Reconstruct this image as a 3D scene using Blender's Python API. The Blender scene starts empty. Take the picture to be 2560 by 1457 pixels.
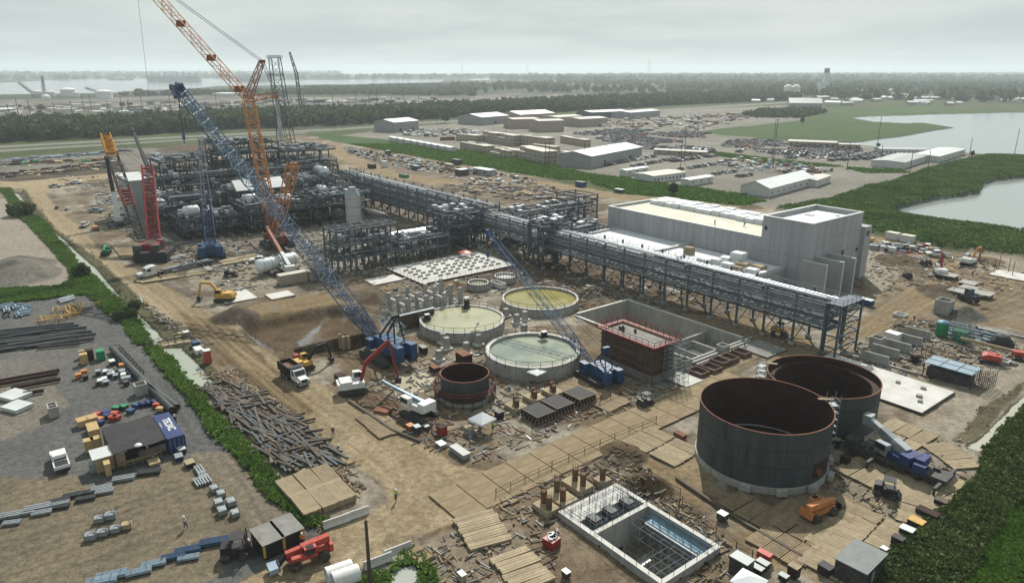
import bpy, math, random
import numpy as np
from mathutils import Vector, Matrix
R = math.radians
random.seed(7)
scene = bpy.context.scene
COL = scene.collection

# ---------------------------------------------------------------- camera, sky, sun, exposure
FPX, CAM_H, CX, CY = 1770.0, 55.0, 1280.0, 728.0
PITCH = math.atan((CY - 176.0) / FPX)
CP, SP = math.cos(PITCH), math.sin(PITCH)
cam_d = bpy.data.cameras.new('camera')
cam_d.sensor_width = 36.0
cam_d.lens = 36.0 * FPX / 2560.0
cam_d.clip_start, cam_d.clip_end = 1.0, 60000.0
cam = bpy.data.objects.new('camera', cam_d)
cam.location = (0, 0, CAM_H)
cam.rotation_euler = (math.pi / 2 - PITCH, 0, 0)
COL.objects.link(cam)
scene.camera = cam
SUN_EL, SUN_AZ = R(44), R(8.5)          # sun ahead of the camera, a little right of the view
w = bpy.data.worlds.new("World"); scene.world = w; w.use_nodes = True
nt = w.node_tree; N = nt.nodes; L = nt.links
bg = N['Background']
sky = N.new('ShaderNodeTexSky'); sky.sky_type = 'NISHITA'; sky.sun_disc = False
sky.sun_elevation = SUN_EL; sky.sun_rotation = SUN_AZ; sky.air_density = 1.6; sky.dust_density = 3.0
tc = N.new('ShaderNodeTexCoord'); sx = N.new('ShaderNodeSeparateXYZ'); L.new(tc.outputs['Generated'], sx.inputs[0])
mz = N.new('ShaderNodeMath'); mz.operation = 'ADD'; mz.inputs[1].default_value = 0.09; L.new(sx.outputs[2], mz.inputs[0])
mx = N.new('ShaderNodeMath'); mx.operation = 'MAXIMUM'; mx.inputs[1].default_value = 0.05; L.new(mz.outputs[0], mx.inputs[0])
vd = N.new('ShaderNodeVectorMath'); vd.operation = 'DIVIDE'; L.new(tc.outputs['Generated'], vd.inputs[0])
cb = N.new('ShaderNodeCombineXYZ')
for k in range(3): L.new(mx.outputs[0], cb.inputs[k])
L.new(cb.outputs[0], vd.inputs[1])
nz = N.new('ShaderNodeTexNoise'); nz.inputs['Scale'].default_value = 0.6; nz.inputs['Detail'].default_value = 6; nz.inputs['Roughness'].default_value = 0.5
L.new(vd.outputs[0], nz.inputs['Vector'])
rp = N.new('ShaderNodeValToRGB'); rp.color_ramp.elements[0].position = 0.38; rp.color_ramp.elements[1].position = 0.60
rp.color_ramp.elements[0].color = (5.2, 6.1, 6.25, 1); rp.color_ramp.elements[1].color = (6.6, 7.35, 7.3, 1)
L.new(nz.outputs[0], rp.inputs[0])
mixs = N.new('ShaderNodeMix'); mixs.data_type = 'RGBA'; mixs.inputs[0].default_value = 0.93
L.new(sky.outputs[0], mixs.inputs[6]); L.new(rp.outputs[0], mixs.inputs[7])
L.new(mixs.outputs[2], bg.inputs['Color']); bg.inputs['Strength'].default_value = 0.079
sd = bpy.data.lights.new('sun', 'SUN'); sd.energy = 5.0; sd.angle = R(0.55); sd.color = (1.0, 0.955, 0.88)
so = bpy.data.objects.new('sun', sd); COL.objects.link(so)
so.rotation_euler = (math.pi / 2 - SUN_EL, 0, -SUN_AZ + math.pi)
sdir = Vector((math.sin(SUN_AZ) * math.cos(SUN_EL), math.cos(SUN_AZ) * math.cos(SUN_EL), math.sin(SUN_EL)))
so.rotation_euler = sdir.to_track_quat('Z', 'Y').to_euler()
so.location = (0, 0, 200)
vs = scene.view_settings
vs.view_transform = 'Standard'; vs.look = 'None'; vs.exposure = 0.28; vs.gamma = 1.0
scene.cycles.use_denoising = True
scene.cycles.max_bounces = 6; scene.cycles.diffuse_bounces = 3; scene.cycles.glossy_bounces = 3
scene.cycles.volume_bounces = 1

# ---------------------------------------------------------------- where a spot of the photograph lies on the ground
def G(u, v, z=0.0):
    a = (u - CX) / FPX; b = (v - CY) / FPX
    dy = CP - SP * b; dz = -SP - CP * b
    t = (CAM_H - z) / -dz
    return Vector((t * a, t * dy, z))
def AT(u, v, y):                        # the point at ground distance y on the line of sight
    a = (u - CX) / FPX; b = (v - CY) / FPX
    t = y / (CP - SP * b)
    return Vector((t * a, y, CAM_H + t * (-SP - CP * b)))
SITE = R(-52.0)                         # the site's main axis (haul road, pipe rack)
E1 = Vector((math.cos(SITE), math.sin(SITE), 0)); E2 = Vector((-math.sin(SITE), math.cos(SITE), 0))
def S(a, b, z=0.0): return E1 * a + E2 * b + Vector((0, 0, z))
def toS(p): return (p.dot(E1), p.dot(E2))

# ---------------------------------------------------------------- mesh builder
class MB:
    def __init__(s): s.v = []; s.f = []; s.m = []; s.sm = []
    def add(s, vs, fs, m=0, smooth=False):
        o = len(s.v); s.v.extend(vs)
        for f in fs: s.f.append([o + i for i in f]); s.m.append(m); s.sm.append(smooth)
    def box(s, c, d, rz=0, m=0, rx=0, ry=0):
        x, y, z = d[0] / 2, d[1] / 2, d[2] / 2
        p = [(-x, -y, -z), (x, -y, -z), (x, y, -z), (-x, y, -z), (-x, -y, z), (x, -y, z), (x, y, z), (-x, y, z)]
        if rz or rx or ry:
            rm = Matrix.Rotation(rz, 3, 'Z') @ Matrix.Rotation(ry, 3, 'Y') @ Matrix.Rotation(rx, 3, 'X')
            p = [tuple(rm @ Vector(q)) for q in p]
        s.add([(q[0] + c[0], q[1] + c[1], q[2] + c[2]) for q in p],
              [(0, 3, 2, 1), (4, 5, 6, 7), (0, 1, 5, 4), (1, 2, 6, 5), (2, 3, 7, 6), (3, 0, 4, 7)], m)
    def bx(s, x0, y0, z0, x1, y1, z1, m=0):
        s.box(((x0 + x1) / 2, (y0 + y1) / 2, (z0 + z1) / 2), (abs(x1 - x0), abs(y1 - y0), abs(z1 - z0)), 0, m)
    def bar(s, p, q, w, h=None, m=0):
        p, q = Vector(p), Vector(q); d = q - p; l = d.length
        if l < 1e-6: return
        d /= l; h = h or w
        up = Vector((0, 0, 1)) if abs(d.z) < 0.95 else Vector((0, 1, 0))
        a = d.cross(up).normalized() * (w / 2); b = a.cross(d).normalized() * (h / 2)
        vs = [p - a - b, p + a - b, p + a + b, p - a + b, q - a - b, q + a - b, q + a + b, q - a + b]
        s.add([tuple(x) for x in vs], [(0, 1, 2, 3), (7, 6, 5, 4), (0, 4, 5, 1), (1, 5, 6, 2), (2, 6, 7, 3), (3, 7, 4, 0)], m)
    def tube(s, p, q, r, r2=None, n=8, m=0, caps=True):
        p, q = Vector(p), Vector(q); d = (q - p)
        if d.length < 1e-6: return
        d.normalize(); r2 = r if r2 is None else r2
        up = Vector((0, 0, 1)) if abs(d.z) < 0.95 else Vector((0, 1, 0))
        a = d.cross(up).normalized(); b = d.cross(a).normalized()
        vs = []
        for c, rr in ((p, r), (q, r2)):
            for k in range(n):
                t = 2 * math.pi * k / n
                vs.append(tuple(c + a * (math.cos(t) * rr) + b * (math.sin(t) * rr)))
        fs = [(k, n + k, n + (k + 1) % n, (k + 1) % n) for k in range(n)]
        s.add(vs, fs, m, n > 6)
        if caps: s.add(vs, [tuple(range(n)), tuple(range(2 * n - 1, n - 1, -1))], m)
    def path(s, pts, r, n=6, m=0):
        for a, b in zip(pts, pts[1:]): s.tube(a, b, r, None, n, m)
    def lathe(s, prof, n=24, c=(0, 0, 0), m=0, smooth=True, cap=False):
        vs = [(c[0] + r * math.cos(2 * math.pi * k / n), c[1] + r * math.sin(2 * math.pi * k / n), c[2] + z) for r, z in prof for k in range(n)]
        fs = [(i * n + k, i * n + (k + 1) % n, (i + 1) * n + (k + 1) % n, (i + 1) * n + k) for i in range(len(prof) - 1) for k in range(n)]
        s.add(vs, fs, m, smooth)
        if cap: s.add(vs[-n:], [tuple(range(n))], m)
    def prism(s, pts, z0, z1, m=0):     # pts: counter-clockwise outline seen from above
        n = len(pts); vs = [(p[0], p[1], z0) for p in pts] + [(p[0], p[1], z1) for p in pts]
        s.add(vs, [tuple(range(n - 1, -1, -1)), tuple(range(n, 2 * n))] + [(k, (k + 1) % n, n + (k + 1) % n, n + k) for k in range(n)], m)
    def side(s, pts, y0, y1, m=0):      # an outline in x,z swept across the width
        n = len(pts); vs = [(p[0], y0, p[1]) for p in pts] + [(p[0], y1, p[1]) for p in pts]
        s.add(vs, [tuple(range(n)), tuple(range(2 * n - 1, n - 1, -1))] + [(n + k, n + (k + 1) % n, (k + 1) % n, k) for k in range(n)], m)
    def wheel(s, c, r, wd, m=0, n=12):
        s.tube((c[0], c[1] - wd / 2, c[2]), (c[0], c[1] + wd / 2, c[2]), r, None, n, m)
    def lattice(s, p, q, w0, w1=None, h0=None, h1=None, bay=None, rc=0.12, rb=0.06, m=0, mb=None, up=(0, 0, 1)):
        p, q = Vector(p), Vector(q); d = q - p; l = d.length; d.normalize()
        w1 = w0 if w1 is None else w1; h0 = w0 if h0 is None else h0; h1 = w1 if h1 is None else h1
        up = Vector(up)
        if abs(d.dot(up)) > 0.97: up = Vector((0, -1, 0))
        a = d.cross(up).normalized(); b = a.cross(d).normalized()
        bay = bay or (w0 + w1) / 2; n = max(2, int(round(l / bay))); mb = m if mb is None else mb
        ring = []
        for k in range(n + 1):
            t = k / n; c = p + d * (l * t); ww = (w0 + (w1 - w0) * t) / 2; hh = (h0 + (h1 - h0) * t) / 2
            ring.append([c + a * (sx_ * ww) + b * (sy_ * hh) for sx_, sy_ in ((-1, -1), (1, -1), (1, 1), (-1, 1))])
        for j in range(4):
            s.tube(ring[0][j], ring[-1][j], rc, None, 5, m, False)
        for k in range(n):
            for j in range(4):
                i, i2 = j, (j + 1) % 4
                if (k + j) % 2: s.tube(ring[k][i], ring[k + 1][i2], rb, None, 4, mb, False)
                else: s.tube(ring[k][i2], ring[k + 1][i], rb, None, 4, mb, False)
            if k % 3 == 0:
                for j in range(4): s.tube(ring[k][j], ring[k][(j + 1) % 4], rb, None, 4, mb, False)
        return ring
    def build(s, name, mats, parent=None, loc=None, rz=0):
        if not isinstance(mats, (list, tuple)): mats = [mats]
        me = bpy.data.meshes.new(name); me.from_pydata([tuple(x) for x in s.v], [], s.f)
        for mm in mats: me.materials.append(mm)
        if len(mats) > 1: me.polygons.foreach_set('material_index', s.m)
        me.polygons.foreach_set('use_smooth', s.sm)
        me.update()
        o = bpy.data.objects.new(name, me); COL.objects.link(o)
        if parent is not None: o.parent = parent
        if loc is not None: o.location = loc
        if rz: o.rotation_euler = (0, 0, rz)
        return o
def tag(o, label=None, cat=None, group=None, kind=None):
    if label: o['label'] = label
    if cat: o['category'] = cat
    if group: o['group'] = group
    if kind: o['kind'] = kind
    return o
def thing(name, label, cat, loc=(0, 0, 0), rz=0, group=None):
    o = bpy.data.objects.new(name, None); COL.objects.link(o)
    o.location = loc; o.rotation_euler = (0, 0, rz)
    return tag(o, label, cat, group)
KIDS = {}
def kids_of(o):
    return [c for c in o.children]
def dup(o, loc=None, rz=None, label=None, group=None, parent=None, sc=None):
    c = o.copy(); COL.objects.link(c)
    if parent is not None: c.parent = parent
    if loc is not None: c.location = loc
    if rz is not None: c.rotation_euler = (0, 0, rz)
    if sc is not None: c.scale = (sc, sc, sc)
    if label: c['label'] = label
    if group: c['group'] = group
    for ch in kids_of(o): dup(ch, parent=c)
    return c

# ---------------------------------------------------------------- procedural materials
def new_mat(name):
    m = bpy.data.materials.new(name); m.use_nodes = True
    return m, m.node_tree.nodes, m.node_tree.links, m.node_tree.nodes['Principled BSDF']
def pm(name, col, rough=0.7, metal=0.0, var=0.25, scale=0.6, dirt=None, dirt_amt=0.35, spec=0.3, rnd=0.0, detail=6, zs=1.0):
    m, n, l, b = new_mat(name)
    t = n.new('ShaderNodeTexCoord')
    nz = n.new('ShaderNodeTexNoise'); nz.inputs['Scale'].default_value = scale; nz.inputs['Detail'].default_value = detail; nz.inputs['Roughness'].default_value = 0.65
    zm = n.new('ShaderNodeMapping'); zm.inputs['Scale'].default_value = (1, 1, zs); l.new(t.outputs['Object'], zm.inputs[0]); l.new(zm.outputs[0], nz.inputs['Vector'])
    r = n.new('ShaderNodeValToRGB'); r.color_ramp.elements[0].position = 0.3; r.color_ramp.elements[1].position = 0.7
    lo = [c * (1 - var) for c in col]; hi = [min(1, c * (1 + var * 0.7)) for c in col]
    r.color_ramp.elements[0].color = (*lo, 1); r.color_ramp.elements[1].color = (*hi, 1)
    l.new(nz.outputs[0], r.inputs[0]); out = r.outputs[0]
    if dirt:
        n2 = n.new('ShaderNodeTexNoise'); n2.inputs['Scale'].default_value = scale * 2.7; n2.inputs['Detail'].default_value = 8; n2.inputs['Roughness'].default_value = 0.7
        mp = n.new('ShaderNodeMapping'); mp.inputs['Location'].default_value = (3.1, 7.7, 1.3); mp.inputs['Scale'].default_value = (1, 1, zs); l.new(t.outputs['Object'], mp.inputs[0]); l.new(mp.outputs[0], n2.inputs['Vector'])
        r2 = n.new('ShaderNodeValToRGB'); r2.color_ramp.elements[0].position = 0.48; r2.color_ramp.elements[1].position = 0.68
        r2.color_ramp.elements[0].color = (0, 0, 0, 1); r2.color_ramp.elements[1].color = (dirt_amt, dirt_amt, dirt_amt, 1)
        l.new(n2.outputs[0], r2.inputs[0])
        mi = n.new('ShaderNodeMix'); mi.data_type = 'RGBA'; mi.inputs[7].default_value = (*dirt, 1)
        l.new(r2.outputs[0], mi.inputs[0]); l.new(out, mi.inputs[6]); out = mi.outputs[2]
    if rnd:
        oi = n.new('ShaderNodeObjectInfo'); hs = n.new('ShaderNodeHueSaturation')
        mr = n.new('ShaderNodeMapRange'); mr.inputs[3].default_value = 1 - rnd; mr.inputs[4].default_value = 1 + rnd
        l.new(oi.outputs['Random'], mr.inputs[0]); l.new(mr.outputs[0], hs.inputs['Value']); l.new(out, hs.inputs['Color']); out = hs.outputs[0]
    l.new(out, b.inputs['Base Color'])
    b.inputs['Roughness'].default_value = rough; b.inputs['Metallic'].default_value = metal
    b.inputs['Specular IOR Level'].default_value = spec
    return m
DUST = (0.34, 0.27, 0.17)
X = {}
def mat(k, *a, **kw):
    X[k] = pm(k, *a, **kw); return X[k]
mat('steel_grey', (0.075, 0.088, 0.10), 0.6, 0.1, 0.3, 0.4)
mat('steel_blue', (0.065, 0.088, 0.112), 0.55, 0.15, 0.3, 0.4)
mat('steel_dark', (0.042, 0.052, 0.062), 0.55, 0.1, 0.35, 0.4)
mat('galv', (0.25, 0.275, 0.29), 0.45, 0.3, 0.25, 0.7)
mat('pipe_silver', (0.50, 0.52, 0.54), 0.32, 0.55, 0.2, 0.5)
mat('pipe_white', (0.62, 0.64, 0.64), 0.45, 0.0, 0.15, 0.5)
mat('concrete', (0.30, 0.295, 0.275), 0.9, 0, 0.25, 0.5, (0.17, 0.15, 0.115), 0.6, zs=.3)
mat('concrete_pale', (0.48, 0.475, 0.45), 0.9, 0, 0.15, 0.3, (0.36, 0.32, 0.25), 0.5)
mat('concrete_dark', (0.20, 0.195, 0.18), 0.9, 0, 0.3, 0.4, (0.10, 0.09, 0.07), 0.5)
mat('tank_steel', (0.050, 0.060, 0.063), 0.62, 0.25, 0.38, 0.55, (0.085, 0.075, 0.06), 0.55, zs=.16)
mat('rust', (0.036, 0.016, 0.012), 0.85, 0, 0.45, 0.5, (0.03, 0.015, 0.012), 0.6)
mat('rust_orange', (0.17, 0.07, 0.04), 0.85, 0, 0.4, 0.8)
mat('weld', (0.02, 0.02, 0.02), 0.8)
mat('crane_orange', (0.42, 0.175, 0.05), 0.5, 0, 0.25, 0.8)
mat('crane_rust', (0.24, 0.07, 0.025), 0.6, 0, 0.3, 0.6)
mat('crane_blue', (0.022, 0.062, 0.14), 0.42, 0, 0.3, 0.8)
mat('crane_navy', (0.02, 0.05, 0.11), 0.5, 0, 0.3, 0.8)
mat('brace_pale', (0.22, 0.29, 0.35), 0.4, 0.2, 0.2, 0.8)
mat('crane_red', (0.23, 0.024, 0.02), 0.45, 0, 0.3, 0.8)
mat('crane_yellow', (0.55, 0.28, 0.035), 0.5, 0, 0.25, 0.8)
mat('red', (0.36, 0.045, 0.032), 0.5, 0, 0.25, 0.8, DUST, 0.35)
mat('orange', (0.42, 0.15, 0.04), 0.5, 0, 0.25, 0.8, DUST, 0.4)
mat('yellow', (0.46, 0.27, 0.055), 0.5, 0, 0.25, 0.8, DUST, 0.5)
mat('green', (0.02, 0.20, 0.09), 0.5, 0, 0.25, 0.8)
mat('blue', (0.035, 0.075, 0.14), 0.45, 0, 0.25, 0.8)
mat('navy', (0.018, 0.035, 0.12), 0.5, 0, 0.25, 0.5)
mat('white', (0.56, 0.57, 0.56), 0.45, 0, 0.12, 0.5, DUST, 0.4)
mat('white_roof', (0.57, 0.585, 0.595), 0.6, 0, 0.08, 0.15)
mat('black', (0.018, 0.018, 0.02), 0.6, 0, 0.3, 0.6)
mat('tyre', (0.025, 0.024, 0.023), 0.9, 0, 0.3, 0.9, DUST, 0.35)
mat('dark_metal', (0.045, 0.045, 0.048), 0.6, 0.2, 0.35, 0.7, DUST, 0.2)
mat('glass', (0.015, 0.02, 0.025), 0.08, 0, 0.1, 0.5, spec=0.6)
mat('wood', (0.33, 0.245, 0.145), 0.85, 0, 0.25, 1.2)
mat('wood_crate', (0.38, 0.27, 0.13), 0.85, 0, 0.2, 1.0)
mat('wood_dark', (0.085, 0.07, 0.055), 0.9, 0, 0.35, 0.7, rnd=0.35)
mat('mat_timber', (0.205, 0.155, 0.095), 0.9, 0, 0.35, 0.9, (0.15, 0.11, 0.07), 0.5, rnd=0.12)
mat('mat_dusty', (0.205, 0.158, 0.094), 0.95, 0, 0.25, 0.5, (0.2, 0.155, 0.1), 0.45, rnd=0.06)
mat('mat_pale', (0.285, 0.232, 0.15), 0.9, 0, 0.25, 0.9, (0.2, 0.15, 0.1), 0.5, rnd=0.12)
mat('beige_wall', (0.33, 0.285, 0.225), 0.75, 0, 0.1, 0.3, rnd=0.12)
mat('beige_roof', (0.44, 0.41, 0.355), 0.7, 0, 0.15, 0.3, rnd=0.1)
mat('grey_wall', (0.25, 0.26, 0.26), 0.7, 0, 0.1, 0.2)
mat('tan_wall', (0.30, 0.25, 0.20), 0.75, 0, 0.1, 0.2)
mat('white_wall', (0.47, 0.475, 0.46), 0.7, 0, 0.12, 0.2)
mat('precast', (0.33, 0.335, 0.34), 0.85, 0, 0.1, 0.12, (0.24, 0.235, 0.22), 0.6, zs=.12)
mat('joint', (0.16, 0.16, 0.16), 0.9)
mat('roof_metal', (0.47, 0.49, 0.48), 0.45, 0.1, 0.12, 0.2)
mat('roof_grey', (0.27, 0.29, 0.285), 0.5, 0.1, 0.15, 0.2)
mat('roof_cream', (0.52, 0.50, 0.42), 0.9, 0, 0.15, 0.12, (0.5, 0.46, 0.36), 0.5)
mat('rebar', (0.13, 0.075, 0.045), 0.8, 0, 0.3, 1)
mat('skin', (0.38, 0.22, 0.15), 0.7)
mat('denim', (0.04, 0.055, 0.09), 0.9)
mat('hivis', (0.30, 0.62, 0.05), 0.8)
mat('hivis_orange', (0.75, 0.17, 0.03), 0.8)
mat('hat_white', (0.75, 0.75, 0.72), 0.4)
mat('tarp_black', (0.020, 0.020, 0.022), 0.75, 0, 0.5, 0.9)
mat('formwork', (0.125, 0.078, 0.056), 0.85, 0, 0.3, 0.8, (0.05, 0.04, 0.035), 0.6)
mat('red_rail', (0.22, 0.045, 0.034), 0.6)
mat('insul', (0.42, 0.43, 0.43), 0.5, 0.2, 0.12, 0.4)
mat('frp_blue', (0.09, 0.20, 0.28), 0.5)
mat('pole_wood', (0.07, 0.055, 0.045), 0.9)
mat('far_grey', (0.22, 0.23, 0.24), 0.8, 0, 0.2, 0.05)
mat('far_white', (0.60, 0.60, 0.58), 0.8, 0, 0.1, 0.05)
mat('trunk', (0.07, 0.055, 0.04), 0.9)
# ---------------------------------------------------------------- the ground: one sheet to the horizon, split by surface
def _hash(i, j, s):
    h = (i.astype(np.int64) * 374761393 + j.astype(np.int64) * 668265263 + s * 1442695041) & 0x7fffffff
    h = ((h ^ (h >> 13)) * 1274126177) & 0x7fffffff
    return ((h ^ (h >> 16)) & 0xffff) / 65535.0
def vnoise(x, y, s=0):
    i, j = np.floor(x), np.floor(y); u, v = x - i, y - j
    u = u * u * (3 - 2 * u); v = v * v * (3 - 2 * v)
    return (_hash(i, j, s) * (1 - u) + _hash(i + 1, j, s) * u) * (1 - v) + (_hash(i, j + 1, s) * (1 - u) + _hash(i + 1, j + 1, s) * u) * v
def fbm(x, y, o=4, s=0):
    t = 0; a = 0.5; n = 0
    for k in range(o):
        t = t + a * vnoise(x, y, s + k * 17); n += a; a *= 0.55; x = x * 2.03 + 11.3; y = y * 2.03 + 5.7
    return t / n
def inpoly(px, py, poly):
    r = np.zeros(px.shape, bool); n = len(poly)
    for k in range(n):
        x0, y0 = poly[k]; x1, y1 = poly[(k + 1) % n]
        if y0 == y1: continue
        c = (y0 > py) != (y1 > py)
        r ^= c & (px < (x1 - x0) * (py - y0) / (y1 - y0) + x0)
    return r
def inpoly_fast(px, py, poly):
    xs = [p[0] for p in poly]; ys = [p[1] for p in poly]
    k = (px > min(xs)) & (px < max(xs)) & (py > min(ys)) & (py < max(ys))
    r = np.zeros(px.shape, bool)
    if k.any(): r[k] = inpoly(px[k], py[k], poly)
    return r
def to_px(x, y, z=0.0):
    yc = y * CP + (CAM_H - z) * SP
    return CX + FPX * x / yc, CY + FPX * ((CAM_H - z) * CP - y * SP) / yc

ys_ = [45.0]
while ys_[-1] < 17000: ys_.append(ys_[-1] * (1.0035 if ys_[-1] < 260 else 1.005 if ys_[-1] < 700 else 1.009))
ys_ = np.array(ys_); ss_ = np.linspace(-0.86, 0.86, 880)
GY, GS = np.meshgrid(ys_, ss_, indexing='ij'); GXX = GS * (GY + 35)
NI, NJ = GY.shape
far = np.clip(GY / 150.0, 1, 30)
j1 = (fbm(GXX / 5 / far, GY / 5 / far, 4, 3) - 0.5); j2 = (fbm(GXX / 5 / far, GY / 5 / far, 4, 91) - 0.5)
mac = fbm(GXX / 26, GY / 26, 5, 5); mic = fbm(GXX / 3.1, GY / 3.1, 4, 9); mid = fbm(GXX / 9, GY / 9, 4, 31)
A1 = GXX * E1.x + GY * E1.y; B1 = GXX * E2.x + GY * E2.y
PXJ = {}
def jit(amp):
    if amp not in PXJ: PXJ[amp] = to_px(GXX + j1 * amp * far, GY + j2 * amp * far)
    return PXJ[amp]
col = np.zeros((NI, NJ, 3)); cls = np.zeros((NI, NJ), np.int32); zz = np.zeros((NI, NJ)); soft = np.zeros((NI, NJ)); wet = np.zeros((NI, NJ))
NAMES = ['ground', 'haul_road', 'gravel_yard', 'canal_water', 'river_water', 'lake_water', 'grass_field', 'embankment', 'parking_lot', 'highway_road', 'sand_lot', 'puddle_water', 'canal_bank']
def ramp(t, a, b):
    return np.asarray(a) + (np.asarray(b) - np.asarray(a)) * np.clip(t, 0, 1)[..., None]
def sm(x, a, b): return np.clip((x - a) / (b - a), 0, 1)
# far country
fl = fbm(GXX / 260, GY / 900, 4, 77)
col[:] = ramp(sm(fl, .3, .7), (.045, .062, .036), (.085, .10, .06))
def zone(poly, c0, c1, noise, name, amp=3.0, z=None, zsoft=None, world=False):
    if world: mk = inpoly_fast(A1 + j1 * amp, B1 + j2 * amp, poly)
    else:
        px, py = jit(amp); mk = inpoly_fast(px, py, poly)
    if c0 is not None: col[mk] = ramp(noise[mk], c0, c1)
    if name: cls[mk] = NAMES.index(name)
    if z is not None: zz[mk] = z
    if zsoft is not None: soft[mk] = zsoft
    return mk
m_ = sm(mac, .33, .67); k_ = sm(mic, .25, .75); d_ = sm(mid, .3, .7)
rutA = sm(vnoise(B1 * 1.5 + 3 * vnoise(A1 / 30, B1 / 30, 4), A1 / 22, 41) * 0.6 + vnoise(B1 * 3.3, A1 / 14, 43) * 0.4, .25, .75)
rutB = sm(vnoise(A1 * 1.5, B1 / 22, 44) * 0.6 + vnoise(A1 * 3.3, B1 / 14, 46) * 0.4, .25, .75)
# far industrial ground beyond the trees, pale flats
far_tan = sm(fbm(GXX / 60, GY / 130, 5, 50), .3, .7)
zone([(-900, 262), (0, 250), (330, 243), (560, 238), (760, 243), (1000, 240), (1180, 243), (1300, 246), (1130, 256), (1000, 262), (700, 262), (420, 285), (330, 292), (0, 300), (-900, 315)], (.11, .12, .085), (.33, .29, .25), far_tan, None, 4)
zone([(1130, 240), (1300, 234), (1480, 236), (1520, 240), (1380, 247), (1250, 248)], (.12, .13, .09), (.33, .29, .25), far_tan, None, 4)
zone([(60, 296), (190, 283), (310, 272), (320, 283), (210, 291)], (.07, .13, .035), (.09, .16, .05), m_, None, 3)
zone([(1280, 212), (1500, 200), (1760, 196), (1900, 205), (1600, 216)], (.08, .12, .05), (.10, .14, .06), m_, None, 3)
# river and bay
RIV = zone([(-1200, 240), (-600, 206), (0, 207), (168, 199), (280, 197), (372, 196), (502, 195), (700, 201), (858, 199), (1028, 199), (1110, 199), (1100, 205), (1000, 208), (858, 211), (700, 213), (538, 215), (471, 222), (336, 226), (303, 231), (230, 233), (0, 236), (-500, 262)], (.16, .18, .18), (.17, .19, .19), m_, 'river_water', 1.5, -0.3)
zone([(850, 181.2), (1480, 181.0), (1500, 183.6), (1100, 184.2), (850, 184)], (.3, .32, .32), (.3, .32, .32), m_, 'river_water', 0.5, -0.3)
zone([(1170, 198.5), (1232, 194.5), (1230, 199), (1180, 202)], (.3, .32, .32), (.3, .32, .32), m_, 'river_water', 0.5, -0.3)
# ground before the forest
zone([(-900, 400), (0, 352), (850, 318), (1180, 292), (1560, 270), (2050, 250), (2300, 252), (2560, 258), (3600, 250), (3600, 2500), (-900, 2500)], (.085, .115, .04), (.12, .14, .06), m_, None, 2)
zone([(2060, 285), (2064, 271), (2306, 268), (2560, 272), (3600, 262), (3600, 300), (1900, 300)], (.075, .13, .035), (.11, .17, .055), m_, 'grass_field', 2)
zone([(-900, 398), (0, 364), (470, 339), (860, 320), (1060, 304), (1470, 285), (1692, 271), (1970, 254), (1972, 257), (1694, 275), (1475, 289), (1064, 308), (862, 324), (474, 343), (0, 369), (-900, 405)], (.30, .29, .26), (.36, .35, .31), k_, 'highway_road', 0.6)
zone([(-900, 412), (0, 374), (480, 347), (760, 330), (764, 333), (482, 350), (0, 379), (-900, 419)], (.30, .29, .26), (.36, .35, .31), k_, 'highway_road', 0.6)
# storage yard on the left behind the site
zone([(-900, 450), (0, 395), (170, 383), (330, 368), (420, 372), (480, 385), (470, 440), (300, 440), (60, 470), (0, 478), (-900, 560)], (.19, .175, .155), (.30, .27, .23), m_, 'gravel_yard', 2)
zone([(-900, 500), (0, 432), (120, 422), (300, 405), (330, 430), (180, 450), (60, 468), (0, 470), (-900, 560)], (.075, .06, .045), (.16, .13, .09), d_, 'ground', 3)
# the construction site itself
zone([(-900, 560), (60, 472), (260, 440), (470, 395), (560, 352), (760, 336), (860, 358), (1018, 388), (1187, 418), (1360, 444), (1500, 476), (1712, 500), (1900, 516), (2060, 530), (2150, 548), (2171, 585), (2340, 622), (2562, 652), (3600, 900), (3600, 2600), (-900, 2600)],
     (.20, .14, .08), (.43, .35, .245), m_ * .65 + k_ * .35, 'ground', 3)
site = cls == 0
pale = sm(fbm(GXX / 14, GY / 14, 5, 63), .50, .60)
inS = zone([(-900, 560), (60, 472), (260, 440), (470, 395), (760, 336), (1187, 418), (1500, 476), (2060, 530), (2171, 585), (2562, 652), (3600, 900), (3600, 2600), (-900, 2600)], None, None, None, None, 3)
dk = sm(fbm(GXX / 11, GY / 11, 5, 67), .52, .62)
col[inS] = col[inS] * (1 - .75 * pale[inS, None]) + np.array((.56, .51, .42)) * .75 * pale[inS, None]
col[inS] = col[inS] * (1 - .65 * dk[inS, None]) + np.array((.12, .08, .048)) * .65 * dk[inS, None]
dk2 = sm(fbm(GXX / 3.4, GY / 3.4, 5, 69), .50, .62)
col[inS] = col[inS] * (1 - .5 * dk2[inS, None]) + np.array((.12, .085, .055)) * .5 * dk2[inS, None]
# pale, brown and muddy stretches
def mud(poly, c0, c1, amp=5, mix=.75, n=None):
    px, py = jit(amp); mk = inpoly_fast(px, py, poly)
    col[mk] = col[mk] * (1 - mix) + ramp((d_ * .5 + k_ * .5 if n is None else n)[mk], c0, c1) * mix
BR0, BR1 = (.10, .066, .038), (.24, .168, .098); PL0, PL1 = (.34, .285, .205), (.56, .50, .40); TN0, TN1 = (.34, .245, .135), (.44, .335, .20)
mud([(560, 740), (700, 720), (1000, 680), (1260, 650), (1480, 640), (1900, 760), (1900, 830), (1700, 750), (1500, 720), (1260, 720), (1000, 760), (900, 860), (760, 880), (600, 830)], BR0, BR1)
mud([(1020, 880), (1230, 870), (1480, 950), (1700, 950), (1700, 990), (1500, 1010), (1250, 1040), (1000, 1000), (900, 960)], PL0, PL1, 5, .5)
mud([(1240, 1240), (1560, 1120), (1900, 1260), (1880, 1400), (1500, 1500), (1300, 1400)], BR0, (.40, .31, .21), 5, .8)
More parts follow.
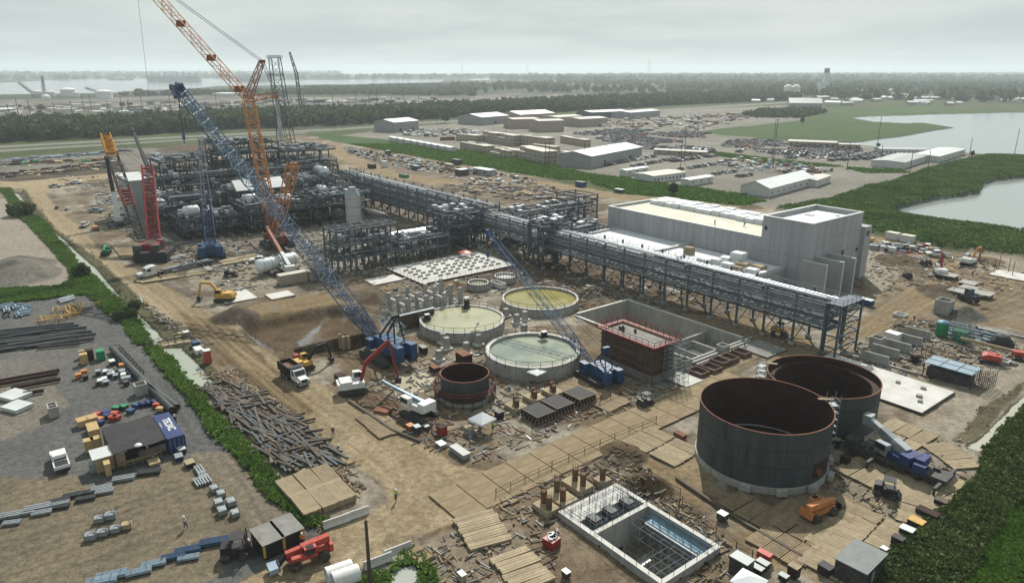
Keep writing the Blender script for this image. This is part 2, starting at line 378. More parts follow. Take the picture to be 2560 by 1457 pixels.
mud([(1560, 1120), (1640, 1080), (1760, 1160), (1900, 1300), (2100, 1380), (2060, 1457), (1900, 1400), (1700, 1230)], TN0, TN1, 4, .8, rutA)
mud([(1640, 780), (1950, 800), (2060, 870), (1940, 900), (1780, 870)], TN0, TN1, 5, .8)
mud([(2140, 790), (2250, 740), (2340, 690), (2330, 650), (2240, 620), (2150, 605), (2160, 590), (2300, 610), (2400, 650), (2420, 700), (2300, 790), (2150, 850), (2110, 900), (2060, 900), (2060, 850)], TN0, (.47, .36, .215), 4, .9, rutB)
mud([(2420, 690), (2560, 670), (2800, 720), (2800, 860), (2560, 830), (2400, 790)], (.20, .145, .085), TN1, 5, .8, rutA)
mud([(2170, 620), (2240, 640), (2250, 700), (2170, 740), (2150, 700)], PL0, PL1, 5, .8)
mud([(2440, 620), (2560, 640), (2800, 690), (2560, 700), (2440, 670)], PL0, PL1, 5, .9)
mud([(2190, 900), (2560, 860), (2800, 900), (2800, 1000), (2540, 1000), (2420, 1080), (2300, 1020)], PL0, PL1, 5, .7)
mud([(2100, 1100), (2300, 1040), (2430, 1110), (2300, 1280), (2120, 1380), (2080, 1250)], PL0, (.5, .44, .34), 5, .6)
mud([(1130, 1330), (1240, 1280), (1330, 1370), (1420, 1460), (1000, 1500), (1060, 1380)], PL0, (.5, .42, .31), 5, .6)
mud([(480, 960), (600, 920), (700, 1000), (860, 1140), (900, 1160), (960, 1240), (860, 1250), (700, 1180), (560, 1060)], (.25, .19, .12), PL1, 4, .8)
mud([(330, 480), (500, 600), (700, 560), (1000, 520), (1100, 620), (800, 690), (480, 690), (300, 560), (240, 500)], PL0, PL1, 5, .5)
mud([(480, 700), (700, 650), (900, 650), (900, 690), (760, 740), (560, 745)], PL0, PL1, 5, .6)
mud([(400, 520), (560, 500), (800, 430), (860, 470), (860, 560), (640, 590), (420, 600)], (.10, .08, .06), (.22, .18, .13), 5, .6)
mud([(870, 470), (1250, 530), (1350, 560), (1300, 620), (1100, 560), (880, 560)], (.11, .09, .065), (.24, .19, .13), 5, .6)
mud([(1480, 640), (2000, 770), (1960, 800), (1700, 730), (1450, 690)], (.11, .085, .06), (.26, .19, .12), 5, .6)
mud([(850, 362), (1020, 392), (1190, 424), (1360, 450), (1500, 482), (1500, 505), (1200, 495), (1000, 430), (860, 395)], (.15, .115, .075), (.40, .33, .25), 4, .8)
# site tracks behind the pipe rack
for trk in ([(800, 352), (830, 352), (900, 395), (1000, 432), (1100, 445), (1250, 447), (1400, 455), (1520, 480), (1700, 500), (1850, 515), (1840, 525), (1680, 512), (1500, 492), (1380, 468), (1230, 460), (1090, 460), (980, 448), (870, 410), (795, 365)],):
    zone(trk, TN0, (.45, .35, .215), k_, 'haul_road', 1.5)
zone([(1900, 516), (2000, 505), (2070, 480), (2230, 440), (2330, 405), (2345, 412), (2250, 450), (2090, 495), (2010, 520), (1930, 527)], (.38, .32, .22), (.48, .42, .31), k_, 'haul_road', 1.5)
# haul road on the left and down through the corner
HR = [(-300, 470), (60, 472), (78, 500), (151, 578), (249, 652), (290, 695), (350, 746), (440, 806), (540, 872), (640, 950), (720, 1010), (800, 1090), (860, 1150), (950, 1200), (975, 1250), (900, 1292), (820, 1325), (700, 1400), (560, 1480), (300, 1700), (900, 1700), (760, 1466), (930, 1400), (1030, 1352), (1150, 1300), (1300, 1245), (1360, 1120), (1230, 1180), (1136, 1162), (1052, 1105), (985, 1078), (870, 1000), (760, 930), (673, 880), (606, 830), (572, 803), (488, 760), (434, 726), (353, 679), (286, 655), (236, 615), (202, 567), (150, 526), (120, 482), (160, 462), (300, 440), (300, 430), (60, 452), (-300, 455)]
zone(HR, (.43, .33, .20), (.58, .465, .30), rutA * .55 + k_ * .45, 'haul_road', 1.6)
mud([(440, 780), (560, 800), (700, 930), (790, 1010), (760, 1060), (640, 960), (500, 860)], (.16, .105, .055), (.46, .345, .19), 3, .75, sm(rutA * .75 + mic * .25, .3, .7))
mud([(560, 780), (760, 735), (900, 735), (1000, 700), (1180, 690), (1170, 705), (1010, 722), (905, 755), (780, 765), (610, 805)], (.30, .21, .115), (.44, .33, .19), 2, .8, rutB)
mud([(1350, 1120), (1500, 1060), (1700, 960), (1930, 870), (1950, 890), (1720, 990), (1520, 1080), (1370, 1150)], (.22, .155, .085), TN1, 4, .75, rutB)
# left yard
YD = [(-900, 790), (0, 757), (219, 732), (249, 773), (303, 810), (340, 860), (372, 872), (430, 940), (500, 1010), (560, 1090), (640, 1190), (730, 1270), (800, 1318), (770, 1350), (690, 1400), (560, 1480), (300, 1700), (-900, 2500)]
zone(YD, (.155, .155, .155), (.225, .22, .21), d_ * .5 + k_ * .5, 'gravel_yard', 2)
mud([(-900, 1300), (0, 1180), (250, 1200), (480, 1150), (560, 1200), (620, 1290), (600, 1400), (400, 1600), (-900, 2500)], (.20, .165, .11), (.36, .29, .185), 7, .85, d_ * .4 + k_ * .25 + rutB * .35)
mud([(490, 1130), (580, 1120), (700, 1280), (720, 1330), (640, 1350), (560, 1250)], (.28, .23, .16), (.40, .33, .23), 5, .7)
mud([(-600, 930), (0, 905), (110, 900), (140, 955), (170, 1010), (120, 1060), (0, 1100), (-600, 1200)], (.26, .235, .19), (.37, .33, .26), 4, .8)
mud([(0, 880), (200, 850), (330, 880), (250, 930), (0, 960)], (.19, .185, .17), (.27, .25, .21), 5, .6)
zone([(-900, 470), (0, 497), (44, 544), (135, 615), (192, 690), (205, 715), (0, 742), (-900, 790)], (.36, .31, .25), (.47, .415, .345), m_ * .5 + k_ * .5, 'sand_lot', 3)
# canal, its banks
GR0, GR1 = (.045, .075, .022), (.085, .12, .04)
zone([(-300, 470), (0, 478), (44, 545), (118, 613), (170, 668), (178, 700), (150, 716), (-900, 760), (-900, 778), (0, 759), (219, 736), (249, 773), (303, 810), (340, 860), (385, 858), (323, 776), (263, 722), (202, 662), (118, 561), (61, 524), (22, 470)], GR0, GR1, m_, 'canal_bank', 1.5)
zone([(60, 474), (80, 500), (151, 578), (249, 652), (290, 695), (350, 746), (430, 810), (500, 880), (560, 950), (540, 970), (420, 850), (330, 780), (236, 669), (151, 591), (67, 520), (40, 480)], (.10, .10, .05), (.16, .145, .085), m_, 'canal_bank', 1.5)
zone([(357, 868), (430, 955), (505, 1051), (623, 1192), (673, 1249), (770, 1320), (830, 1305), (774, 1268), (724, 1229), (667, 1162), (606, 1095), (539, 1027), (498, 977), (455, 920), (400, 868)], GR0, GR1, m_, 'canal_bank', 1.5)
CW0, CW1 = (.26, .28, .23), (.29, .31, .25)
zone([(40, 482), (67, 517), (151, 591), (236, 669), (316, 763), (364, 803), (407, 844), (385, 858), (323, 776), (263, 722), (202, 662), (118, 561), (61, 524), (30, 486)], CW0, CW1, m_, 'canal_water', 0.7, -0.4)
zone([(405, 866), (452, 866), (490, 905), (540, 962), (505, 972), (471, 951), (430, 900)], CW0, CW1, m_, 'canal_water', 0.7, -0.4)
zone([(985, 940), (1050, 930), (1090, 945), (1075, 975), (1020, 990), (975, 970)], (.34, .31, .23), (.36, .33, .25), m_, 'puddle_water', 2, -0.02)
zone([(985, 1425), (1040, 1410), (1090, 1440), (1060, 1470), (980, 1480)], (.3, .31, .28), (.33, .34, .3), m_, 'puddle_water', 2, -0.3)
zone([(890, 1450), (960, 1430), (1010, 1385), (1050, 1375), (1085, 1430), (1100, 1480), (1060, 1470), (1040, 1412), (985, 1425), (975, 1500), (880, 1500)], GR0, GR1, m_, 'canal_bank', 1.5)
# camp, car parks, fields, lakes
zone([(835, 340), (1000, 318), (1180, 303), (1560, 280), (1850, 268), (1970, 262), (2064, 276), (2000, 300), (1744, 328), (1936, 349), (2104, 357), (2200, 367), (2430, 382), (2441, 386), (2390, 404), (2272, 441), (2171, 468), (2070, 500), (1930, 522), (1700, 468), (1560, 444), (1400, 420), (1136, 376), (985, 352)], (.25, .232, .195), (.40, .375, .315), m_ * .6 + k_ * .4, 'parking_lot', 2)
zone([(1850, 285), (1900, 276), (2050, 274), (2064, 283), (2003, 294), (1890, 292)], (.05, .08, .025), (.08, .10, .04), m_, 'grass_field', 2)
zone([(1744, 328), (2003, 300), (2064, 283), (2126, 294), (2181, 303), (2256, 307), (2306, 306), (2380, 318), (2272, 336), (2198, 346), (2104, 357), (2020, 352), (1936, 347), (1801, 337)], (.06, .11, .027), (.10, .165, .05), fbm(GXX / 60, GY / 25, 4, 8), 'grass_field', 2)
for pl in ([(840, 337), (985, 350), (1136, 374), (1321, 402), (1402, 417), (1473, 437), (1560, 445), (1520, 455), (1405, 448), (1355, 441), (1187, 417), (1018, 387), (850, 357), (790, 345), (790, 332)], [(1462, 452), (1560, 444), (1700, 465), (1860, 487), (1910, 503), (1850, 514), (1700, 498), (1560, 482), (1490, 464)]):
    zone(pl, (.065, .125, .028), (.10, .16, .05), m_, 'grass_field', 2)
for pl in ([(1780, 380), (1900, 395), (2060, 412), (2110, 418), (2050, 416), (1890, 404), (1790, 389)], [(2110, 420), (2240, 425), (2270, 432), (2160, 432)]):
    zone(pl, (.06, .085, .035), (.09, .11, .05), m_, 'grass_field', 1)
LV = zone([(1929, 524), (2070, 503), (2171, 468), (2272, 441), (2390, 404), (2474, 390), (2560, 392), (3600, 430), (3600, 960), (2562, 645), (2340, 618), (2171, 580), (2145, 545), (2060, 530)], (.042, .07, .022), (.085, .13, .04), m_ * .6 + d_ * .4, 'embankment', 3)
soft[LV] = 1.6
mud([(2090, 510), (2200, 490), (2330, 490), (2200, 520), (2160, 530), (2100, 528)], (.09, .08, .05), (.17, .14, .085), 4, .6)
zone([(2126, 294), (2171, 290), (2373, 284), (2560, 280), (3600, 262), (3600, 440), (2560, 391), (2441, 383), (2300, 370), (2200, 366), (2120, 358), (2198, 346), (2272, 336), (2385, 318), (2306, 306), (2256, 307), (2181, 303)], (.19, .21, .21), (.20, .22, .215), m_, 'lake_water', 1.5, -0.6, 0)
zone([(3600, 400), (2560, 440), (2491, 451), (2461, 461), (2454, 480), (2340, 497), (2205, 529), (2272, 544), (2407, 562), (2560, 583), (3600, 720)], (.22, .245, .23), (.23, .255, .24), m_, 'lake_water', 1.5, -0.6, 0)
# the right edge: creek, scrub and field
zone([(3200, 700), (2560, 960), (2474, 1068), (2414, 1110), (2380, 1100), (2440, 1040), (2540, 960), (3200, 690)], (.12, .105, .065), (.22, .19, .12), d_, 'canal_bank', 2)
zone([(2454, 1130), (2560, 1020), (3200, 740), (3600, 1000), (3600, 2500), (2150, 2500), (2180, 1460), (2225, 1398), (2272, 1347), (2373, 1263), (2445, 1185)], (.04, .062, .02), (.07, .09, .03), m_, 'embankment', 1.5)
zone([(2640, 1180), (2560, 1245), (2470, 1340), (2430, 1400), (2380, 1480), (2330, 1800), (3600, 2500), (3600, 900)], (.072, .15, .025), (.105, .20, .038), k_ * .6 + m_ * .4, 'grass_field', 2)
zone([(3200, 712), (2560, 985), (2474, 1072), (2416, 1116), (2447, 1128), (2505, 1075), (2560, 1018), (3200, 745)], (.33, .32, .25), (.36, .35, .28), m_, 'canal_water', 0.8, -0.4)
# earth heaps, hollows
PITS = [(-137, 97, -107, 120)]
def hole(a0, b0, a1, b1, z):
    mk = (A1 > a0) & (A1 < a1) & (B1 > b0) & (B1 < b1); zz[mk] = z; return mk
def heap(u, v, r, h, c=None, am=0.35):
    p = G(u, v); d = np.hypot(GXX - p.x, GY - p.y) / r + (mid - .5) * am
    k = np.clip(1 - d, 0, 1); global bump; bump += h * np.minimum(k * 1.15, 1) ** 1.1
    if c is not None:
        mk = k > .04; col[mk] = ramp(k_[mk], np.array(c) * .75, np.array(c) * 1.2)
bump = np.zeros((NI, NJ))
pit_soft = zone([(600, 807), (660, 790), (798, 768), (870, 765), (925, 800), (925, 850), (880, 868), (784, 876), (752, 880), (693, 868), (650, 850)], (.075, .052, .03), (.24, .17, .10), d_ * .5 + k_ * .3 + rutB * .2, 'ground', 2)
soft[pit_soft] = -2.6
pit_hard = zone([(731, 845), (760, 836), (905, 806), (935, 830), (910, 862), (790, 878), (762, 868)], (.045, .035, .025), (.07, .055, .04), d_, 'ground', 0.4, -6.5)
mud([(607, 812), (625, 812), (660, 832), (700, 858), (745, 872), (735, 882), (690, 868), (640, 838)], (.22, .23, .24), (.34, .35, .36), 1.5, .85)
mud([(792, 785), (800, 775), (790, 800), (770, 828), (745, 838), (738, 826), (760, 812)], (.26, .28, .30), (.40, .42, .44), 1.5, .85)
heap(45, 665, 10, 3.0, (.22, .20, .17)); heap(50, 690, 11, 3.2, (.24, .22, .185))
heap(590, 790, 5.5, 2.4, (.16, .13, .10)); heap(1480, 735, 5, 2.0, (.13, .11, .09)); heap(2415, 790, 4.5, 2.6, (.21, .20, .17))
heap(2240, 650, 7, 1.6, (.17, .12, .07)); heap(2370, 730, 8, 1.2, (.13, .095, .06)); heap(2460, 650, 6, 1.0, (.2, .14, .08))
heap(940, 745, 6, 1.6, (.12, .08, .05)); heap(900, 735, 7, 1.2, (.22, .17, .11)); heap(470, 372, 22, 3, (.19, .145, .1)); heap(1620, 1220, 3.5, -2.2, (.10, .07, .04)); heap(1555, 1130, 4, 1.0, (.15, .11, .065))
heap(1000, 1370, 3, -1.0)
# wheel tracks pressed into the dirt
trk = np.zeros((NI, NJ)); tw_ = vnoise(A1 * 2.2, B1 * 2.2, 71)
def track(pts, off=.95, wd=.26, amt=.5, world=False):
    P_ = [(p if world else G(*p)) for p in pts]
    for a, b in zip(P_, P_[1:]):
        x0, x1, y0, y1 = min(a.x, b.x) - 3, max(a.x, b.x) + 3, min(a.y, b.y) - 3, max(a.y, b.y) + 3
        i0, i1 = np.searchsorted(ys_, [y0, y1]); sub_ = slice(i0, i1 + 1)
        xx, yy = GXX[sub_], GY[sub_]; d = b - a; l2 = d.x ** 2 + d.y ** 2
        t = ((xx - a.x) * d.x + (yy - a.y) * d.y) / l2; ok = (t >= -.02) & (t <= 1.02)
        s = ((xx - a.x) * -d.y + (yy - a.y) * d.x) / math.sqrt(l2) + (j1[sub_]) * .5
        k = np.clip(1.4 - np.abs(np.abs(s) - off) / wd, 0, 1) * ok * (.45 + .75 * tw_[sub_])
        trk[sub_] = np.maximum(trk[sub_], k * amt)
trr = random.Random(4)
def wander(path, n, spread, off=.95, amt=.5):
    for _ in range(n):
        o = trr.uniform(-1, 1); P_ = [G(*p) for p in path]; q = []
        for i, p in enumerate(P_):
            d = P_[min(i + 1, len(P_) - 1)] - P_[max(i - 1, 0)]; d.normalize(); q.append(p + Vector((-d.y, d.x, 0)) * (o * spread + trr.uniform(-.6, .6)))
        r = []
        for a, b in zip(q, q[1:]): r += [a.lerp(b, t / 3) for t in range(3)]
        track(r + [q[-1]], off * trr.uniform(.85, 1.15), .24, amt * trr.uniform(.6, 1.2), True)
ROADC = [(100, 480), (180, 545), (260, 612), (350, 680), (460, 760), (560, 840), (660, 920), (770, 1010), (880, 1090), (980, 1160), (1030, 1220), (980, 1290), (850, 1360), (700, 1430)]
wander(ROADC, 12, 4.5); wander(ROADC[3:9], 8, 4.0, .95, .8); wander([(1400, 1120), (1180, 1180), (1040, 1240), (900, 1330), (700, 1420)], 5, 3)
wander([(600, 800), (760, 760), (1000, 712), (1160, 690)], 4, 1.5); wander([(2130, 860), (2220, 790), (2310, 740), (2350, 700), (2300, 655), (2180, 608)], 6, 4); wander([(2560, 720), (2440, 770), (2300, 800), (2180, 790)], 6, 6, .9, .7)
wander([(1640, 790), (1780, 830), (1960, 850), (2060, 850)], 5, 4); wander([(1560, 1140), (1660, 1200), (1760, 1260), (1900, 1350)], 4, 3, .9, .7); wander([(-50, 1420), (150, 1370), (350, 1300), (520, 1240), (640, 1200)], 6, 6, .95, .45); wander([(640, 1400), (560, 1240), (480, 1130), (400, 1000), (360, 900)], 6, 2.4, .95, .45); wander([(-50, 1240), (150, 1190), (330, 1180)], 4, 3, .95, .4); wander([(850, 400), (960, 430), (1100, 450), (1280, 455), (1500, 482), (1850, 520)], 4, 3)
wander([(1340, 700), (1200, 690), (1060, 740), (960, 760)], 4, 5, .9, .7); wander([(1360, 1130), (1520, 1070), (1700, 985), (1930, 880)], 6, 5, .9, .7)
col *= (1 - .52 * trk[..., None]); bump -= trk * .08
puddle = sm(fbm(GXX / 4.5, GY / 6.5, 4, 83), .60, .66) * (cls == 0) * (GY < 330)
col[:] = col * (1 - .45 * puddle[..., None]) + np.array((.30, .27, .215)) * .45 * puddle[..., None]
# soften
for _ in range(10):
    soft[1:-1, 1:-1] = (soft[1:-1, 1:-1] * 2 + soft[:-2, 1:-1] + soft[2:, 1:-1] + soft[1:-1, :-2] + soft[1:-1, 2:]) / 6
cs = col.copy()
for _ in range(1):
    cs[1:-1, 1:-1] = (cs[1:-1, 1:-1] * 2 + cs[:-2, 1:-1] + cs[2:, 1:-1] + cs[1:-1, :-2] + cs[1:-1, 2:]) / 6
WAT = np.isin(cls, [3, 4, 5, 11])
col = np.where(WAT[..., None], col, cs)
rough_z = np.where(cls == 0, .32, np.where(cls == 1, .10, np.where(cls == 7, .5, np.where(cls == 12, .16, .05))))
rough_z = np.where(GY > 420, rough_z * .4, rough_z)
Z = np.where(WAT, zz, soft + zz * 1.0 + bump + (mic - .5) * rough_z + (mid - .5) * rough_z * 1.2 - .08)
HOLES = [hole(-114.3, 108.2, -81.2, 125.8, -4.5), hole(-55.2, 53.3, -41.3, 63.3, -5.2)]
for hmask in HOLES: Z[hmask] = zz[hmask]
Z = np.where(hmask, zz, Z)
def ground_mat():
    m, n, l, b = new_mat('ground_surface')
    at = n.new('ShaderNodeVertexColor'); at.layer_name = 'Col'
    ge = n.new('ShaderNodeNewGeometry')
    def nz(s, d=7, ro=.65):
        q = n.new('ShaderNodeTexNoise'); q.inputs['Scale'].default_value = s; q.inputs['Detail'].default_value = d; q.inputs['Roughness'].default_value = ro
        l.new(ge.outputs['Position'], q.inputs['Vector']); return q
    a = nz(1.1); c = nz(6.0, 4, .7)
    ad = n.new('ShaderNodeMath'); ad.operation = 'ADD'; l.new(a.outputs[0], ad.inputs[0]); l.new(c.outputs[0], ad.inputs[1])
    mr = n.new('ShaderNodeMapRange'); mr.inputs[1].default_value = .65; mr.inputs[2].default_value = 1.35; mr.inputs[3].default_value = .20; mr.inputs[4].default_value = .84
    l.new(ad.outputs[0], mr.inputs[0])
    hs = n.new('ShaderNodeVectorMath'); hs.operation = 'SCALE'; l.new(at.outputs[0], hs.inputs[0]); l.new(mr.outputs[0], hs.inputs['Scale'])
    l.new(hs.outputs[0], b.inputs['Base Color']); b.inputs['Roughness'].default_value = .95; b.inputs['Specular IOR Level'].default_value = .1
    bp = n.new('ShaderNodeBump'); bp.inputs['Strength'].default_value = .55; bp.inputs['Distance'].default_value = .35
    l.new(ad.outputs[0], bp.inputs['Height']); l.new(bp.outputs[0], b.inputs['Normal'])
    return m
def water_mat():
    m, n, l, b = new_mat('open_water')
    at = n.new('ShaderNodeVertexColor'); at.layer_name = 'Col'
    l.new(at.outputs[0], b.inputs['Base Color']); b.inputs['Roughness'].default_value = .12; b.inputs['IOR'].default_value = 1.33
    ge = n.new('ShaderNodeNewGeometry'); q = n.new('ShaderNodeTexNoise'); q.inputs['Scale'].default_value = .9; q.inputs['Detail'].default_value = 4
    l.new(ge.outputs['Position'], q.inputs['Vector'])
    bp = n.new('ShaderNodeBump'); bp.inputs['Strength'].default_value = .12; bp.inputs['Distance'].default_value = .15
    l.new(q.outputs[0], bp.inputs['Height']); l.new(bp.outputs[0], b.inputs['Normal'])
    return m
GM, WM = ground_mat(), water_mat()
def sheet(name, fmask, mt, zgrid):
    ii, jj = np.nonzero(fmask)
    idx = np.stack([ii * NJ + jj, ii * NJ + jj + 1, (ii + 1) * NJ + jj + 1, (ii + 1) * NJ + jj], 1)
    used, inv = np.unique(idx.ravel(), return_inverse=True)
    me = bpy.data.meshes.new(name); nv, nf = len(used), len(ii)
    me.vertices.add(nv); me.loops.add(nf * 4); me.polygons.add(nf)
    co = np.stack([GXX.ravel()[used], GY.ravel()[used], zgrid.ravel()[used]], 1).astype(np.float32)
    me.vertices.foreach_set('co', co.ravel()); me.loops.foreach_set('vertex_index', inv.astype(np.int32))
    me.polygons.foreach_set('loop_start', np.arange(0, nf * 4, 4, dtype=np.int32)); me.polygons.foreach_set('loop_total', np.full(nf, 4, np.int32))
    me.polygons.foreach_set('use_smooth', np.ones(nf, bool))
    ca = me.color_attributes.new('Col', 'FLOAT_COLOR', 'POINT')
    cc = np.ones((nv, 4), np.float32); cc[:, :3] = col.reshape(-1, 3)[used]; ca.data.foreach_set('color', cc.ravel())
    me.materials.append(mt); me.update(); me.validate()
    o = bpy.data.objects.new(name, me); COL.objects.link(o); tag(o, kind='structure'); return o
fc = cls[:-1, :-1]
for k, nm in enumerate(NAMES):
    fm = fc == k
    if not fm.any(): continue
    if nm.endswith('water'):
        lev = {3: -.28, 4: -.3, 5: -.6, 11: -.06}[k]
        sheet(nm, fm, WM, np.full_like(Z, lev))
    else: sheet(nm, fm, GM, Z)
# the bed that closes the shores under the water
bed = WAT[:-1, :-1]
grow = bed.copy(); grow[1:] |= bed[:-1]; grow[:-1] |= bed[1:]; grow[:, 1:] |= bed[:, :-1]; grow[:, :-1] |= bed[:, 1:]
sheet('ground', grow, GM, np.where(WAT, zz - .5, Z))
# ---------------------------------------------------------------- shared structure builders
def rail(m, pts, h=1.1, step=2.0, r=0.045, mi=0, close=False):
    if close: pts = list(pts) + [pts[0]]
    for p, q in zip(pts, pts[1:]):
        p, q = Vector(p), Vector(q); n = max(1, int((q - p).length / step))
        for hh in (h, h * .52): m.tube(p + Vector((0, 0, hh)), q + Vector((0, 0, hh)), r, None, 4, mi, False)
        for k in range(n + 1):
            c = p.lerp(q, k / n); m.tube(c, c + Vector((0, 0, h)), r, None, 4, mi, False)
def circle(r, n, z=0): return [(r * math.cos(2 * math.pi * k / n), r * math.sin(2 * math.pi * k / n), z) for k in range(n)]
def scaffold(m, x0, y0, x1, y1, z1, st=2.0, lift=2.0, r=0.05, mi=0, z0=0.0, deck=None):
    nx = max(1, round((x1 - x0) / st)); ny = max(1, round((y1 - y0) / st)); nz_ = max(1, round((z1 - z0) / lift))
    xs = [x0 + (x1 - x0) * i / nx for i in range(nx + 1)]; yv = [y0 + (y1 - y0) * i / ny for i in range(ny + 1)]
    for x in xs:
        for y in yv: m.tube((x, y, z0), (x, y, z1 + 1), r, None, 4, mi, False)
    for k in range(1, nz_ + 1):
        z = z0 + (z1 - z0) * k / nz_
        for y in yv: m.tube((x0, y, z), (x1, y, z), r, None, 4, mi, False)
        for x in xs: m.tube((x, y0, z), (x, y1, z), r, None, 4, mi, False)
        if k % 2 and nx > 1:
            m.tube((xs[0], y0, z - lift), (xs[1], y0, z), r, None, 4, mi, False); m.tube((xs[-1], y1, z - lift), (xs[-2], y1, z), r, None, 4, mi, False)
        if deck is not None and random.random() < .7: m.bx(x0, y0, z + .05, x1, y0 + (y1 - y0) * .55, z + .11, deck)
def steel_frame(label, a0, b0, a1, b1, levels, na, nb, seed, dens=1.0, group=None, top=True, name='process_structure', vessels=(), mats=None, grate=.4, pipes=None):
    rnd = random.Random(seed); LA, LB = a1 - a0, b1 - b0
    t = thing(name, label, 'steel structure', S(a0, b0), SITE, group)
    ms = mats or X['steel_grey']
    xs = [LA * i / na for i in range(na + 1)]; yv = [LB * i / nb for i in range(nb + 1)]
    zt = levels[-1]
    heights = {}
    for i, x in enumerate(xs):
        for j, y in enumerate(yv):
            h = zt if top is True else levels[-1 - (rnd.random() < .35)]
            heights[i, j] = h
            m = MB(); m.box((x, y, h / 2 + .25), (.38, .38, h + .5)); m.box((x, y, .25), (.9, .9, .5), 0, 1); m.build('column', [ms, X['concrete']], t)
    for li, z in enumerate(levels):
        m = MB()
        for j, y in enumerate(yv): m.bar((0, y, z), (LA, y, z), .28, .5)
        for i, x in enumerate(xs): m.bar((x, 0, z), (x, LB, z), .28, .5)
        for i in range(na * 3):
            x = LA * (i + .5) / (na * 3)
            if rnd.random() < .75: m.bar((x, 0, z + .05), (x, LB, z + .05), .16, .28)
        m.build('floor_frame', ms, t)
        g = MB(); any_ = False
        for i in range(na):
            for j in range(nb):
                if rnd.random() < grate and li < len(levels) - (1 if top is True else 0):
                    g.bx(xs[i] + .2, yv[j] + .2, z + .27, xs[i + 1] - .2, yv[j + 1] - .2, z + .33); any_ = True
        if any_: g.build('grating', X['dark_metal'], t)
        m = MB(); rail(m, [(0, 0, z + .3), (LA, 0, z + .3), (LA, LB, z + .3), (0, LB, z + .3)], 1.1, 2.5, .05, 0, True)
        if rnd.random() < .8: m.build('handrail', X['steel_grey'], t)
    m = MB(); zl = [0.5] + list(levels)
    for z0, z1 in zip(zl, zl[1:]):
        for i in range(na):
            if rnd.random() < .35 * dens: m.bar((xs[i], 0, z0), (xs[i + 1], 0, z1), .18)
            if rnd.random() < .3 * dens: m.bar((xs[i + 1], LB, z0), (xs[i], LB, z1), .18)
        for j in range(nb):
            if rnd.random() < .35 * dens: m.bar((LA, yv[j], z0), (LA, yv[j + 1], z1), .18)
            if rnd.random() < .35 * dens: m.bar((0, yv[j + 1], z0), (0, yv[j], z1), .18)
    m.build('cross_brace', ms, t)
    for li, z in enumerate(levels if pipes is None else levels[:pipes]):
        m = MB(); zc = z + .5
        for k in range(int(13 * dens) + 1):
            r = rnd.choice([.08, .12, .18, .28, .4]); mi = rnd.choice([0, 0, 1, 2])
            if rnd.random() < .5:
                y = rnd.uniform(.5, LB - .5); x0, x1 = sorted((rnd.uniform(0, LA), rnd.uniform(0, LA)))
                if x1 - x0 < 2: continue
                m.tube((x0, y, zc + r), (x1, y, zc + r), r, None, 6, mi)
                if rnd.random() < .5: m.tube((x1, y, zc + r), (x1, y, zc - rnd.uniform(2, z)), r, None, 6, mi)
            else:
                x = rnd.uniform(.5, LA - .5); y0, y1 = sorted((rnd.uniform(0, LB), rnd.uniform(0, LB)))
                if y1 - y0 < 2: continue
                m.tube((x, y0, zc + r), (x, y1, zc + r), r, None, 6, mi)
                if rnd.random() < .5: m.tube((x, y0, zc + r), (x, y0, zc - rnd.uniform(2, z)), r, None, 6, mi)
        for k in range(int(9 * dens)):
            d = rnd.uniform(.6, 1.8); m.box((rnd.uniform(1, LA - 1), rnd.uniform(1, LB - 1), z + .4 + d / 2), (d * rnd.uniform(.7, 1.6), d, d), 0, rnd.choice([0, 1, 2]))
        m.build('pipe_run', [X['steel_grey'], X['galv'], X['pipe_silver']], t)
    for (vx, vy, vz, vr, vl, ax, mt) in vessels:
        m = MB(); n = 16
        prof = [(0.01, -vl / 2 - vr * .5), (vr * .6, -vl / 2 - vr * .38), (vr * .92, -vl / 2 - vr * .14), (vr, -vl / 2), (vr, vl / 2), (vr * .92, vl / 2 + vr * .14), (vr * .6, vl / 2 + vr * .38), (0.01, vl / 2 + vr * .5)]
        m.lathe(prof, n)
        if ax != 'z':
            m.v = [((z, y, -x) if ax == 'x' else (x, z, -y)) for x, y, z in m.v]
        m.v = [(x + vx, y + vy, z + vz) for x, y, z in m.v]
        o = m.build('vessel', X[mt], t)
        s2 = MB()
        for q in (-.3, .3):
            dx, dy = ((q * vl, 0) if ax == 'x' else (0, q * vl))
            if ax != 'z': s2.box((vx + dx, vy + dy, vz - vr * .9), (.5 if ax == 'x' else vr * 1.4, vr * 1.4 if ax == 'x' else .5, vr * .9))
            s2.tube((vx + dx, vy + dy, vz + vr * .8), (vx + dx, vy + dy, vz + vr + .5), .25, None, 8)
        if s2.v: s2.build('nozzle' if ax == 'z' else 'saddle', X['steel_grey'], o)
    return t

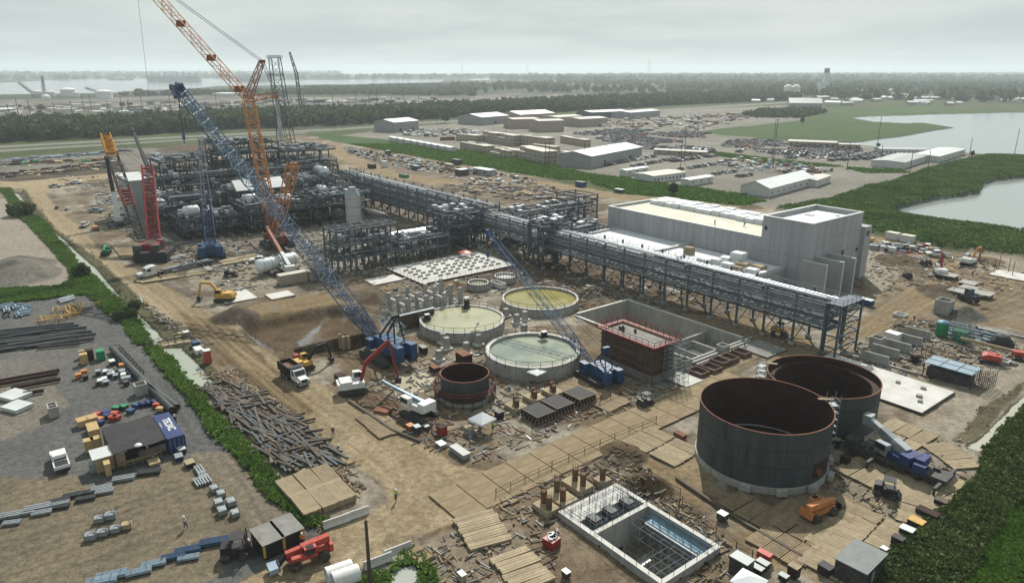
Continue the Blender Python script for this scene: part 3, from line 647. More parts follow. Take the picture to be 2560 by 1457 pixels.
# ---------------------------------------------------------------- the long pipe rack
def pipe_rack(label, a0, a1, b0, b1, lv, step, seed, tower=True):
    rnd = random.Random(seed); L_ = a1 - a0; Wd = b1 - b0; zt = lv[-1]
    t = thing('pipe_rack', label, 'pipe rack', S(a0, b0), SITE, 'pipe rack')
    n = int(round(L_ / step)); xs = [L_ * k / n for k in range(n + 1)]
    for k, x in enumerate(xs):
        for y in (0, Wd):
            m = MB(); m.box((x, y, zt / 2 + .7), (.38, .38, zt + 1.4)); m.box((x, y, .35), (1, 1, .7), 0, 1)
            m.build('column', [X['steel_blue'], X['concrete']], t)
    for z in lv:
        m = MB()
        for x in xs: m.bar((x, 0, z), (x, Wd, z), .3, .5)
        for y in (0, Wd): m.bar((0, y, z), (L_, y, z), .28, .5)
        for k in range(n * 2):
            x = L_ * (k + .5) / (n * 2); m.bar((x, 0, z), (x, Wd, z), .2, .3)
        m.build('level_beam', X['steel_blue'], t)
    m = MB()
    for k in range(n):
        for y in (0, Wd):
            for z0, z1 in zip(lv, lv[1:]):
                if k % 2 == 0: m.bar((xs[k], y, z0), (xs[k + 1], y, z1), .14)
                else: m.bar((xs[k + 1], y, z0), (xs[k], y, z1), .14)
        if k % 3 == 0:
            for y in (0, Wd): m.bar((xs[k], y, .6), (xs[k + 1], y, lv[0]), .16); m.bar((xs[k + 1], y, .6), (xs[k], y, lv[0]), .16)
        m.bar((xs[k], 0, .6), (xs[k], Wd, lv[0]), .14)
    m.build('cross_brace', X['steel_blue'], t)
    for li, z in enumerate(lv):
        y = .5
        while y < Wd - .4:
            r = rnd.choice([.11, .15, .15, .2, .26, .33]) if li < len(lv) - 1 else rnd.choice([.14, .2, .3, .4])
            y += r + .12
            if y > Wd - .3: break
            m = MB(); x0 = 0 if rnd.random() < .75 else rnd.uniform(0, L_ * .5); x1 = L_ if rnd.random() < .75 else rnd.uniform(L_ * .55, L_)
            m.tube((x0, y, z + .25 + r), (x1, y, z + .25 + r), r, None, 7)
            if rnd.random() < .35:
                xx = rnd.uniform(x0 + 2, x1 - 2); m.path([(xx, y, z + .25 + r), (xx, y, z + 1.5), (xx, y + rnd.choice([-1, 1]) * 1.5, z + 1.5)], r * .6)
            m.build('pipe', X[rnd.choice(['pipe_silver', 'galv', 'pipe_silver', 'steel_grey', 'insul'])], t)
            y += r + rnd.uniform(.05, .5)
    # side panels of cable tray, small bore lines, walkway and handrail
    for y, z in ((-.45, lv[1] + .6), (Wd + .45, lv[1] + .6), (-.45, lv[-1] - .9), (-.45, lv[0] + .7)):
        m = MB(); m.bx(0, y - .35, z, L_, y + .35, z + .05); m.bx(0, y - .38, z, L_, y - .34, z + .2); m.bx(0, y + .34, z, L_, y + .38, z + .2)
        for x in xs: m.bar((x, 0 if y < 1 else Wd, z), (x, y * 1.02, z), .12)
        m.build('cable_tray', X['galv'], t)
    for z in lv:
        m = MB(); m.bx(0, -.24, z - .1, L_, -.2, z + .3); m.bx(0, Wd + .2, z - .1, L_, Wd + .24, z + .3); m.build('wind_screen', X['steel_grey'], t)
    for q in range(15):
        m = MB(); z = lv[0] + .8 + q * (zt - lv[0] - .4) / 15
        m.tube((0, -.3, z), (L_, -.3, z), .05, None, 5); m.tube((0, Wd + .3, z), (L_, Wd + .3, z), .05, None, 5)
        m.build('conduit', X['galv'], t)
    for k in range(n):                      # valve groups and supports hung in the bays
        m = MB()
        for q in range(9):
            x = xs[k] + rnd.uniform(.3, 1) * step * .9; y = rnd.uniform(.3, Wd - .3); z = rnd.choice(lv) + .6
            m.box((x, y, z), (rnd.uniform(.3, 1.4), rnd.uniform(.3, .8), rnd.uniform(.3, 1)), 0, rnd.choice([0, 1, 2]))
            if rnd.random() < .6: m.tube((x, y, z), (x, y, z - rnd.uniform(1, 3)), .08, None, 5, 1)
        m.build('valve_group', [X['steel_blue'], X['galv'], X['pipe_white']], t)
    m = MB(); rail(m, [(0, -.1, zt + .3), (L_, -.1, zt + .3)], 1.2, 2.2, .05); rail(m, [(0, Wd + .1, zt + .3), (L_, Wd + .1, zt + .3)], 1.2, 2.2, .05)
    m.build('handrail', X['galv'], t)
    return t, xs
r1, xs1 = pipe_rack('long elevated steel pipe rack, near half, ending beside the two big dark tanks', -184, -66.5, 132, 138.6, [5.2, 7.6, 10.0], 7.0, 5)
r2, _x = pipe_rack('long elevated steel pipe rack, far half, running from the crossing to the plant', -296, -184.6, 132.4, 139, [4.6, 7.4, 9.8, 12.2], 7.0, 8)
# end tower of the near rack
m = MB(); m.box((117.5, -.9, 5.5), (.35, .35, 11)); m.box((120.5, -.9, 5.5), (.35, .35, 11)); m.box((120.5, 7.4, 5.5), (.35, .35, 11)); m.box((117.5, 7.4, 5.5), (.35, .35, 11))
for z in (2.2, 4.6, 7, 9.4, 11):
    m.bar((117.5, -.9, z), (120.5, -.9, z), .25); m.bar((120.5, -.9, z), (120.5, 7.4, z), .25); m.bar((117.5, 7.4, z), (120.5, 7.4, z), .25); m.bar((117.5, -.9, z - 2.2), (120.5, -.9, z), .16); m.bar((120.5, -.9, z - 2.2), (120.5, 7.4, z), .16)
m.bx(117.4, -1, 11.1, 120.8, 7.5, 11.2, 0); rail(m, [(117.4, -1, 11.2), (120.8, -1, 11.2), (120.8, 7.5, 11.2)], 1.1, 1.7, .05)
m.build('end_tower', X['steel_blue'], r1)
# crossing racks and their pipe bundles
GRP = 'steel pipe structures round the rack'
steel_frame('dark steel junction tower where the short silver pipe bridge meets the long rack', -196, 118, -184, 131, [4.5, 8, 11.5], 3, 2, 11, 1.6, GRP, mats=X['steel_blue'])
t = thing('pipe_bridge', 'short rack carrying a bundle of bright silver pipes over the pale yard', 'pipe rack', S(-192, 97), SITE)
for x in (0, 4.2):
    for y in (0, 6.5, 13, 19): m = MB(); m.box((x, y, 3.4), (.3, .3, 6.8)); m.build('column', X['steel_blue'], t)
m = MB()
for z in (4.6, 6.6):
    for y in (0, 6.5, 13, 19): m.bar((0, y, z), (4.2, y, z), .25, .4)
    for x in (0, 4.2): m.bar((x, 0, z), (x, 20, z), .2, .35)
m.build('level_beam', X['steel_blue'], t)
for k in range(6): m = MB(); m.tube((.5 + k * .64, -1, 7.15), (.5 + k * .64, 20, 7.15), .3, None, 8); m.build('pipe', X['pipe_white' if k % 2 else 'pipe_silver'], t)
for k in range(4): m = MB(); m.tube((.6 + k * .9, -1, 5.1), (.6 + k * .9, 20, 5.1), .22, None, 8); m.build('pipe', X['galv'], t)
t = steel_frame('scaffold and pipe tower with open square top between rack and white hall', -190, 141, -178.5, 178, [4, 7, 9.5], 2, 6, 13, 1.5, GRP, mats=X['steel_blue'])
m = MB()
for x in (0, 11.5):
    for y in (28, 37): m.box((x, y, 6.7), (.4, .4, 13.4))
for z in (13.2,):
    m.bar((0, 28, z), (11.5, 28, z), .4); m.bar((0, 37, z), (11.5, 37, z), .4); m.bar((0, 28, z), (0, 37, z), .4); m.bar((11.5, 28, z), (11.5, 37, z), .4); m.bar((0, 32.5, z), (11.5, 32.5, z), .3)
m.build('portal_frame', X['steel_grey'], t)
steel_frame('low steel platform with pipe clutter against the end wall of the white hall', -176, 150, -163, 168, [3, 5.5], 3, 3, 17, 1.4, GRP, mats=X['steel_blue'])
steel_frame('square braced pipe tower rising through the long rack at its crossing', -158, 129.5, -151, 140.5, [4, 8, 12], 1, 2, 19, 2.0, GRP, mats=X['steel_blue'])
# open frame module in the middle of the yard, with its scaffolded neighbour
steel_frame('open grey steel frame with bare roof beams, standing left of the pale slab', -188, 79, -179.5, 98, [4.5, 8.5, 12.6], 2, 5, 23, 1.2, GRP, grate=.12, pipes=2)
steel_frame('lower open grey frame joined to the right of the bare frame', -190, 98.5, -180, 116, [3.5, 6.5], 2, 4, 29, 1.4, GRP, grate=.15)
t = thing('scaffold_tower', 'tall dark scaffold stack at the left end of the bare steel frame', 'scaffold', S(-183, 71.5), SITE)
m = MB(); scaffold(m, 0, 0, 6, 6, 9, 1.5, 1.6, .06); m.build('tube_frame', X['steel_blue'], t)
m = MB()
for z in (3.2, 6.4): m.bx(0, 0, z, 6, 3, z + .08)
m.build('deck', X['wood'], t)

# ---------------------------------------------------------------- the process plant at the far left
PL = 'steel structures of the process plant'
steel_frame('low pipe deck at the front left corner of the plant, behind the red crane', -284, 52, -270, 76, [4, 8, 11], 3, 4, 31, 2.2, PL, mats=X['steel_dark'], vessels=[(10, 3, 9.8, 1.9, 5, 'x', 'pipe_white')])
steel_frame('broad plant structure with two white domed covers on its deck', -286, 76.6, -268, 104, [4, 8, 12], 3, 4, 37, 2.2, PL, mats=X['steel_dark'], vessels=[(14, 22, 6.5, 1.7, 2, 'z', 'pipe_white')])
steel_frame('plant structure carrying the silver vessel, nearest the long rack', -290, 104.6, -270, 128, [5, 9, 13], 3, 3, 41, 2.2, PL, mats=X['steel_dark'], vessels=[(8, 15, 15.2, 2.0, 8, 'x', 'pipe_silver')])
steel_frame('back left plant structure beside the pale clad shed, open top frames', -322, 62, -300, 84, [6, 12, 17, 21], 3, 3, 43, 1.8, PL, mats=X['steel_dark'], top=False)
steel_frame('middle back plant structure with the highest bare roof beams', -326, 84.6, -302, 110, [6, 12, 17, 22, 26], 3, 3, 47, 1.8, PL, mats=X['steel_dark'], top=False)
steel_frame('back right plant structure with a bare cantilever roof frame', -322, 110.6, -298, 134, [6, 12, 17, 22], 3, 3, 53, 1.8, PL, mats=X['steel_dark'], top=False)
steel_frame('deep row of pipe levels through the middle of the plant', -299, 60, -288, 130, [5, 9, 13, 16], 2, 9, 59, 1.8, PL, mats=X['steel_dark'])
for q, (lb, a0, b0, a1, b1, lv, vs_) in enumerate([('front left low module of the plant with a white drum and yellow deck', -267, 56, -250, 76, [3.5, 7], [(10, 5, 9.2, 1.7, 4, 'y', 'pipe_white')]), ('front middle low module right behind the blue crane mast', -266, 77, -248, 100, [3.5, 7, 9], [(12, 16, 10.6, 1.5, 3, 'y', 'pipe_white'), (6, 5, 10.8, 1.5, 4, 'y', 'insul')]), ('front right low module of the plant beside the big dark drum', -266, 101, -247, 124, [3.5, 7, 10], [(8, 8, 11.8, 1.4, 5, 'x', 'pipe_silver')])]):
    steel_frame(lb, a0, b0, a1, b1, lv, 4, 5, 71 + q, 2.2, PL, vessels=vs_, mats=X['steel_dark'], grate=.55)
t = thing('clad_shed', 'pale grey sheet clad shed at the left end of the plant', 'building', S(-318, 50), SITE)
m = MB(); m.bx(0, 0, 0, 20, 10, 15); m.build('wall', X['precast'], t)
m = MB(); m.side([(-.3, 15.05), (20.3, 15.05), (20.3, 15.5), (-.3, 16.2)], -.3, 10.3); m.build('roof', X['roof_metal'], t)
for lbl, a, b in (('white ridged tent cover on the plant deck, left of the blue crane mast', -272, 80), ('white ridged tent cover on the plant deck, right of the blue crane mast', -272, 92)):
    m = MB(); m.side([(-.01, 0), (9, 0), (9, .3), (4.5, 3.6), (0, .3)], 0, 6.5); tag(m.build('roof_cover', X['insul'], None, S(a - 4, b, 12.4), SITE), lbl, 'cover', 'white ridged covers')
p = G(887, 578)
t = thing('silo', 'tall pale grey panelled silo with tapered top behind the bare steel frame', 'silo', p, 0)
m = MB(); n = 12; m.lathe([(2.75, 0), (2.75, 13.2)], n, smooth=False); m.build('body', X['insul'], t)
m = MB(); m.lathe([(2.78, 13.2), (1.3, 15.6), (1.3, 15.9)], n, smooth=False, cap=True); m.build('cap', X['galv'], t)
m = MB()
for z in (3, 6, 9, 12): m.lathe([(2.76, z), (2.80, z + .02), (2.80, z + .1), (2.76, z + .12)], n, smooth=False)
m.build('panel_band', X['steel_grey'], t)
m = MB()
for s_ in (-.25, .25): m.bar((3.1, s_, 0), (3.1, s_, 14), .08)
for k in range(28): m.bar((3.1, -.25, .5 * k), (3.1, .25, .5 * k), .05)
m.build('ladder', X['galv'], t)
for lb, u, v, r, l, h in (('big dark horizontal drum lying under the rack, left of the silo', 835, 555, 2.6, 12, 3.2), ('big dark horizontal drum lying under the rack, right of the silo', 945, 562, 2.4, 9, 3.0)):
    t = thing('process_drum', lb, 'vessel', G(u, v), SITE, 'dark drums under the rack')
    m = MB(); m.lathe([(.01, -l / 2 - r * .5), (r * .7, -l / 2 - r * .35), (r, -l / 2), (r, l / 2), (r * .7, l / 2 + r * .35), (.01, l / 2 + r * .5)], 18); m.v = [(z, y, -x + h) for x, y, z in m.v]; m.build('shell', X['dark_metal'], t)
    m = MB(); m.box((-l * .3, 0, h * .35), (.6, r * 1.5, h * .7)); m.box((l * .3, 0, h * .35), (.6, r * 1.5, h * .7)); m.build('saddle', X['concrete'], t)
# lattice flare tower behind the plant
p = AT(712, 372, 430); p.z = 0; k = 430 / 430
t = thing('flare_tower', 'slender grey lattice tower with pipe and square top behind the plant', 'tower', p, 0)
m = MB(); m.lattice((2, 0, 0), (-1, 0, 62), 9, 5.2, 9, 5.2, 5, .28, .13, up=(0, 1, 0)); m.build('lattice_frame', X['steel_grey'], t)
m = MB(); m.tube((-1, 0, 0), (-2.2, 0, 44), 1.35, 1.1, 10); m.build('stack_pipe', X['insul'], t)
for z in (40, 52, 62):
    m = MB(); m.box((-1, 0, z), (7, 7, .3)); rail(m, [(-4.5, -3.5, z), (2.5, -3.5, z), (2.5, 3.5, z), (-4.5, 3.5, z)], 1.2, 2.3, .08, 0, True); m.build('platform', X['steel_grey'], t)

# ---------------------------------------------------------------- white hall with precast block
t = thing('precast_hall', 'large pale grey precast hall with white roofs and taller block at one end', 'building', S(-104.5, 166), SITE)
m = MB(); m.bx(-57, .3, 0, -.01, .7, 12.6); m.bx(-57, 28.6, 0, -.01, 29, 12.6); m.bx(-57, .7, 0, -56.6, 28.6, 12.6); m.build('wall', X['precast'], t)
m = MB(); m.bx(-56.6, .7, 11.5, 0, 28.6, 11.9); m.build('roof', X['roof_cream'], t)
m = MB(); m.bx(-57.1, .22, 12.6, 0, .8, 12.72); m.bx(-57.1, 28.5, 12.6, 0, 29.1, 12.72); m.bx(-57.1, .8, 12.6, -56.5, 28.5, 12.72); m.build('parapet_cap', X['roof_metal'], t)
m = MB(); BX = [(0, 0, 14, 25.5)]
m.bx(0, 0, 0, 14, .5, 18.4); m.bx(0, 25, 0, 14, 25.5, 18.4); m.bx(0, .5, 0, .5, 25, 18.4); m.bx(13.5, .5, 0, 14, 25, 18.4); m.build('block_wall', X['precast'], t)
m = MB(); m.bx(.5, .5, 16.8, 13.5, 25, 17.2); m.build('block_roof', X['white_roof'], t)
m = MB(); m.bx(-.1, -.1, 18.4, 14.1, .6, 18.55); m.bx(-.1, 24.9, 18.4, 14.1, 25.6, 18.55); m.bx(-.1, .6, 18.4, .6, 24.9, 18.55); m.bx(13.4, .6, 18.4, 14.1, 24.9, 18.55); m.build('block_cap', X['roof_metal'], t)
m = MB(); m.bx(2, 25.5, 0, 15.2, 29, 14.5); m.build('side_block', X['precast'], t)
m = MB()
for k in range(1, 5): m.bx(14 * k / 5 - .03, -.02, 0, 14 * k / 5 + .03, 0, 18.3)
for k in range(1, 8): m.bx(14, 25.5 * k / 8 - .03, 0, 14.02, 25.5 * k / 8 + .03, 18.3)
m.bx(0, -.021, 9.2, 14, -.001, 9.28); m.bx(14.001, 0, 9.2, 14.021, 25.5, 9.28); m.bx(14.001, 10, 13.6, 14.02, 25.5, 13.68)
for k in range(1, 23): m.bx(-57 * k / 23 - .03, .28, 5, -57 * k / 23 + .03, .3, 12.5)
m.build('panel_joint', X['joint'], t)
for c, d in (((1.1, -.03, 15.3), (.8, .06, 1.0)), ((14.03, 17, 8.6), (.06, 1.3, 1.4)), ((14.03, 24.4, 8.3), (.06, 1, .9)), ((15.23, 27, 12.6), (.06, 1.6, 1.4))):
    m = MB(); m.box(c, d); m.build('window', X['glass'], t)
for k in range(9):
    m = MB(); m.box((-55 + k * 6.6, .18, 11.0), (.3, .24, .4)); m.build('wall_lamp', X['white'], t)
m = MB(); m.box((4, 16, 17.35), (2, 1.6, .3)); m.box((10, 21, 17.35), (2, 1.6, .3)); m.build('roof_hatch', X['white'], t)
for k, y in enumerate((-2.8, 3.2, 9.2)):
    m = MB(); m.bx(14, y - .25, 0, 21.5 - (k == 0) * 1.0, y + .25, 9.6); m.build('buttress_wall', X['precast'], t)
    m = MB(); m.bx(13.9, y - .3, 9.6, 21.55 - (k == 0) * 1.0, y + .3, 9.72); m.bx(21.5 - (k == 0), y - .27, 0, 21.56 - (k == 0), y + .27, 9.6); m.build('buttress_cap', X['concrete_pale'], t)
m = MB(); m.bx(-52, -14.5, 0, 8, .29, 5.4); m.build('annex_wall', X['precast'], t)
m = MB(); m.bx(-51.6, -14.1, 5.4, -24, .28, 5.9); m.bx(-23.4, -14.1, 5.4, 7.6, -.3, 5.9); m.build('annex_roof', X['white_roof'], t)
m = MB(); m.bx(-52, -14.5, 5.4, -51.6, .28, 6.6); m.bx(-24, -14.5, 5.4, -23.4, .28, 6.6); m.bx(-51.6, -14.5, 5.4, 8, -14.1, 6.3); m.bx(7.6, -14.1, 5.4, 8, -.3, 6.3); m.build('annex_parapet', X['roof_metal'], t)
m = MB(); scaffold(m, -50, -15.5, 6, -14.6, 6.5, 2, 2, .05); m.build('edge_scaffold', X['galv'], t)
rnd = random.Random(3)
for i in range(17):
    for j in range(3):
        hgt = rnd.uniform(1.1, 1.6); m = MB(); m.box((0, 0, hgt / 2), (2.9, 2.7, hgt), rnd.uniform(-.06, .06))
        tag(m.build('insulation_pack', X['white_roof'], None, S(-104.5 - 53 + i * 3.15 + rnd.uniform(-.1, .1), 166 + 18.8 + j * 3.2 - (i > 10) * .8 + rnd.uniform(-.15, .15), 11.9), SITE), 'white wrapped insulation pack laid in rows along the back of the cream roof', 'insulation pack', 'insulation packs on the hall roof')
for k, (x, y, sx_, sy_, sz) in enumerate([(-17, -8, 2.6, 2, 1.8), (-3, -5, 3.4, 3, 2.6), (-5.5, -7, 2.6, 2.6, 1.2), (0, -7.5, 3.6, 2.2, .8), (-6, -10.5, 2.4, 2, 1.1), (-2, -11, 3, 2.2, .9), (4, -6, 3.4, 2.4, .7), (5, -10.5, 3, 2.4, .8), (-9, -12, 3.6, 1.6, .7), (2, -12.6, 3, 1.3, 1.0)]):
    m = MB(); m.box((0, 0, sz / 2), (sx_, sy_, sz)); m.box((0, 0, sz + .06), (sx_ * .92, sy_ * .94, .12), .04)
    tag(m.build('roof_pallet', X['white_roof' if k % 3 else 'mat_pale'], None, S(-104.5 + x, 166 + y, 5.91), SITE + rnd.uniform(-.2, .2)),
        ['lone white wrapped box on the white annex roof, far from the rest', 'tallest white wrapped block on the annex roof, against the grey wall', 'white wrapped block just left of the tallest one', 'flat pale stack in front of the tallest roof block', 'wrapped sheets left of centre on the annex roof', 'low white bundle in the middle of the annex roof', 'long low bundle below the precast block', 'white bundle nearest the roof corner by the buttress walls', 'longest thin pale bundle at the roof edge scaffold', 'narrow white bundle near the roof edge, right of the longest'][k], 'bundle')

# ---------------------------------------------------------------- round concrete basins with water
def water_fill(name, c, dk):
    m, n, l, b = new_mat(name)
    tcx = n.new('ShaderNodeTexCoord'); q = n.new('ShaderNodeTexNoise'); q.inputs['Scale'].default_value = .16; q.inputs['Detail'].default_value = 3; l.new(tcx.outputs['Object'], q.inputs['Vector'])
    r = n.new('ShaderNodeValToRGB'); r.color_ramp.elements[0].position = .35; r.color_ramp.elements[1].position = .65; r.color_ramp.elements[0].color = (*dk, 1); r.color_ramp.elements[1].color = (*c, 1)
    l.new(q.outputs[0], r.inputs[0]); l.new(r.outputs[0], b.inputs['Base Color']); b.inputs['Roughness'].default_value = .06; b.inputs['IOR'].default_value = 1.33
    return m
W1, W2, W3 = water_fill('silty_water', (.35, .34, .225), (.28, .28, .19)), water_fill('yellow_water', (.26, .23, .085), (.21, .19, .07)), water_fill('grey_green_water', (.27, .29, .225), (.15, .19, .16))
def basin(label, c, r, h, wl, wm, rails=True, th=.55, grp='round water basins'):
    t = thing('round_basin', label, 'basin', (c[0], c[1], 0), 0, grp)
    m = MB(); m.lathe([(r, -.3), (r, h), (r - th, h), (r - th, .05)], 72, smooth=False); m.build('wall', X['concrete'], t)
    m = MB(); m.lathe([(r + .02, h + .005), (r - th - .02, h + .02)], 72, smooth=False); m.build('rim', X['concrete_pale'], t)
    m = MB(); m.lathe([(r - th + .01, wl), (.01, wl)], 72); m.v = [(x, y, z) for x, y, z in m.v]; m.f = [f[::-1] for f in m.f]; m.build('water', wm, t)
    if rails:
        m = MB(); rail(m, circle(r + .05, 26, h - .6), 1.7, 9, .045, 0, True); m.build('guard_rail', X['dark_metal'], t)
    return t
basin('round concrete basin filled with pale silty water, nearest the white piers', (-11.1, 149), 9.5, 2.3, 2.05, W1)
basin('round concrete basin filled with yellow water, behind the other two large ones', (6.9, 165.5), 9.5, 1.9, 1.3, W2)
basin('round concrete basin with grey green water and bright rim, nearest the small blue crane', (4.1, 129.8), 9.4, 2.7, 2.15, W3, th=.8)
basin('small round concrete well, left one of the pair behind the basins', (-8.9, 179.5), 3.0, 1.7, 1.2, W1, grp='small concrete wells')
basin('small round concrete well, right one of the pair behind the basins', (-1.9, 186), 3.1, 1.6, 1.1, X['concrete_pale'], grp='small concrete wells')
# steel tanks
def steel_tank(label, c, r, h, ring, courses, seed, red=False):
    rnd = random.Random(seed); t = thing('steel_tank', label, 'tank', (c[0], c[1], 0), 0, 'open steel tanks')
    N_ = 96
    m = MB(); m.lathe([(r + .22, -.1), (r + .22, ring * .7), (r - .5, ring * .7)], N_, smooth=False); m.build('base_ring', X['concrete'], t)
    m = MB(); m.lathe([(r, ring * .7), (r, h)], N_); m.build('shell', X['tank_steel'], t)
    m = MB(); m.lathe([(r - .04, h), (r - .04, .1)], N_); m.build('inner_face', X['rust'], t)
    m = MB(); m.lathe([(r - .05, ring * .3), (.01, ring * .3)], N_); m.f = [f[::-1] for f in m.f]; m.build('bottom', X['rust'], t)
    m = MB()
    for k in range(1, courses): z = ring + (h - ring) * k / courses; m.lathe([(r, z - .035), (r + .025, z - .03), (r + .025, z + .03), (r, z + .035)], N_)
    for k in range(courses):
        z0, z1 = ring + (h - ring) * k / courses, ring + (h - ring) * (k + 1) / courses
        for q in range(7):
            a = 2 * math.pi * (q + (k % 2) * .5 + .12 * k) / 7; m.box((math.cos(a) * r, math.sin(a) * r, (z0 + z1) / 2), (.05, .06, z1 - z0), a)
    m.build('weld_seam', X['weld'], t)
    m = MB(); m.lathe([(r + .06, h - .02), (r + .06, h + .06), (r - .1, h + .06), (r - .1, h - .02)], N_, smooth=False); m.build('rim_angle', X['rust_orange' if not red else 'rust'], t)
    return t
t = steel_tank('biggest open dark steel tank in front, rusty inside, with a brown patch plate', (36.8, 93.1), 9.2, 8.9, 1.25, 3, 1)
a0 = R(-62); m = MB()
for k in range(10):
    a, b = a0 + k * R(2.4), a0 + (k + 1) * R(2.4); q = 9.235
    m.add([(q * math.cos(a), q * math.sin(a), 1.5), (q * math.cos(b), q * math.sin(b), 1.5), (q * math.cos(b), q * math.sin(b), 3.75), (q * math.cos(a), q * math.sin(a), 3.75)], [(0, 1, 2, 3)])
m.build('patch_plate', X['rust'], t)
m = MB()
a = R(-57); m.tube((9.2 * math.cos(a), 9.2 * math.sin(a), 2.6), (9.7 * math.cos(a), 9.7 * math.sin(a), 2.6), .42, None, 14); m.build('manway', X['rust_orange'], t)
for k in range(7):
    a = R(-120 + k * 28); m = MB(); m.box((9.9 * math.cos(a), 9.9 * math.sin(a), .6), (.7, 1.5, .9), a); m.build('anchor_block', X['concrete'], t)
def ladder_scaffold(t, a, r, h):
    m = MB(); sc = MB(); scaffold(sc, -.7, -.7, .7, .7, h + .3, 1.4, 1.0, .045)
    ca, sa = math.cos(a), math.sin(a); rr = r + 1.0
    sc.v = [(x * ca - y * sa + rr * ca, x * sa + y * ca + rr * sa, z) for x, y, z in sc.v]
    for k in range(8): z = .6 + k * h / 8; sc.box((rr * ca, rr * sa, z), (1.3, 1.3, .08), a)
    sc.build('stair_scaffold', X['galv'], t)
    m.bar((r * ca - 1.4 * ca, r * sa - 1.4 * sa, h + .5), (rr * ca, rr * sa, h + .3), .5, .1); m.build('access_plank', X['mat_pale'], t)
ladder_scaffold(t, R(5), 9.2, 8.9)
t = steel_tank('second open dark steel tank, partly behind the biggest one, rusty rim with inner shelf', (50.7, 106.0), 8.6, 7.6, 1.0, 3, 2)
m = MB(); m.lathe([(8.5, 6.2), (8.5, 6.5), (7.4, 6.5), (7.4, 6.2), (8.5, 6.2)], 80, smooth=False); m.build('inner_shelf', X['rust'], t)
m = MB(); m.lathe([(7.39, 6.6), (7.39, .4)], 80); m.build('inner_face', X['rust'], t)
ladder_scaffold(t, R(150), 8.6, 7.6)
t = steel_tank('smallest open dark tank ringed by a red scaffold walkway', (-8.3, 114.2), 4.25, 4.5, .8, 2, 3)
m = MB(); m.lathe([(4.35, 1.5), (5.5, 1.5), (5.5, 1.6), (4.35, 1.6)], 28, smooth=False)
rail(m, circle(5.45, 26, 1.6), 1.1, 3, .06, 0, True)
for x, y, z in circle(5.4, 20): m.tube((x, y, 0), (x, y, 1.6), .06, None, 4, 0, False)
m.build('scaffold_walkway', X['rust'], t)
m = MB(); rail(m, circle(5.5, 26, 1.7), 1.1, 3, .05, 0, True); m.build('guard_rail', X['red_rail'], t)

# ---------------------------------------------------------------- concrete pits, formwork block
t = thing('concrete_pit', 'large rectangular concrete pit with inner compartments, below the pipe rack', 'concrete pit', S(-114.5, 108), SITE)
LA, LB = 33.5, 18.0
m = MB(); zt = .7
m.bx(0, 0, -5, LA, .6, zt - .5); m.bx(0, LB - .6, -5, LA, LB, zt); m.bx(0, .6, -5, .6, LB - .6, zt); m.bx(LA - .6, .6, -5, LA, LB - .6, zt - .9); m.build('wall', X['concrete'], t)
m = MB(); m.bx(-.03, .6, zt, .63, LB + .03, zt + .08); m.bx(.63, LB - .63, zt, LA, LB + .03, zt + .08); m.bx(0, -.03, zt - .5, LA, .63, zt - .42); m.build('wall_cap', X['concrete_pale'], t)
m = MB(); m.bx(.6, .6, -4.6, LA - .6, LB - .6, -4.4); m.build('floor', X['mat_timber'], t)
m = MB(); m.add([(1, 1, -4.36), (13, 1, -4.36), (9, 6.5, -4.36), (1, 8, -4.36)], [(0, 1, 2, 3)]); m.build('rain_puddle', W1, t)
m = MB(); m.bx(24, .6, -4.4, 24.5, LB - .6, -.6); m.bx(24.5, 6, -4.4, LA - .6, 6.4, -1.2); m.bx(24.5, 11.6, -4.4, LA - .6, 12, -1.2)
for q in (2.5, 4.4, 8, 10, 13.5, 15.4): m.bx(26, q, -4.4, 31, q + .2, -2.6)
m.build('partition', X['concrete'], t)
m = MB(); m.bx(LA + .3, 0, 0, LA + .8, LB + 2, .5); m.bx(LA + 1.3, -1, 0, LA + 1.8, LB, .5); m.bx(LA + 2.4, -1, 0, LA + 2.8, LB - 2, .4); m.build('trench_kerb', X['concrete'], t)
t = thing('formwork_block', 'tall brown formwork box with red guard rails and grey scaffold stair', 'formwork', S(-91.5, 94), SITE)
LA, LB, H_ = 13, 5.7, 7.1
m = MB(); m.bx(0, 0, 0, LA, LB, H_ - .4); m.build('panel_wall', X['formwork'], t)
m = MB()
for k in range(33): x = LA * k / 32; m.bx(x - .08, -.16, 1.5, x + .08, -.001, H_ - .3); m.bx(x - .08, LB, 1.5, x + .08, LB + .16, H_ - .3)
for k in range(14): y = LB * k / 13; m.bx(LA + .001, y - .08, 1.5, LA + .16, y + .08, H_ - .3); m.bx(-.16, y - .08, 1.5, -.001, y + .08, H_ - .3)
for z in (2.4, 4.2, 5.8): m.bx(-.3, -.3, z, LA + .3, -.17, z + .25); m.bx(LA + .17, -.3, z, LA + .3, LB + .3, z + .25)
m.build('waler_rib', X['formwork'], t)
m = MB(); m.bx(-.5, -.5, 0, LA + .5, -.31, 1.4); m.bx(LA + .31, -.5, 0, LA + .5, LB + .5, 1.4); m.bx(-.5, LB + .31, 0, LA + .3, LB + .5, 1.4); m.build('base_course', X['concrete_dark'], t)
m = MB()
for (x0, y0, x1, y1) in ((-1, -1, LA + 1, -.1), (-1, LB + .1, LA + 1, LB + 1), (-1, -.1, -.1, LB + .1), (LA + .1, -.1, LA + 1, LB + .1)): m.bx(x0, y0, H_ - .1, x1, y1, H_)
rail(m, [(-1, -1, H_), (LA + 1, -1, H_), (LA + 1, LB + 1, H_), (-1, LB + 1, H_)], 1.2, 1.5, .07, 0, True)
m.bx(-1.02, -1.04, H_, LA + 1.02, -1, H_ + .3); m.bx(LA + 1, -1, H_, LA + 1.04, LB + 1, H_ + .3)
m.build('guard_rail', X['red_rail'], t)
m = MB(); m.bx(.4, .4, H_ - .4, LA - .4, LB - .4, H_ - .35); m.build('concrete_top', X['concrete_dark'], t)
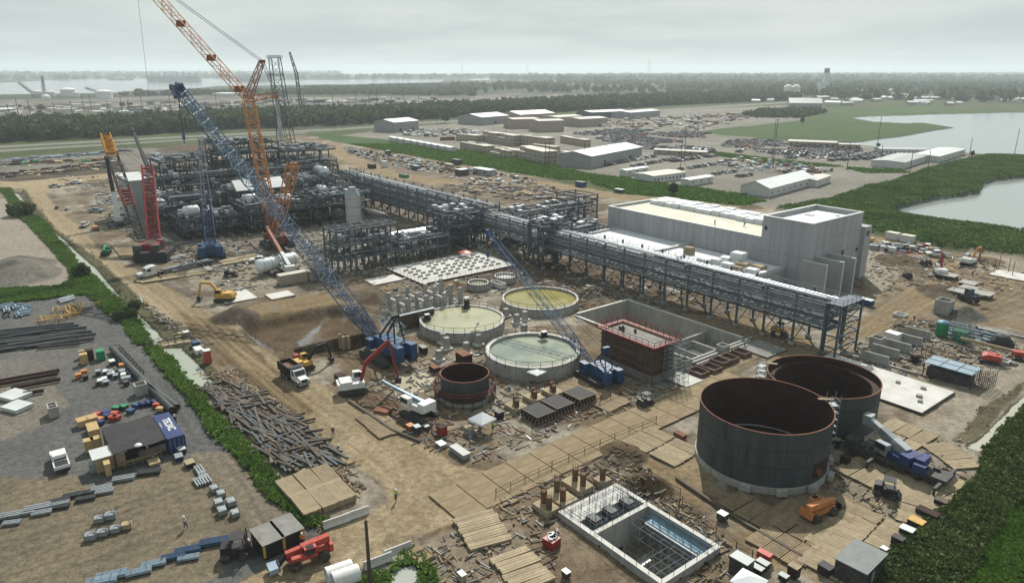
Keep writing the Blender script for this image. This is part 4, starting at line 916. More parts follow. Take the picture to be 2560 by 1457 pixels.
m = MB(); scaffold(m, LA + .6, 2.4, LA + 3.4, LB + .6, H_ + .6, 1.4, .9, .055); m.build('stair_scaffold', X['galv'], t)
m = MB(); m.tube((3, 2.5, H_ - .35), (3, 2.5, H_ + .8), .35, .2, 10); m.tube((5.2, 3.6, H_ - .35), (5.2, 3.6, H_ + .5), .3, .2, 10); m.box((2.4, 2.8, H_), (1.2, .5, .6)); m.build('pump_fitting', X['dark_metal'], t)
t = thing('pump_pit', 'open concrete pump pit with blue walkway, white rims and scaffold in the foreground', 'concrete pit', S(-58.2, 53), SITE)
LA, LB, zt = 17.2, 10.6, .9
m = MB(); m.bx(0, 0, -5, LA, .6, zt); m.bx(0, LB - .6, -5, LA, LB, zt); m.bx(LA - .6, .6, -5, LA, LB - .6, zt); m.bx(5.7, .6, -5, 6.3, LB - .6, zt); m.bx(0, .6, -2, 3.2, LB - .6, zt - .1); m.build('wall', X['concrete'], t)
m = MB(); m.bx(0, -.03, zt, LA + .03, .63, zt + .06); m.bx(0, LB - .63, zt, LA + .03, LB + .03, zt + .06); m.bx(LA - .63, .63, zt, LA + .03, LB - .63, zt + .06); m.bx(5.67, .63, zt, 6.33, LB - .63, zt + .06); m.bx(-.03, .63, zt - .1, 3.2, LB - .63, zt - .02); m.build('wall_cap', X['concrete_pale'], t)
m = MB(); m.bx(6.3, .6, -4.75, LA - .6, LB - .6, -4.6); m.bx(3.2, .6, -2.2, 5.7, LB - .6, -2.0); m.build('floor', X['mat_pale'], t)
for y in (1.7, 4.6, 7.7):
    m = MB(); m.bx(3.3, y, -2, 5.0, y + 1.2, 1.4); m.build('pump_plinth', X['tank_steel'], t)
m = MB()
for y in (1.4, 4.3, 7.4): scaffold(m, 3.3, y, 5.5, y + 1.9, 1.3, .9, .8, .035, 0, -2)
m.build('pier_scaffold', X['galv'], t)
m = MB(); rail(m, [(.2, .2, zt), (LA - .2, .2, zt), (LA - .2, LB - .2, zt), (.2, LB - .2, zt)], 1.15, 1.7, .04, 0, True); rail(m, [(6, .6, zt), (6, LB - .6, zt)], 1.1, 1.4, .04)
m.build('guard_rail', X['steel_grey'], t)
m = MB(); scaffold(m, 6.6, LB - 4.2, 16.4, LB - .9, .2, 1.6, 1.5, .04, 0, -4.6); scaffold(m, .4, .8, 3, LB - .8, 1.4, 1.5, 1.4, .035, 0, .8); m.build('tube_scaffold', X['galv'], t)
m = MB()
for k in range(40): x, y = random.uniform(.5, 5.2), random.uniform(.9, LB - .9); m.tube((x, y, .5), (x, y, random.uniform(1.4, 2.6)), .03, None, 4)
m.build('rebar', X['rebar'], t)
m = MB(); m.bx(7.6, LB - 2.4, -.1, LA, LB - 1.2, .0); rail(m, [(7.6, LB - 2.4, 0), (LA, LB - 2.4, 0)], 1.1, 1.2, .05); rail(m, [(7.6, LB - 1.2, 0), (LA, LB - 1.2, 0)], 1.1, 1.2, .05); m.bx(7.6, LB - 2.46, -.3, LA, LB - 2.4, .25); m.bx(7.6, LB - 1.2, -.3, LA, LB - 1.14, .25); m.build('walkway', X['frp_blue'], t)
m = MB(); m.tube((8, LB - 3, .3), (LA, LB - 3, .3), .16, None, 8); m.tube((8, LB - 2.8, -.5), (LA, LB - 2.8, -.5), .14, None, 8); m.build('pipe', X['galv'], t)
m = MB(); scaffold(m, 12.4, 1.5, 16, 6.8, -.2, 1.2, 1.3, .04, 0, -4.6)
for k in range(12): m.box((9.6 + k * .24, 3.4, -4.4 + k * .33), (.28, 1, .06))
rail(m, [(9.6, 2.9, -4.4), (12.4, 2.9, -.4)], 1, 1, .035); rail(m, [(9.6, 3.9, -4.4), (12.4, 3.9, -.4)], 1, 1, .035)
m.build('stair_scaffold', X['galv'], t)
m = MB(); m.bx(5.66, 4.5, -4.6, 6.32, 5.6, -3.1); m.build('wall_opening', X['black'], t)
# ---------------------------------------------------------------- foliage
def leaf_mat(name, lo, hi, scale):
    m, n, l, b = new_mat(name)
    ge = n.new('ShaderNodeNewGeometry')
    q = n.new('ShaderNodeTexNoise'); q.inputs['Scale'].default_value = scale; q.inputs['Detail'].default_value = 5; q.inputs['Roughness'].default_value = .7
    l.new(ge.outputs['Position'], q.inputs['Vector'])
    r = n.new('ShaderNodeValToRGB'); r.color_ramp.elements[0].position = .32; r.color_ramp.elements[1].position = .68
    r.color_ramp.elements[0].color = (*lo, 1); r.color_ramp.elements[1].color = (*hi, 1)
    l.new(q.outputs[0], r.inputs[0])
    hs = n.new('ShaderNodeHueSaturation'); mr = n.new('ShaderNodeMapRange'); mr.inputs[3].default_value = .7; mr.inputs[4].default_value = 1.3
    l.new(ge.outputs['Random Per Island'], mr.inputs[0]); l.new(mr.outputs[0], hs.inputs['Value']); l.new(r.outputs[0], hs.inputs['Color'])
    l.new(hs.outputs[0], b.inputs['Base Color']); b.inputs['Roughness'].default_value = .8; b.inputs['Specular IOR Level'].default_value = .15
    tr = n.new('ShaderNodeBsdfTranslucent'); l.new(hs.outputs[0], tr.inputs[0])
    mx_ = n.new('ShaderNodeMixShader'); mx_.inputs[0].default_value = .25
    l.new(b.outputs[0], mx_.inputs[1]); l.new(tr.outputs[0], mx_.inputs[2]); l.new(mx_.outputs[0], n['Material Output'].inputs[0])
    return m
LF_FOREST = leaf_mat('forest_leaf', (.036, .056, .02), (.085, .11, .04), .05)
LF_BANK = leaf_mat('bank_leaf', (.06, .115, .022), (.14, .23, .05), .12)
LF_LEVEE = leaf_mat('levee_leaf', (.04, .08, .018), (.115, .185, .045), .07)
LF_SCRUB = leaf_mat('scrub_leaf', (.035, .06, .018), (.10, .135, .04), .3)
LF_GRASS = leaf_mat('field_grass', (.06, .125, .02), (.11, .20, .035), .3)
LF_DRY = leaf_mat('dry_reed', (.09, .10, .045), (.17, .16, .085), .3)
nr = np.random.default_rng(11)
def leaf_mesh(name, C, size, mt, up=0.0, asp=1.0):
    N_ = len(C); a = nr.normal(size=(N_, 3)); b = nr.normal(size=(N_, 3))
    if up: b[:, 2] = np.abs(b[:, 2]) + up; a[:, 2] *= .3
    a /= np.linalg.norm(a, axis=1)[:, None]; b -= a * (a * b).sum(1)[:, None]; b /= np.linalg.norm(b, axis=1)[:, None]
    s = np.asarray(size)[:, None] * .5
    V = np.stack([C - a * s - b * s * asp, C + a * s - b * s * asp, C + a * s * .7 + b * s * asp, C - a * s * .7 + b * s * asp], 1).reshape(-1, 3).astype(np.float32)
    me = bpy.data.meshes.new(name); me.vertices.add(N_ * 4); me.loops.add(N_ * 4); me.polygons.add(N_)
    me.vertices.foreach_set('co', V.ravel()); me.loops.foreach_set('vertex_index', np.arange(N_ * 4, dtype=np.int32))
    me.polygons.foreach_set('loop_start', np.arange(0, N_ * 4, 4, dtype=np.int32)); me.polygons.foreach_set('loop_total', np.full(N_, 4, np.int32))
    me.materials.append(mt); me.update(); me.validate()
    o = bpy.data.objects.new(name, me); COL.objects.link(o); return o
AREA = np.zeros((NI, NJ)); AREA[:-1, :-1] = (GXX[:-1, 1:] - GXX[:-1, :-1]) * (GY[1:, :-1] - GY[:-1, :-1])
def pick(mask, n):
    ii, jj = np.nonzero(mask); wgt = AREA[ii, jj]; wgt = wgt / wgt.sum()
    k = nr.choice(len(ii), n, p=wgt); i, j = np.minimum(ii[k], NI - 2), np.minimum(jj[k], NJ - 2); u, v = nr.random(n), nr.random(n)
    y = GY[i, j] + (GY[i + 1, j] - GY[i, j]) * u; s = GS[i, j] + (GS[i, j + 1] - GS[i, j]) * v
    return np.stack([s * (y + 35), y, Z[i, j]], 1)
PX0, PY0 = to_px(GXX, GY)
def pxmask(poly): return inpoly_fast(PX0, PY0, poly)
def crowns(P, h, r, nl, ls):
    T = len(P); d = nr.normal(size=(T, nl, 3)); d /= np.linalg.norm(d, axis=2)[:, :, None]
    d *= (nr.random((T, nl, 1)) ** .4); hh = (h * (.65 + .7 * nr.random(T)))[:, None]; rr = (r * (.7 + .6 * nr.random(T)))[:, None]
    C = np.empty((T, nl, 3)); C[..., 0] = P[:, None, 0] + d[..., 0] * rr; C[..., 1] = P[:, None, 1] + d[..., 1] * rr
    C[..., 2] = np.maximum(P[:, None, 2] + hh * .58 + d[..., 2] * hh * .45, .4)
    S_ = np.broadcast_to(ls * (.6 + .8 * nr.random((T, nl))), (T, nl))
    return C.reshape(-1, 3), S_.reshape(-1)
def stuff(o): return tag(o, kind='stuff')
parts_ = []
belt = pxmask([(-300, 382), (0, 357), (300, 342), (600, 322), (860, 313), (1050, 300), (1180, 290), (1400, 280), (1560, 272), (1700, 262), (1900, 254), (2000, 250), (1960, 241), (1800, 241), (1600, 249), (1480, 254), (1380, 260), (1130, 272), (1000, 281), (800, 288), (700, 290), (600, 294), (480, 302), (330, 309), (200, 313), (0, 318), (-300, 332)])
parts_.append(crowns(pick(belt, 6600), 11, 4.4, 46, 2.6))
leaf_mesh('forest', np.concatenate([p[0] for p in parts_]), np.concatenate([p[1] for p in parts_]), LF_FOREST)['kind'] = 'stuff'
parts_ = []
fm = pxmask([(1120, 216), (1480, 210), (1900, 205), (2900, 190), (2900, 262), (2560, 258), (2320, 256), (2050, 248), (1900, 234), (1600, 234), (1480, 233), (1300, 232), (1130, 236)]) & (fbm(GXX / 130, GY / 260, 3, 12) > .40)
parts_.append(crowns(pick(fm, 4300), 15, 8.5, 26, 6))
fm = pxmask([(300, 240), (340, 233), (480, 229), (860, 219), (1180, 211), (1180, 240), (900, 236), (560, 237)]) & (fbm(GXX / 130, GY / 200, 3, 15) > .45)
parts_.append(crowns(pick(fm, 1500), 8, 8, 24, 6))
fm = pxmask([(-300, 200), (160, 197), (370, 194), (500, 192), (900, 194), (1180, 192), (2900, 183), (2900, 205), (1900, 206), (1400, 206), (1180, 196), (900, 198), (300, 196), (160, 199), (-300, 205)]) & (cls != 4)
parts_.append(crowns(pick(fm, 2600), 18, 26, 10, 26))
fm = pxmask([(-300, 186), (850, 181), (850, 192), (-300, 196)])
parts_.append(crowns(pick(fm, 900), 22, 40, 8, 45))
leaf_mesh('far_woods', np.concatenate([p[0] for p in parts_]), np.concatenate([p[1] for p in parts_]), LF_FOREST)['kind'] = 'stuff'
fm = pxmask([(1850, 288), (1900, 276), (2050, 274), (2064, 283), (2003, 296), (1890, 295)])
stuff(leaf_mesh('bushland', *crowns(pick(fm, 500), 4, 2.6, 26, 1.5), LF_FOREST))
# banks, levee, scrub
cb = (cls == 12) & (GY < 420)
grassy = (col[..., 1] > col[..., 0] * 1.12) & cb
P = pick(grassy, 9000); C, S_ = crowns(P, .55, .55, 12, .3); stuff(leaf_mesh('bank_shrubs', C, S_, LF_BANK, .6, 1.2))
dry = cb & ~grassy
P = pick(dry, 260); C, S_ = crowns(P, .25, .4, 6, .2); stuff(leaf_mesh('bank_reeds', C, S_, LF_DRY, .8, 1.5))
lev = (cls == 7) & (GY > 150) & (GY < 520)
P = pick(lev, 20000); C, S_ = crowns(P, .55, 1.1, 9, .5); stuff(leaf_mesh('levee_undergrowth', C, S_, LF_LEVEE, .3))
scr = (cls == 7) & (GY < 150)
P = pick(scr, 26000); C, S_ = crowns(P, .8, .6, 13, .26); stuff(leaf_mesh('scrub_undergrowth', C, S_, LF_SCRUB, .4, 1.2))
gf = (cls == 6) & (GY < 140)
P = pick(gf, 60000); P[:, 2] += .12; stuff(leaf_mesh('field_grass', P, .28 + .25 * nr.random(len(P)), LF_GRASS, 1.2, 1.3))
gf = (cls == 6) & (GY > 250) & (GY < 560)
P = pick(gf, 26000); P[:, 2] += .3; stuff(leaf_mesh('strip_grass', P, .8 + .8 * nr.random(len(P)), LF_GRASS, .8))
# single bushes that stand out
def bush(label, u, v, h, r, nl, cat='bush', trunk=False, group=None, y=None, nm='bush'):
    p = G(u, v) if y is None else AT(u, v, y); p.z = 0
    t = thing(nm, label, cat, p, 0, group)
    C, S_ = crowns(np.array([[0, 0, h * .15 if trunk else 0.]]), h, r, nl, r * .55)
    o = leaf_mesh('crown', C, S_, LF_FOREST); o.parent = t
    m = MB(); m.tube((0, 0, -.2), (0.1, 0, h * .5), h * .03 + .05, h * .015 + .03, 6)
    for k in range(4): a = k * 1.6; m.tube((0, 0, h * .3), (math.cos(a) * r * .6, math.sin(a) * r * .6, h * .65), h * .015 + .03, .03, 5)
    m.build('trunk', X['trunk'], t)
bush('largest dark bush on the canal bank, beside the pale lot', 56, 538, 3.6, 3.6, 420)
bush('dark round bush on the canal bank, beside the yellow racks', 312, 795, 2.4, 2.0, 300)
bush('dark bush where two grassy strips meet at the canal', 205, 690, 2.6, 2.4, 320)
bush('bush at the road edge opposite the canal bridge', 336, 770, 1.8, 1.7, 220)
for k, (u, v, h, lb) in enumerate([(1113, 308, 11, 'lone tree at the road in front of the forest, between two sheds'), (2195, 368, 3.2, 'small tree beside the parking lot at the lake shore'), (2430, 392, 3.2, 'dark tree at the levee below the lake'), (1682, 489, 4.5, 'small round tree behind the roof of the white hall'), (2005, 310, 5, 'tree at the edge of the green field')]):
    bush(lb, u, v, h, h * .42, 160, 'tree', True, nm='tree')
# ---------------------------------------------------------------- crawler cranes and other lifting machines
def tracks(t, L_, W_, H_, tw, mt='dark_metal'):
    for s in (-1, 1):
        m = MB(); y = s * (W_ / 2 - tw / 2)
        m.side([(-L_ / 2, H_ * .35), (-L_ / 2 + H_ * .35, 0), (L_ / 2 - H_ * .35, 0), (L_ / 2, H_ * .35), (L_ / 2, H_ * .65), (L_ / 2 - H_ * .35, H_), (-L_ / 2 + H_ * .35, H_), (-L_ / 2, H_ * .65)], y - tw / 2, y + tw / 2)
        n = int(L_ / .45)
        for k in range(n): x = -L_ / 2 + H_ * .35 + (L_ - H_ * .7) * (k + .5) / n; m.box((x, y, H_ + .02), (.26, tw + .06, .1)); m.box((x, y, .02), (.26, tw + .06, .1))
        for k in range(max(3, int(L_ / 1.1))): m.wheel((-L_ / 2 + H_ * .5 + (L_ - H_) * k / max(2, int(L_ / 1.1) - 1), y + s * (tw / 2 + .01), H_ * .45), H_ * .3, .08)
        m.build('track', X[mt], t)
    m = MB(); m.bx(-L_ * .22, -W_ / 2 + tw, H_ * .35, L_ * .22, W_ / 2 - tw, H_ * .95); m.lathe([(W_ * .22, H_ * .95), (W_ * .22, H_ * 1.2)], 20); m.build('undercarriage', X[mt], t)
def loc(t, w):                          # a world point in the frame of a thing turned about z
    d = Vector(w) - t.location; a = -t.rotation_euler[2]
    return Vector((d.x * math.cos(a) - d.y * math.sin(a), d.x * math.sin(a) + d.y * math.cos(a), d.z))
def cables(t, pairs, r=.06, mt='dark_metal', name='hoist_rope'):
    m = MB()
    for p, q in pairs: m.tube(p, q, r, None, 4, 0, False)
    return m.build(name, X[mt], t)
def hook_block(t, p, l, mt, s=1.0):
    cables(t, [(p + Vector((dx, 0, 0)), p + Vector((dx * .6, 0, -l))) for dx in (-.3 * s, 0, .3 * s)], .05)
    m = MB(); c = p + Vector((0, 0, -l)); m.box(c, (.9 * s, .4 * s, 1.5 * s)); m.tube(c - Vector((0, 0, .7 * s)), c - Vector((0, 0, 1.5 * s)), .12 * s, None, 6); m.build('hook_block', X[mt], t)
def house(t, x0, x1, w, z0, h, mt, cw='dark_metal', cab=True, cwl=2.0):
    m = MB(); m.side([(x0, z0), (x1, z0), (x1, z0 + h * .7), (x1 - .6, z0 + h), (x0, z0 + h)], -w / 2, w / 2); m.build('machinery_house', X[mt], t)
    m = MB()
    for k in range(4): m.box((x0 + (x1 - x0) * (k + .6) / 4.4, -w / 2 - .03, z0 + h * .5), ((x1 - x0) * .16, .06, h * .55)); m.box((x0 + (x1 - x0) * (k + .6) / 4.4, 0, z0 + h + .05), ((x1 - x0) * .14, w * .5, .1))
    m.build('house_panel', X[cw], t)
    for s in (-1, 1):
        m = MB(); m.box((x0 - cwl * .5 + .3, s * (w / 2 - .2), z0 + h * .45), (cwl, w * .42, h * 1.15)); m.build('counterweight', X[cw], t)
    if cab:
        m = MB(); m.box((x1 + .2, w / 2 + .6, z0 + 1.0), (1.8, 1.2, 2.0)); o = m.build('cab', X[mt], t)
        m = MB(); m.box((x1 + 1.11, w / 2 + .6, z0 + 1.25), (.04, 1.0, 1.2)); m.box((x1 + .3, w / 2 + 1.21, z0 + 1.25), (1.3, .04, 1.0)); m.build('window', X['glass'], o)
def face(p, q): d = Vector(q) - Vector(p); return math.atan2(d.y, d.x)

# big blue crawler crane
B0 = G(972, 893); tip = AT(446, 222, 212)
foot = B0 + (tip - B0).normalized() * 0
az = face(B0, tip); t = thing('crawler_crane', 'big blue crawler crane whose long boom ends in a navy head before the forest', 'crane', B0, az)
tracks(t, 9.5, 8.0, 1.5, 1.3); house(t, -5.2, 2.8, 3.4, 1.8, 2.7, 'crane_blue', 'crane_blue', True, 2.2)
lt = loc(t, tip); bf = Vector((3.2, 0, 2.4)); d = (lt - bf); u_ = d.normalized()
j1_, j2_ = bf + d * .085, bf + d * .55
m = MB(); m.lattice(bf, j1_, 1.6, 2.7, .7, 2.4, 1.7, .16, .08); m.build('boom_foot', X['crane_blue'], t)
m = MB(); m.lattice(j1_, j2_, 2.7, 2.7, 2.4, 2.4, 2.6, .13, .075, 0, 1); m.build('boom_section', [X['crane_blue'], X['brace_pale']], t)
m = MB(); m.lattice(j2_, lt, 2.9, 2.5, 2.6, 1.9, 2.9, .17, .09, 0, 1); m.build('boom_section', [X['crane_navy'], X['brace_pale']], t)
m = MB()
for f_ in np.linspace(.1, 1, 24)[:-1]: c = bf + d * f_; m.box((c.x, c.y, c.z), (.5, 2.5, .25))
m.tube(j1_ + Vector((0, 0, 1.6)), lt + Vector((0, 0, 1.3)), .09, None, 5); m.tube(j1_ + Vector((0, .9, 1.5)), lt + Vector((0, .7, 1.3)), .07, None, 5); m.build('boom_walkway', X['crane_navy'], t)
hd_ = AT(412 + 8, 218, 212); hl = loc(t, hd_)
m = MB(); m.box((lt.x, lt.y, lt.z - .9), (3.0, 2.8, 2.6), 0, 0, 0, .5); m.bar(lt + Vector((0, 0, .6)), lt + Vector((5.6, 0, .6)), 1.0, .8); m.wheel((lt.x + 5.8, 0, lt.z + .4), .95, 1.0); m.wheel((lt.x - .2, 0, lt.z + 1.0), .9, 1.4); m.wheel((lt.x - 1.9, 0, lt.z + .9), .9, 1.4); m.build('boom_head', X['crane_navy'], t)
hook_block(t, lt + Vector((1.2, 0, -2)), 11.5, 'crane_blue', 1.3)
gt = Vector((-3.2, 0, 9.6))
m = MB()
for s in (-1, 1): m.bar((1.6, s * .9, 4.4), gt + Vector((0, s * .5, 0)), .3); m.bar((-4.4, s * 1.1, 4.4), gt + Vector((0, s * .5, 0)), .22)
m.bar(gt + Vector((0, -.8, 0)), gt + Vector((0, .8, 0)), .5); m.build('gantry', X['black'], t)
cables(t, [(gt + Vector((0, s * .5, 0)), j1_ + Vector((0, s, 1.2))) for s in (-1, -.5, .5, 1)], .05)
m = MB(); m.lattice((0.5, -3.2, 4.6), (8, -3.6, 6.5), 2.4, 2.4, 1.6, 1.6, 1.6, .08, .05); m.build('spare_jib', X['brace_pale'], t)

# small blue crawler crane by the basins
B0 = G(1497, 948); tip = AT(1222, 583, 158)
az = face(B0, tip); t = thing('crawler_crane', 'smaller blue crawler crane beside the brown formwork box, boom over the basins', 'crane', B0, az)
tracks(t, 7.4, 6, 1.2, 1.0); house(t, -3.6, 1.6, 3.0, 1.3, 2.0, 'crane_blue', 'crane_blue', True, 1.4)
lt = loc(t, tip); bf = Vector((1.8, 0, 1.9)); d = lt - bf
m = MB(); m.lattice(bf, bf + d * .2, .9, 1.7, .5, 1.5, 1.3, .11, .06); m.build('boom_foot', X['crane_blue'], t)
m = MB(); m.lattice(bf + d * .2, bf + d * .62, 1.7, 1.7, 1.5, 1.5, 1.5, .09, .05, 0, 1); m.build('boom_section', [X['crane_blue'], X['brace_pale']], t)
m = MB(); m.lattice(bf + d * .62, lt, 1.7, 1.0, 1.5, .9, 1.5, .11, .06); m.build('boom_section', X['crane_blue'], t)
m = MB(); m.box(lt, (1.6, 1.1, 1.3), 0, 0, 0, .6); m.wheel((lt.x + .5, 0, lt.z + .3), .55, .8); m.build('boom_head', X['crane_blue'], t)
hook_block(t, lt + Vector((.6, 0, -.6)), 4.5, 'crane_blue', .8)
gt = Vector((-1.8, 0, 6.6)); m = MB()
for s in (-1, 1): m.bar((1, s * .7, 3), gt + Vector((0, s * .4, 0)), .2); m.bar((-3, s * .8, 3), gt + Vector((0, s * .4, 0)), .16)
m.box(gt, (.7, 1.3, 1.1)); m.build('gantry', X['crane_navy'], t)
cables(t, [(gt + Vector((0, s * .4, 0)), lt + Vector((0, s * .4, .3))) for s in (-1, 1)], .05)

# blue crane at the plant, boom seen end on
B0 = G(530, 640); tip = AT(500, 345, 262)
t = thing('crawler_crane', 'blue crawler crane standing before the plant, its navy mast upright against the structure', 'crane', B0, face(B0, tip))
tracks(t, 9, 8, 1.5, 1.2); house(t, -5, 2.4, 5.2, 1.7, 2.6, 'blue', 'crane_blue', True, 2.0)
lt = loc(t, tip); bf = Vector((3, 0, 2.6)); d = lt - bf
m = MB(); m.lattice(bf, bf + d * .5, 2.8, 2.6, 2.2, 2.2, 2.6, .2, .09); m.build('boom_section', X['crane_navy'], t)
m = MB(); m.lattice(bf + d * .5, lt, 2.4, 1.6, 2.0, 1.4, 2.6, .13, .07); m.build('boom_section', X['steel_blue'], t)
gt = Vector((-4, 0, 17)); m = MB(); m.lattice((0.5, 0, 4), gt, 3.0, 2.6, .8, .8, 2.4, .2, .1); m.build('mast', X['crane_navy'], t)
cables(t, [(gt, lt), (gt, Vector((-5.5, 0, 4)))], .06)

# orange luffing crane
B0 = G(694, 615); hub = AT(620, 248, 246); t = thing('luffing_crane', 'very tall orange lattice crane with raised jib cut off by the top of the picture', 'crane', B0, face(B0, hub))
tracks(t, 11, 9, 1.7, 1.5); house(t, -7, 2.6, 4.6, 2.0, 2.8, 'crane_rust', 'dark_metal', True, 2.6)
W = lambda u, v, y: loc(t, AT(u, v, y))
bf = Vector((3, 0, 2.8)); lh = loc(t, hub); d = lh - bf
for a, b, mt in ((0, .2, 'crane_rust'), (.2, .62, 'crane_orange'), (.62, .9, 'crane_orange'), (.9, 1, 'crane_orange')):
    m = MB(); w0 = 1.6 if a == 0 else 3.3; m.lattice(bf + d * a, bf + d * b, w0, 3.3, w0, 3.0, 1.7, .2, .12); m.build('boom_section', X[mt], t)
jt = W(327, -82, 252); d2 = jt - lh
for a, b in ((0, .08), (.08, .32), (.32, .58), (.58, .82), (.82, 1)):
    m = MB(); m.lattice(lh + d2 * a, lh + d2 * b, 1.4 if a == 0 else 2.9, 2.9 if b < 1 else 1.6, 1.2 if a == 0 else 2.5, 2.5 if b < 1 else 1.4, 2.3, .17, .09); m.build('jib_section', X['crane_orange'], t)
    m = MB(); c = lh + d2 * b; m.box(c, (2.7, 2.9, .35), 0, 0, 0, .7); m.build('jib_joint', X['crane_rust'], t)
s1, s2_ = W(655, 153, 250), W(692, 236, 243)
m = MB(); m.lattice(lh + Vector((0, 0, .5)), s1, 2.6, 1.7, 2.2, 1.3, 2.0, .17, .09); m.box(s1, (1.6, 1.9, .9)); m.build('luffing_strut', X['crane_rust'], t)
m = MB(); m.lattice(lh, s2_, 2.2, 1.6, 1.8, 1.3, 2.0, .17, .09); m.build('rear_strut', X['crane_orange'], t)
pj = W(395, -35, 252)
cables(t, [(s1 + Vector((0, s * .5, 0)), pj + Vector((0, s * .5, 0))) for s in (-1, 1)], .09, 'dark_metal', 'pendant')
cables(t, [(s1 + Vector((0, s * .6, 0)), s2_ + Vector((0, s * .6, 0))) for s in (-1, -.4, .4, 1)], .09, 'steel_grey', 'pendant')
mt_ = W(734, 408, 236)
m = MB(); m.lattice(Vector((2, 0, 3)), mt_, 2.6, 3.4, 2, 2.4, 1.3, .22, .13); m.box(mt_, (1.5, 2.5, .6)); m.build('derrick_mast', X['crane_orange'], t)
cables(t, [(s2_, mt_), (mt_, Vector((-7, 0, 4))), (mt_ + Vector((0, 1, 0)), Vector((-7, 1, 4))), (s2_ + Vector((0, .6, 0)), mt_ + Vector((0, .6, 0)))], .08)
cables(t, [(W(343, -20, 252), W(372, 236, 252))], .05)
m = MB(); m.bx(-12, -5, .02, 10, 7, .3); m.build('timber_base', X['wood_dark'], t)

# red crawler crane, lattice boom with yellow head
B0 = G(388, 640); t = thing('crawler_crane', 'red crawler crane at the haul road with upright red mast and black boom ending yellow', 'crane', B0, R(100))
tracks(t, 11, 9.5, 1.7, 1.6); house(t, -5.5, 2.5, 5.5, 2.0, 3.0, 'crane_red', 'dark_metal', True, 2.2)
m = MB(); m.bx(-9, -6, .05, -5.8, 3, 2.8); m.build('counterweight_tray', X['black'], t)
m = MB()
for q in (-4, 0): m.box((-7.4, q, 3), (2.4, 3, .5)); m.box((-.5, q * 1.4 + 3, 5.2), (2, 2.2, .3))
m.build('counterweight', X['dark_metal'], t)
W = lambda u, v, y: loc(t, AT(u, v, y)); mtp = W(368, 416, 236)
m = MB(); m.lattice(Vector((1, 0, 4)), mtp, 3.4, 3.2, 1.7, 1.5, 1.5, .28, .13); m.build('derrick_mast', X['crane_red'], t)
m = MB()
for k in range(20): c = Vector((1, 0, 4)).lerp(mtp, (k + .5) / 20); m.box(c, (.7, 3.0, .35))
m.build('mast_plate', X['crane_red'], t)
b0, b3 = W(355, 600, 226), W(263, 338, 262)
cuts = [(0, .30, 'black', 2.0, 2.8), (.30, .46, 'crane_red', 2.8, 3.3), (.46, .80, 'black', 3.3, 3.3), (.80, 1, 'crane_yellow', 3.3, 2.9)]
for a, b, mt, w0, w1 in cuts:
    m = MB(); m.lattice(b0.lerp(b3, a), b0.lerp(b3, b), w0, w1, w0 * .8, w1 * .8, 2.6, .2, .1); m.build('boom_section', X[mt], t)
m = MB()
for k in range(8): c = b0.lerp(b3, .80 + .2 * (k + .5) / 8); m.box(c, (1.8, 2.7, .2), 0, 0, 0, .5)
m.build('boom_plate', X['crane_yellow'], t)
m = MB()
for k in range(5): c = b0.lerp(b3, .31 + .15 * (k + .5) / 5); m.box(c, (1.6, 2.7, .2), 0, 0, 0, .5)
m.build('boom_plate', X['crane_red'], t)
cables(t, [(mtp + Vector((0, s, 0)), b3 + Vector((0, s, 0))) for s in (-1, 1)], .06)

